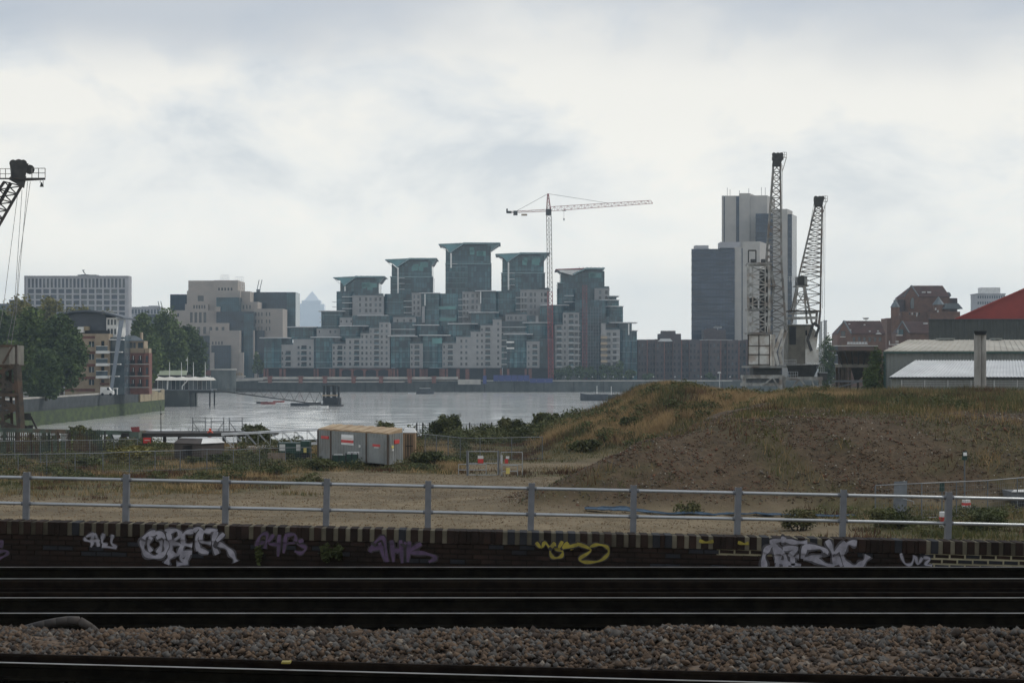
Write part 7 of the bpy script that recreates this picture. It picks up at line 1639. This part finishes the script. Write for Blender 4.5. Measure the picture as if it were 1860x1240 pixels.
palisade('close boarded faded green and rusty palisade fence at far left', (PX(-15,146),146), (PX(190,150),150), 2.0, 56, pale_w=.14)
def sparse(label, pxs, Y, ytop, ybot):
    o = thing('palisade_fence', label, 'fence', (PX(pxs[0],Y), Y, gz(PX(pxs[0],Y),Y)))
    for px in pxs: z = gz(PX(px,Y),Y); unit('pale', M['rust_d'], o, PX(px,Y)-.07, PX(px,Y)+.07, Y-.05, Y+.05, z-.1, PZ(ytop+random.uniform(-1,1),Y))
    for i in range(int((pxs[-1]-pxs[0])/5)):
        px = pxs[0]+i*5; unit('thin_pale', M['wire'], o, PX(px,Y)-.018, PX(px,Y)+.018, Y+.06, Y+.09, gz(PX(px,Y),Y)-.1, PZ(ytop+1,Y))
    for y_ in (ytop+5, ybot-6): MB().beam(P(pxs[0],y_,Y+.02),P(pxs[-1],y_-2,Y+.02),.06).build('rail', M['wire'], o)
    return o
sparse('sparse dark post fence on the river bank behind the toilet and bushes', [757,768,780,800,815,834,853,873,893,912,932,952,972,992], 196, 767, 797)
# gate panels with notices at the track mouth
gp_ = thing('site_gate', 'pair of low tubular site gates with red and yellow notices', 'gate', (PX(905,125), 125, gz(PX(905,125),125)))
def gate_leaf(a, b_, y0, y1, Y):
    mb = MB()
    for (p, q_) in (((a,y0),(b_,y0)),((a,y1),(b_,y1)),((a,y0),(a,y1)),((b_,y0),(b_,y1)),((a,(y0+y1)/2),(b_,(y0+y1)/2))): mb.tube(P(*p,Y),P(*q_,Y),.025,6)
    return mb.build('gate_leaf', M['galv'], gp_)
gate_leaf(851,904,819.5,862,125); gate_leaf(910,949,821,866,124.5); gate_leaf(833,883,843,863,126); gate_leaf(912,940,845,866,123.8)
for px in (905.5, 849): MB().tube((PX(px,125),125,gz(PX(px,125),125)-.1),P(px,818,125),.06,8).build('gate_post', M['railpaint'], gp_)
for (a,b_,y0,y1,mt,nm) in ((868,878,827,832.5,'white','white_notice'),(868,878,833,840.5,'signred','red_notice'),(917,923,833,841,'signred','red_notice'),(919,925,828,832.5,'white','white_notice'),(919,926,849,860,'signyellow','yellow_notice'),(909,913,826,841,'slab','white_notice')): unit(nm, M[mt], gp_, PX(a,123.6), PX(b_,123.6), 123.6-.15, 123.6-.13, PZ(y1,123.6), PZ(y0,123.6))
# small things lying about
tm = thing('timber_baulk', 'short dark timber baulk lying on the bare earth at left', 'timber', (PX(324,116), 116, gz(PX(324,116),116)))
g0 = tm.location.z
for k in range(3): unit('beam', M['darkwood'], tm, PX(305,116)+k*.03, PX(343,116)-k*.05, 116+k*.17, 116.15+k*.17, g0, g0+.17+.02*k)
for (px, Y, lab) in ((1755,97,'red and white traffic barrel standing behind the railing beside the lamp'),(1715,86,'red and white traffic barrel peeping over the parapet at right')):
    c = gpt(px, Y); tbv = thing('traffic_barrel', lab, 'traffic barrel', tuple(c))
    zz = PZ(911,92) if px == 1755 else PZ(985,86); zt_ = PZ(895.5,92) if px == 1755 else PZ(957.5,86); dz = (zt_-zz)
    for j, mt in enumerate(('white','signred','white')): MB().tube((c.x,c.y,c.z+dz*j/3+.003),(c.x,c.y,c.z+dz*(j+1)/3),.24-.015*j,14,.235-.015*j).build('band', M[mt], tbv)
    MB().tube((c.x,c.y,c.z-.02),(c.x,c.y,c.z),.32,14).build('foot', M['dark'], tbv)
for (px, py0, Y, lab) in ((1752,815,97,'dark shielded site lamp on a pole against the mound'),(1711,872,93,'low dark site lamp by the railing at right')):
    c = gpt(px, Y); lm = thing('site_lamp', lab, 'lamp', tuple(c))
    MB().tube((c.x,c.y,c.z-.1),P(px,py0+12,Y),.035,6).build('pole', M['steel_grey'], lm)
    MB().hexa([P(px-5,py0+20,Y-.15),P(px+5,py0+20,Y-.15),P(px+5,py0+20,Y+.15),P(px-5,py0+20,Y+.15)],[P(px-3.5,py0+5,Y-.15),P(px+4.5,py0+3,Y-.15),P(px+4.5,py0+3,Y+.15),P(px-3.5,py0+5,Y+.15)]).build('lamp_head', M['green_paint'], lm)
    if py0 < 850: unit('lens', M['steelpale'], lm, PX(px-3.6,Y), PX(px+2.6,Y), Y-.2, Y-.155, PZ(py0+12,Y), PZ(py0+6,Y))
pc = gpt(1650,92); pn = thing('plastic_panel', 'grey translucent looking panel leaning on the right hand mesh fence', 'panel', tuple(pc))
MB().hexa([P(1622,935,91.6),P(1647,935,91.6),P(1647,935,91.66),P(1622,935,91.66)],[P(1624,874,92),P(1648,873,92),P(1648,873,92.06),P(1624,874,92.06)]).build('sheet', M['steel_grey'], pn)
MB().tube(P(1640,905,91.2),P(1659,910,91.2),.02,6).tube(P(1659,910,91.2),P(1660,915,91.2),.02,6).build('bent_tube', M['galv'], pn)
vh = gpt(1858,96); vv_ = thing('parked_trailer', 'white topped trailer corner at the extreme right edge', 'trailer', tuple(vh))
MB().box(PX(1838,96), PX(1920,96), 96, 98, PZ(904,96), PZ(893,96)).build('body', M['steel_grey'], vv_); MB().hexa([P(1837,893,95.9),P(1921,893,95.9),P(1921,893,98.1),P(1837,893,98.1)],[P(1842,889,96.1),P(1921,887,96.1),P(1921,887,98),P(1842,889,98)]).build('lid', M['white'], vv_)
for px in (1850, 1900): MB().tube((PX(px,96),96.0,vh.z+.3),(PX(px,96),96.3,vh.z+.3),.3,12).build('wheel', M['dark'], vv_)
# long blue netting/hose at the mound's foot
bt = MB(); prev = None; n = 46
rng = random.Random(5)
pts = [[], [], []]
for i in range(n+1):
    u = i/n; px = 1062 + 490*u; Y = 94.0 - 2.5*u
    x = PX(px,Y); z = gz(x,Y)
    for k in range(3):
        pts[k].append(Vector((x, Y - .25*k + .12*math.sin(i*1.3+k), z + .05 + (.20*math.exp(-((u-.12)/.09)**2) + .03)*(1.0 if k == 1 else .35) + .05*rng.random())))
for i in range(n):
    for k in range(2): bt.poly([pts[k+1][i],pts[k+1][i+1],pts[k][i+1],pts[k][i]])
for k in range(3):
    for i in range(n): bt.tube(pts[k][i], pts[k][i+1], .03, 5)
tag(bt.build('blue_netting', M['bluetarp']), 'long strip of crumpled blue netting lying along the foot of the mound', 'netting')
# lamp standards on the far quay and one on the near crest
for i, px in enumerate((1027,1052,1076,1098,1114,1132,1150,1187,1226,1274,1326)):
    lp_ = thing('quay_lamp', '%s white globe lamp along the far quay counting from the blue hoarding' % ('first','second','third','fourth','fifth','sixth','seventh','eighth','ninth','tenth','eleventh')[i], 'street lamp', (PX(px,902), 902, GZ), 'globe lamps along the far quay')
    MB().tube((PX(px,902),902,GZ),(PX(px,902),902,PZ(685.5,902)),.07,6).build('post', M['steel_grey'], lp_)
    mb = MB(); cz = PZ(684.6,902); mb.hexa([(PX(px,902)+.34*math.cos(a),902+.34*math.sin(a),cz) for a in an[::2]],[(PX(px,902)+.18*math.cos(a),902+.18*math.sin(a),cz+.36) for a in an[::2]]); mb.build('globe', M['white'], lp_)
cl = thing('lamp_standard', 'slim grey lamp standard rising behind the mound crest left of the cranes', 'street lamp', (PX(1307,420), 420, GY))
MB().tube((PX(1307,420),420,GY-.1),P(1307,678,420),.13,8,.09).build('post', M['galv'], cl); MB().hexa([P(1303,677.5,419.6),P(1310,677.5,419.6),P(1310,677.5,420.4),P(1303,677.5,420.4)],[P(1304,675.2,419.7),P(1309,675.2,419.7),P(1309,675.2,420.3),P(1304,675.2,420.3)]).build('lamp_head', M['white'], cl)

# ================================================================== trees and shrubs
def tree(name, label, px, py_top, py_base, Y, w_px, mat, n=5000, leaf=.42, lobes=20, group=None, cat='tree', squash=.9, zbase=None, seed=1):
    rg = np.random.default_rng(seed)
    X = PX(px,Y); zb = PZ(py_base,Y) if zbase is None else zbase; zt = PZ(py_top,Y); W2 = w_px*Y/F/2; H = zt - zb
    o = thing(name, label, cat, (X, Y, zb), group)
    mb = MB(); tr = max(.12, W2*.07); top = Vector((X+W2*.05, Y, zb+H*.55))
    mb.tube((X,Y,zb-.3), (X+W2*.03,Y,zb+H*.28), tr, 9, tr*.75); mb.tube((X+W2*.03,Y,zb+H*.28), top, tr*.75, 8, tr*.35)
    cen = []
    for k in range(lobes):
        a = 2*math.pi*(k*.618); ph = rg.uniform(-.95,1.0); rr = math.sqrt(max(.04,1-ph*ph))*rg.uniform(.38,.80)
        c = np.array([X + W2*rr*math.cos(a)*.86, Y + W2*rr*math.sin(a)*squash*.8, zb + H*.53 + ph*H*.36]); cen.append(c)
        mb.tube((X+W2*.03,Y,zb+H*rg.uniform(.2,.42)), tuple(c*.85+np.array([X,Y,zb+H*.45])*.15), tr*.35, 6, tr*.1)
    mb.build('trunk', M['trunk'], o)
    pts_ = []
    for k, c in enumerate(cen):
        m_ = n//lobes; d = rg.normal(size=(m_,3)); d /= np.linalg.norm(d,axis=1)[:,None]
        R_ = np.array([W2*.44, W2*.44*squash, H*.22])*rg.uniform(.75,1.2)
        r = rg.uniform(.45,1.0,m_)**.6*(1+.22*np.sin(d[:,0]*5+k)*np.cos(d[:,2]*6+d[:,1]*4+k*2))
        pts_.append(c + d*r[:,None]*R_)
    leafquads('crown', np.concatenate(pts_), leaf, M[mat], o)
    return o
LBZ = GZ - .3
tl_ = [(10,578,725,470,90,'leaf_d','broad dark tree at the left edge behind the rusty crane'),(62,575,730,440,92,'leaf','big rounded plane tree left of the buff apartments'),(112,586,730,428,96,'leaf_d','dark plane tree overhanging the wall next to the buff apartments'),
       (22,628,722,410,70,'leaf','lower green tree beside the rusty crane legs'),(84,640,728,405,74,'leaf_d','low dark tree overhanging the embankment wall'),
       (36,556,640,560,90,'leaf_y','yellowing tree top behind the left edge trees'),(95,549,640,580,84,'leaf_y','tallest yellowing tree top in front of the gridded slab'),(150,560,640,590,80,'leaf_y','yellowing tree top just above the curved lead roof'),(192,570,640,600,50,'leaf_y','small yellowing tree crown right of the lead roof'),
       (-12,560,700,520,80,'leaf','tree crown half out of frame at the left edge')]
for i, (px, yt, yb, Y, w, mt, lab) in enumerate(tl_): tree('plane_tree', lab, px, yt, yb, Y, w, mt, n=11000 if w > 60 else 6000, leaf=.46, seed=20+i, group='trees on the left bank', zbase=LBZ)
for i, (px, yt, Y, w, mt, lab) in enumerate(((258,578,590,64,'leaf','plane tree behind the red brick apartments'),(300,575,610,86,'leaf','largest plane tree behind the white pier canopy'),(340,596,620,72,'leaf_d','right hand plane tree beside the sandstone building'),(268,620,560,46,'leaf','small light tree at the corner of the red brick apartments'),(352,640,625,40,'leaf','low tree at the right end behind the pier canopy'))):
    tree('plane_tree', lab, px, yt, 0, Y, w, mt, n=10000, leaf=.52, seed=60+i, group='trees on the left bank', zbase=LBZ)
for i, (px, yt, w, lab) in enumerate(((1012,668,22,'leftmost low tree on the far quay by the blue hoarding'),(1030,664,26,'second low tree on the far quay'),(1052,666,28,'third low tree on the far quay below the scaffolded tower'),(1074,665,26,'fourth low tree on the far quay below the scaffolded tower'),(1098,662,26,'fifth low tree on the far quay'),(1120,655,32,'tallest quay tree in front of the right hand cream balconies'),(1144,672,24,'low quay tree before the brown brick apartments'),(1175,676,24,'small quay tree left of the mound top'),(1290,678,22,'small quay tree right of the mound top'))):
    tree('quay_tree', lab, px, yt, 0, 903.5, w, 'leaf_d', n=900, leaf=.5, lobes=9, seed=80+i, group='trees on the far quay', zbase=GZ, squash=.6)
tree('quay_tree', 'round green tree at the foot of the sandstone building', 468, 643, 0, 960, 24, 'leaf', n=1200, leaf=.6, lobes=9, seed=99, zbase=GZ, squash=.7)
tree('small_tree', 'bushy green tree against the end of the grey shed', 1588, 636, 0, 262, 42, 'leaf', n=4200, leaf=.16, lobes=14, seed=101, zbase=GY, squash=.8)
tree('small_tree', 'dark tree between the right hand dock crane and the gabled building', 1502, 618, 0, 560, 40, 'leaf_d', n=2600, leaf=.34, lobes=12, seed=102, zbase=GY, squash=.8)
def shrub(label, px, py_top, Y, w_px, mat='bramble', n=1600, leaf=.12, seed=1, name='shrub', zb=None):
    n = int(n*1.8)
    rg = np.random.default_rng(seed); x = PX(px,Y); z = gz(x,Y) if zb is None else zb; W2 = w_px*Y/F/2; H = max(.32, PZ(py_top,Y)-z)
    o = thing(name, label, 'shrub', (x, Y, z)); mb = MB(); pts_ = []; K_ = 12
    for k in range(K_):
        a = k*2.4; t_ = Vector((x+W2*.75*math.cos(a)*rg.uniform(.2,1), Y+W2*.5*math.sin(a), z+H*rg.uniform(.12,.85))); mb.tube((x+W2*.3*math.cos(a),Y,z-.1), t_, .03, 5, .01)
        m_ = n//K_; d = rg.normal(size=(m_,3)); d /= np.linalg.norm(d,axis=1)[:,None]
        c = np.array([t_.x, t_.y, min(t_.z, z+H*.78)]); pts_.append(c + d*(rg.uniform(.2,1,m_)**.6)[:,None]*np.array([W2*.46, W2*.45, H*.33]))
    for k in range(9):                                                  # sprays that break the outline
        a = rg.uniform(0,6.28); b0 = np.array([x+W2*.7*math.cos(a), Y+W2*.4*math.sin(a), z+H*.6]); tip = b0 + np.array([rg.uniform(-.5,.5)*W2*.6, 0, H*rg.uniform(.3,.5)])
        u = rg.uniform(0,1,22)[:,None]; pts_.append(b0+(tip-b0)*u + rg.normal(size=(22,3))*.07); mb.tube(tuple(b0), tuple(tip), .012, 4, .005)
    mb.build('stem', M['trunk'], o)
    p = np.concatenate(pts_); p[:,2] = np.maximum(p[:,2], z+.05)
    leafquads('foliage', p, leaf, M[mat], o); return o
shrub('large bramble bush on the bank right of the toilet', 812, 756, 186, 58, n=2600, seed=1)
shrub('bramble bush on the bank in front of the river, left of the mound', 932, 762, 184, 66, n=2600, seed=2)
shrub('bramble bush touching the left shoulder of the mound', 990, 752, 180, 52, n=2200, seed=3)
shrub('leafy sprays poking up behind the container roof', 700, 768, 160, 52, n=1500, seed=4)
shrub('yellow green bush behind the mesh fence at left', 232, 812, 141, 96, mat='leaf_y', n=3200, seed=5)
shrub('low bush left of the yellow green one behind the fence', 160, 832, 136, 60, mat='weed', n=1400, seed=6)
shrub('green weeds at the corner of the brown hut', 398, 826, 140, 46, mat='weed', n=1200, seed=7)
shrub('dark weeds against the hut wall', 352, 832, 139, 40, mat='bramble', n=1000, seed=8)
shrub('dark bush in the grass right of the truss gangway', 446, 822, 142, 34, mat='bramble', n=1000, seed=9)
shrub('ivy clump growing over the jetty girder', 150, 775, 198, 54, mat='bramble', n=1100, seed=10, zb=4.6)
shrub('small shrub behind the truss gangway', 470, 778, 168, 60, mat='weed', n=1000, seed=11)
shrub('dark bush at the corner of the scaffold frames', 462, 772, 201, 40, mat='weed', n=700, seed=18, zb=5.38)
shrub('dark green shrub on the face of the grassy bank', 1146, 758, 152, 44, mat='bramble', n=1500, seed=12)
shrub('weedy shrub at the left foot of the bank', 1062, 800, 147, 60, mat='weed', n=1500, seed=13)
shrub('low weeds in front of the toilet', 776, 822, 139, 60, mat='weed', n=1300, seed=14)
shrub('bushy weeds beside the gate panels', 818, 836, 139, 40, mat='weed', n=900, seed=15)
shrub('tall weeds behind the parapet at right', 1452, 928, 84, 70, mat='weed', n=1200, leaf=.06, seed=16)
shrub('dark weeds behind the parapet at the right end', 1620, 922, 85, 90, mat='bramble', n=1600, leaf=.06, seed=17)
shrub('green weeds right of the last railing post', 1790, 925, 84, 100, mat='weed', n=1700, leaf=.06, seed=19)
shrub('brown weeds in front of the container', 590, 838, 131, 50, mat='weed', n=900, seed=21)
shrub('low green weed patch at the foot of the rubble face', 1250, 913, 93.2, 56, mat='weed', n=420, leaf=.06, seed=22)

# grass and weeds ----------------------------------------------------
def blades(name, x, y, h, w, mat, lean=.35):
    n = len(x); z = site_z(x, y) - .03
    a = NR.uniform(0, math.pi, n); dx, dy = np.cos(a)*w/2, np.sin(a)*w/2
    lx, ly = NR.normal(0, lean, n)*h, NR.normal(0, lean*.6, n)*h
    v = np.stack([np.stack([x-dx,y-dy,z],-1), np.stack([x+dx,y+dy,z],-1), np.stack([x+lx,y+ly,z+h],-1)],1)
    return stuff(arrays_obj(name, v.reshape(-1,3), np.arange(n*3).reshape(n,3), mat))
def scatter(n, x0, x1, y0, y1, keep):
    y = y0 + (y1-y0)*NR.uniform(0,1,n); x = NR.uniform(-1,1,n)*y*.275 ; x = np.clip(x, x0-5, x1+5)
    x = np.where(True, NR.uniform(x0,x1,n), x)
    x = np.where(np.abs(x) < .31*y, x, NR.uniform(-.31,.31,n)*y); x = np.clip(x, x0, x1)
    k = keep(x, y); m_ = NR.uniform(0,1,n) < k; return x[m_], y[m_]
nohut = lambda x, y: 1.0 - 1.0*((np.abs(x*F/y + CX - 362) < 62) & (y > 127) & (y < 172))
def vegk(x, y): return zones(x, y)[1]*(y < np.interp(x, EX, EY) - .6)
x, y = scatter(620000, -48, 52, 76, 203, lambda x, y: np.clip(vegk(x,y)-.12,0,1)**1.1*(.22+.78*smst((fbm(x,y,.5,77)-.42)/.16)))
cl = fbm(x,y,.10,91)*.6 + fbm(x,y,.45,17)*.4
dry = (cl + NR.normal(0,.05,len(x))) > .53
red = (fbm(x,y,.30,29) + NR.normal(0,.04,len(x))) > .62
hh = NR.uniform(.10,.42,len(x))*(.4+1.2*fbm(x,y,.35,12)) * np.where(mound(x,y)[0] > .8, 1.35, .72)
g_ = ~dry & ~red
blades('dry_grass', x[dry & ~red], y[dry & ~red], hh[dry & ~red]*1.15, .05, M['straw'])
blades('green_grass', x[g_], y[g_], hh[g_], .055, M['grass'])
M['dock'] = pm('rusty_dock_stems', (.13,.065,.035), (.065,.04,.025), scale=.7, rough=.9, spec=.2)
blades('dock_weeds', x[red], y[red], hh[red]*1.3, .055, M['dock'])
# tall weeds on the mound's crest and shoulders
x, y = scatter(70000, 2, 60, 112, 190, lambda x, y: (vegk(x,y) > .5)*smst((fbm(x,y,.3,8)-.54)/.08)*(mound(x,y)[0] > 1.2))
blades('tall_weeds', x, y, NR.uniform(.25,.85,len(x)), .07, M['bramble'], lean=.3)
x, y = scatter(30000, 8, 28, 148, 176, lambda x, y: (mound(x,y)[2] > 3.2)*smst((fbm(x,y,.2,44)-.42)/.1))
blades('crest_straw', x, y, NR.uniform(.4,.85,len(x)), .055, M['straw'], lean=.25)
x, y = scatter(110000, -4, 48, 82, 132, lambda x, y: zones(x,y)[0]*np.maximum(smst((fbm(x,y,.45,66)-.56)/.07), .8*smst((fbm(x*.9+y*.8, y*.2, .3, 67)-.56)/.06)*(x > 14)))
blades('rubble_weeds', x, y, NR.uniform(.05,.2,len(x)), .05, M['weed'])
def clumps(name, n, x0, x1, y0, y1, keep, mat, leaf, rr, hh_, m_):
    x, y = scatter(n, x0, x1, y0, y1, keep); P_ = []
    for cx, cy in zip(x, y):
        r_ = NR.uniform(*rr); h_ = NR.uniform(*hh_); k = int(m_*r_); d_ = NR.normal(size=(k,3)); d_ /= np.linalg.norm(d_,axis=1)[:,None]
        q_ = d_*(NR.uniform(.2,1,k)**.6)[:,None]*np.array([r_,r_,h_*.62]); z_ = float(site_z(np.array([cx]),np.array([cy]))[0])
        P_.append(q_ + np.array([cx,cy,z_+h_*.4]))
    P_ = np.concatenate(P_); P_[:,2] = np.maximum(P_[:,2], site_z(P_[:,0],P_[:,1])+.02)
    return stuff(leafquads(name, P_, leaf, M[mat]))
hill = lambda x, y: (mound(x,y)[2] > .8)*(vegk(x,y) > .4)*1.0
clumps('dark_scrub', 300, 1, 26, 142, 172, lambda x, y: hill(x,y)*smst((fbm(x,y,.22,61)-.43)/.1), 'bramble', .10, (.4,1.2), (.35,1.0), 200)
clumps('green_scrub', 170, 2, 50, 112, 172, lambda x, y: (mound(x,y)[0] > 2.5)*(vegk(x,y) > .5)*smst((fbm(x,y,.25,62)-.48)/.1), 'weed', .09, (.4,1.0), (.3,.8), 190)
def tufts(name, n, x0, x1, y0, y1, keep, mat, h0, h1, per, rad, w=.05):
    x, y = scatter(n, x0, x1, y0, y1, keep); X_ = np.repeat(x, per) + NR.normal(0, rad, len(x)*per); Y_ = np.repeat(y, per) + NR.normal(0, rad, len(x)*per)
    return blades(name, X_, Y_, NR.uniform(h0, h1, len(X_)), w, mat, lean=.4)
M['straw_pale'] = pm('bleached_grass', (.44,.315,.16), (.28,.195,.10), scale=.6, rough=.9, spec=.2)
tufts('bleached_tufts', 1100, 0, 26, 141, 174, lambda x, y: hill(x,y)*smst((fbm(x,y,.2,71)-.47)/.08), M['straw_pale'], .25, .75, 170, .42)
tufts('bleached_tufts', 260, 10, 50, 112, 172, lambda x, y: (mound(x,y)[0] > 3.8)*(vegk(x,y) > .5)*smst((fbm(x,y,.16,73)-.48)/.08), M['straw_pale'], .15, .45, 150, .5)
tufts('yellow_tufts', 700, -45, -4, 108, 170, lambda x, y: (vegk(x,y) > .5)*smst((fbm(x,y,.2,75)-.52)/.08), M['straw_pale'], .15, .5, 60, .4)
clumps('fence_scrub', 420, -45, -3, 118, 168, lambda x, y: nohut(x,y)*(vegk(x,y) > .5)*smst((fbm(x,y,.2,63)-.40)/.1), 'weed', .075, (.4,1.2), (.25,.8), 300)
clumps('bank_scrub', 130, -10, 6, 172, 198, lambda x, y: (y < np.interp(x,EX,EY)-1)*smst((fbm(x,y,.25,64)-.36)/.1), 'bramble', .12, (.6,1.6), (.5,1.5), 210)
clumps('quay_scrub', 90, -46, -18, 158, 171, lambda x, y: nohut(x,y)*smst((fbm(x,y,.25,65)-.40)/.1), 'weed', .12, (.5,1.3), (.4,1.0), 190)
clumps('wall_scrub', 60, 9, 26, 80, 94, lambda x, y: (vegk(x,y) > .4)*1.0, 'weed', .055, (.3,.8), (.25,.6), 300)
# rubble on the mound and stones over the bare earth
RK = [('brick_rubble', (.16,.08,.048), (.09,.048,.031), 26000, .025, .07), ('brown_rubble', (.13,.09,.056), (.066,.046,.03), 60000, .025, .075), ('grey_rubble', (.17,.15,.125), (.095,.085,.07), 22000, .02, .065), ('pale_rubble', (.40,.36,.29), (.26,.23,.18), 3500, .025, .075)]
for k, (nm, c1_, c2_, n_, s0_, s1_) in enumerate(RK):
    M[nm] = pm(nm, c1_, c2_, scale=2.5, rough=.95, detail=2, spec=.2)
    x, y = scatter(n_, -4, 48, 88, 134, lambda x, y: zones(x,y)[0]*(1-.8*vegk(x,y))*(.25+.75*smst((fbm(x,y,.35,300+k*7)-.42)/.14)))
    stones(nm, x, y, site_z(x,y)+.01, NR.uniform(s0_,s1_,len(x))*np.where(NR.uniform(0,1,len(x)) < .03, 2.0, 1), M[nm])
M['pebble'] = pm('earth_clods', (.23,.165,.10), (.12,.085,.052), scale=2, rough=.95, spec=.2)
x, y = scatter(26000, -32, 12, 78, 138, lambda x, y: (1-vegk(x,y))*(1-zones(x,y)[0]))
stones('loose_stones', x, y, site_z(x,y), NR.uniform(.02,.06,len(x)), M['pebble'])
# ================================================================== haze
m = bpy.data.materials.new('pale_haze'); m.use_nodes = True; t = m.node_tree; t.nodes.clear()
v_ = t.nodes.new('ShaderNodeVolumePrincipled'); v_.inputs['Color'].default_value = (.66,.84,1.0,1); v_.inputs['Density'].default_value = HAZE; v_.inputs['Anisotropy'].default_value = .2
o_ = t.nodes.new('ShaderNodeOutputMaterial'); t.links.new(v_.outputs[0], o_.inputs['Volume'])
stuff(MB().box(-4100, 4100, -60, 7250, -1.8, 290).build('haze', m))
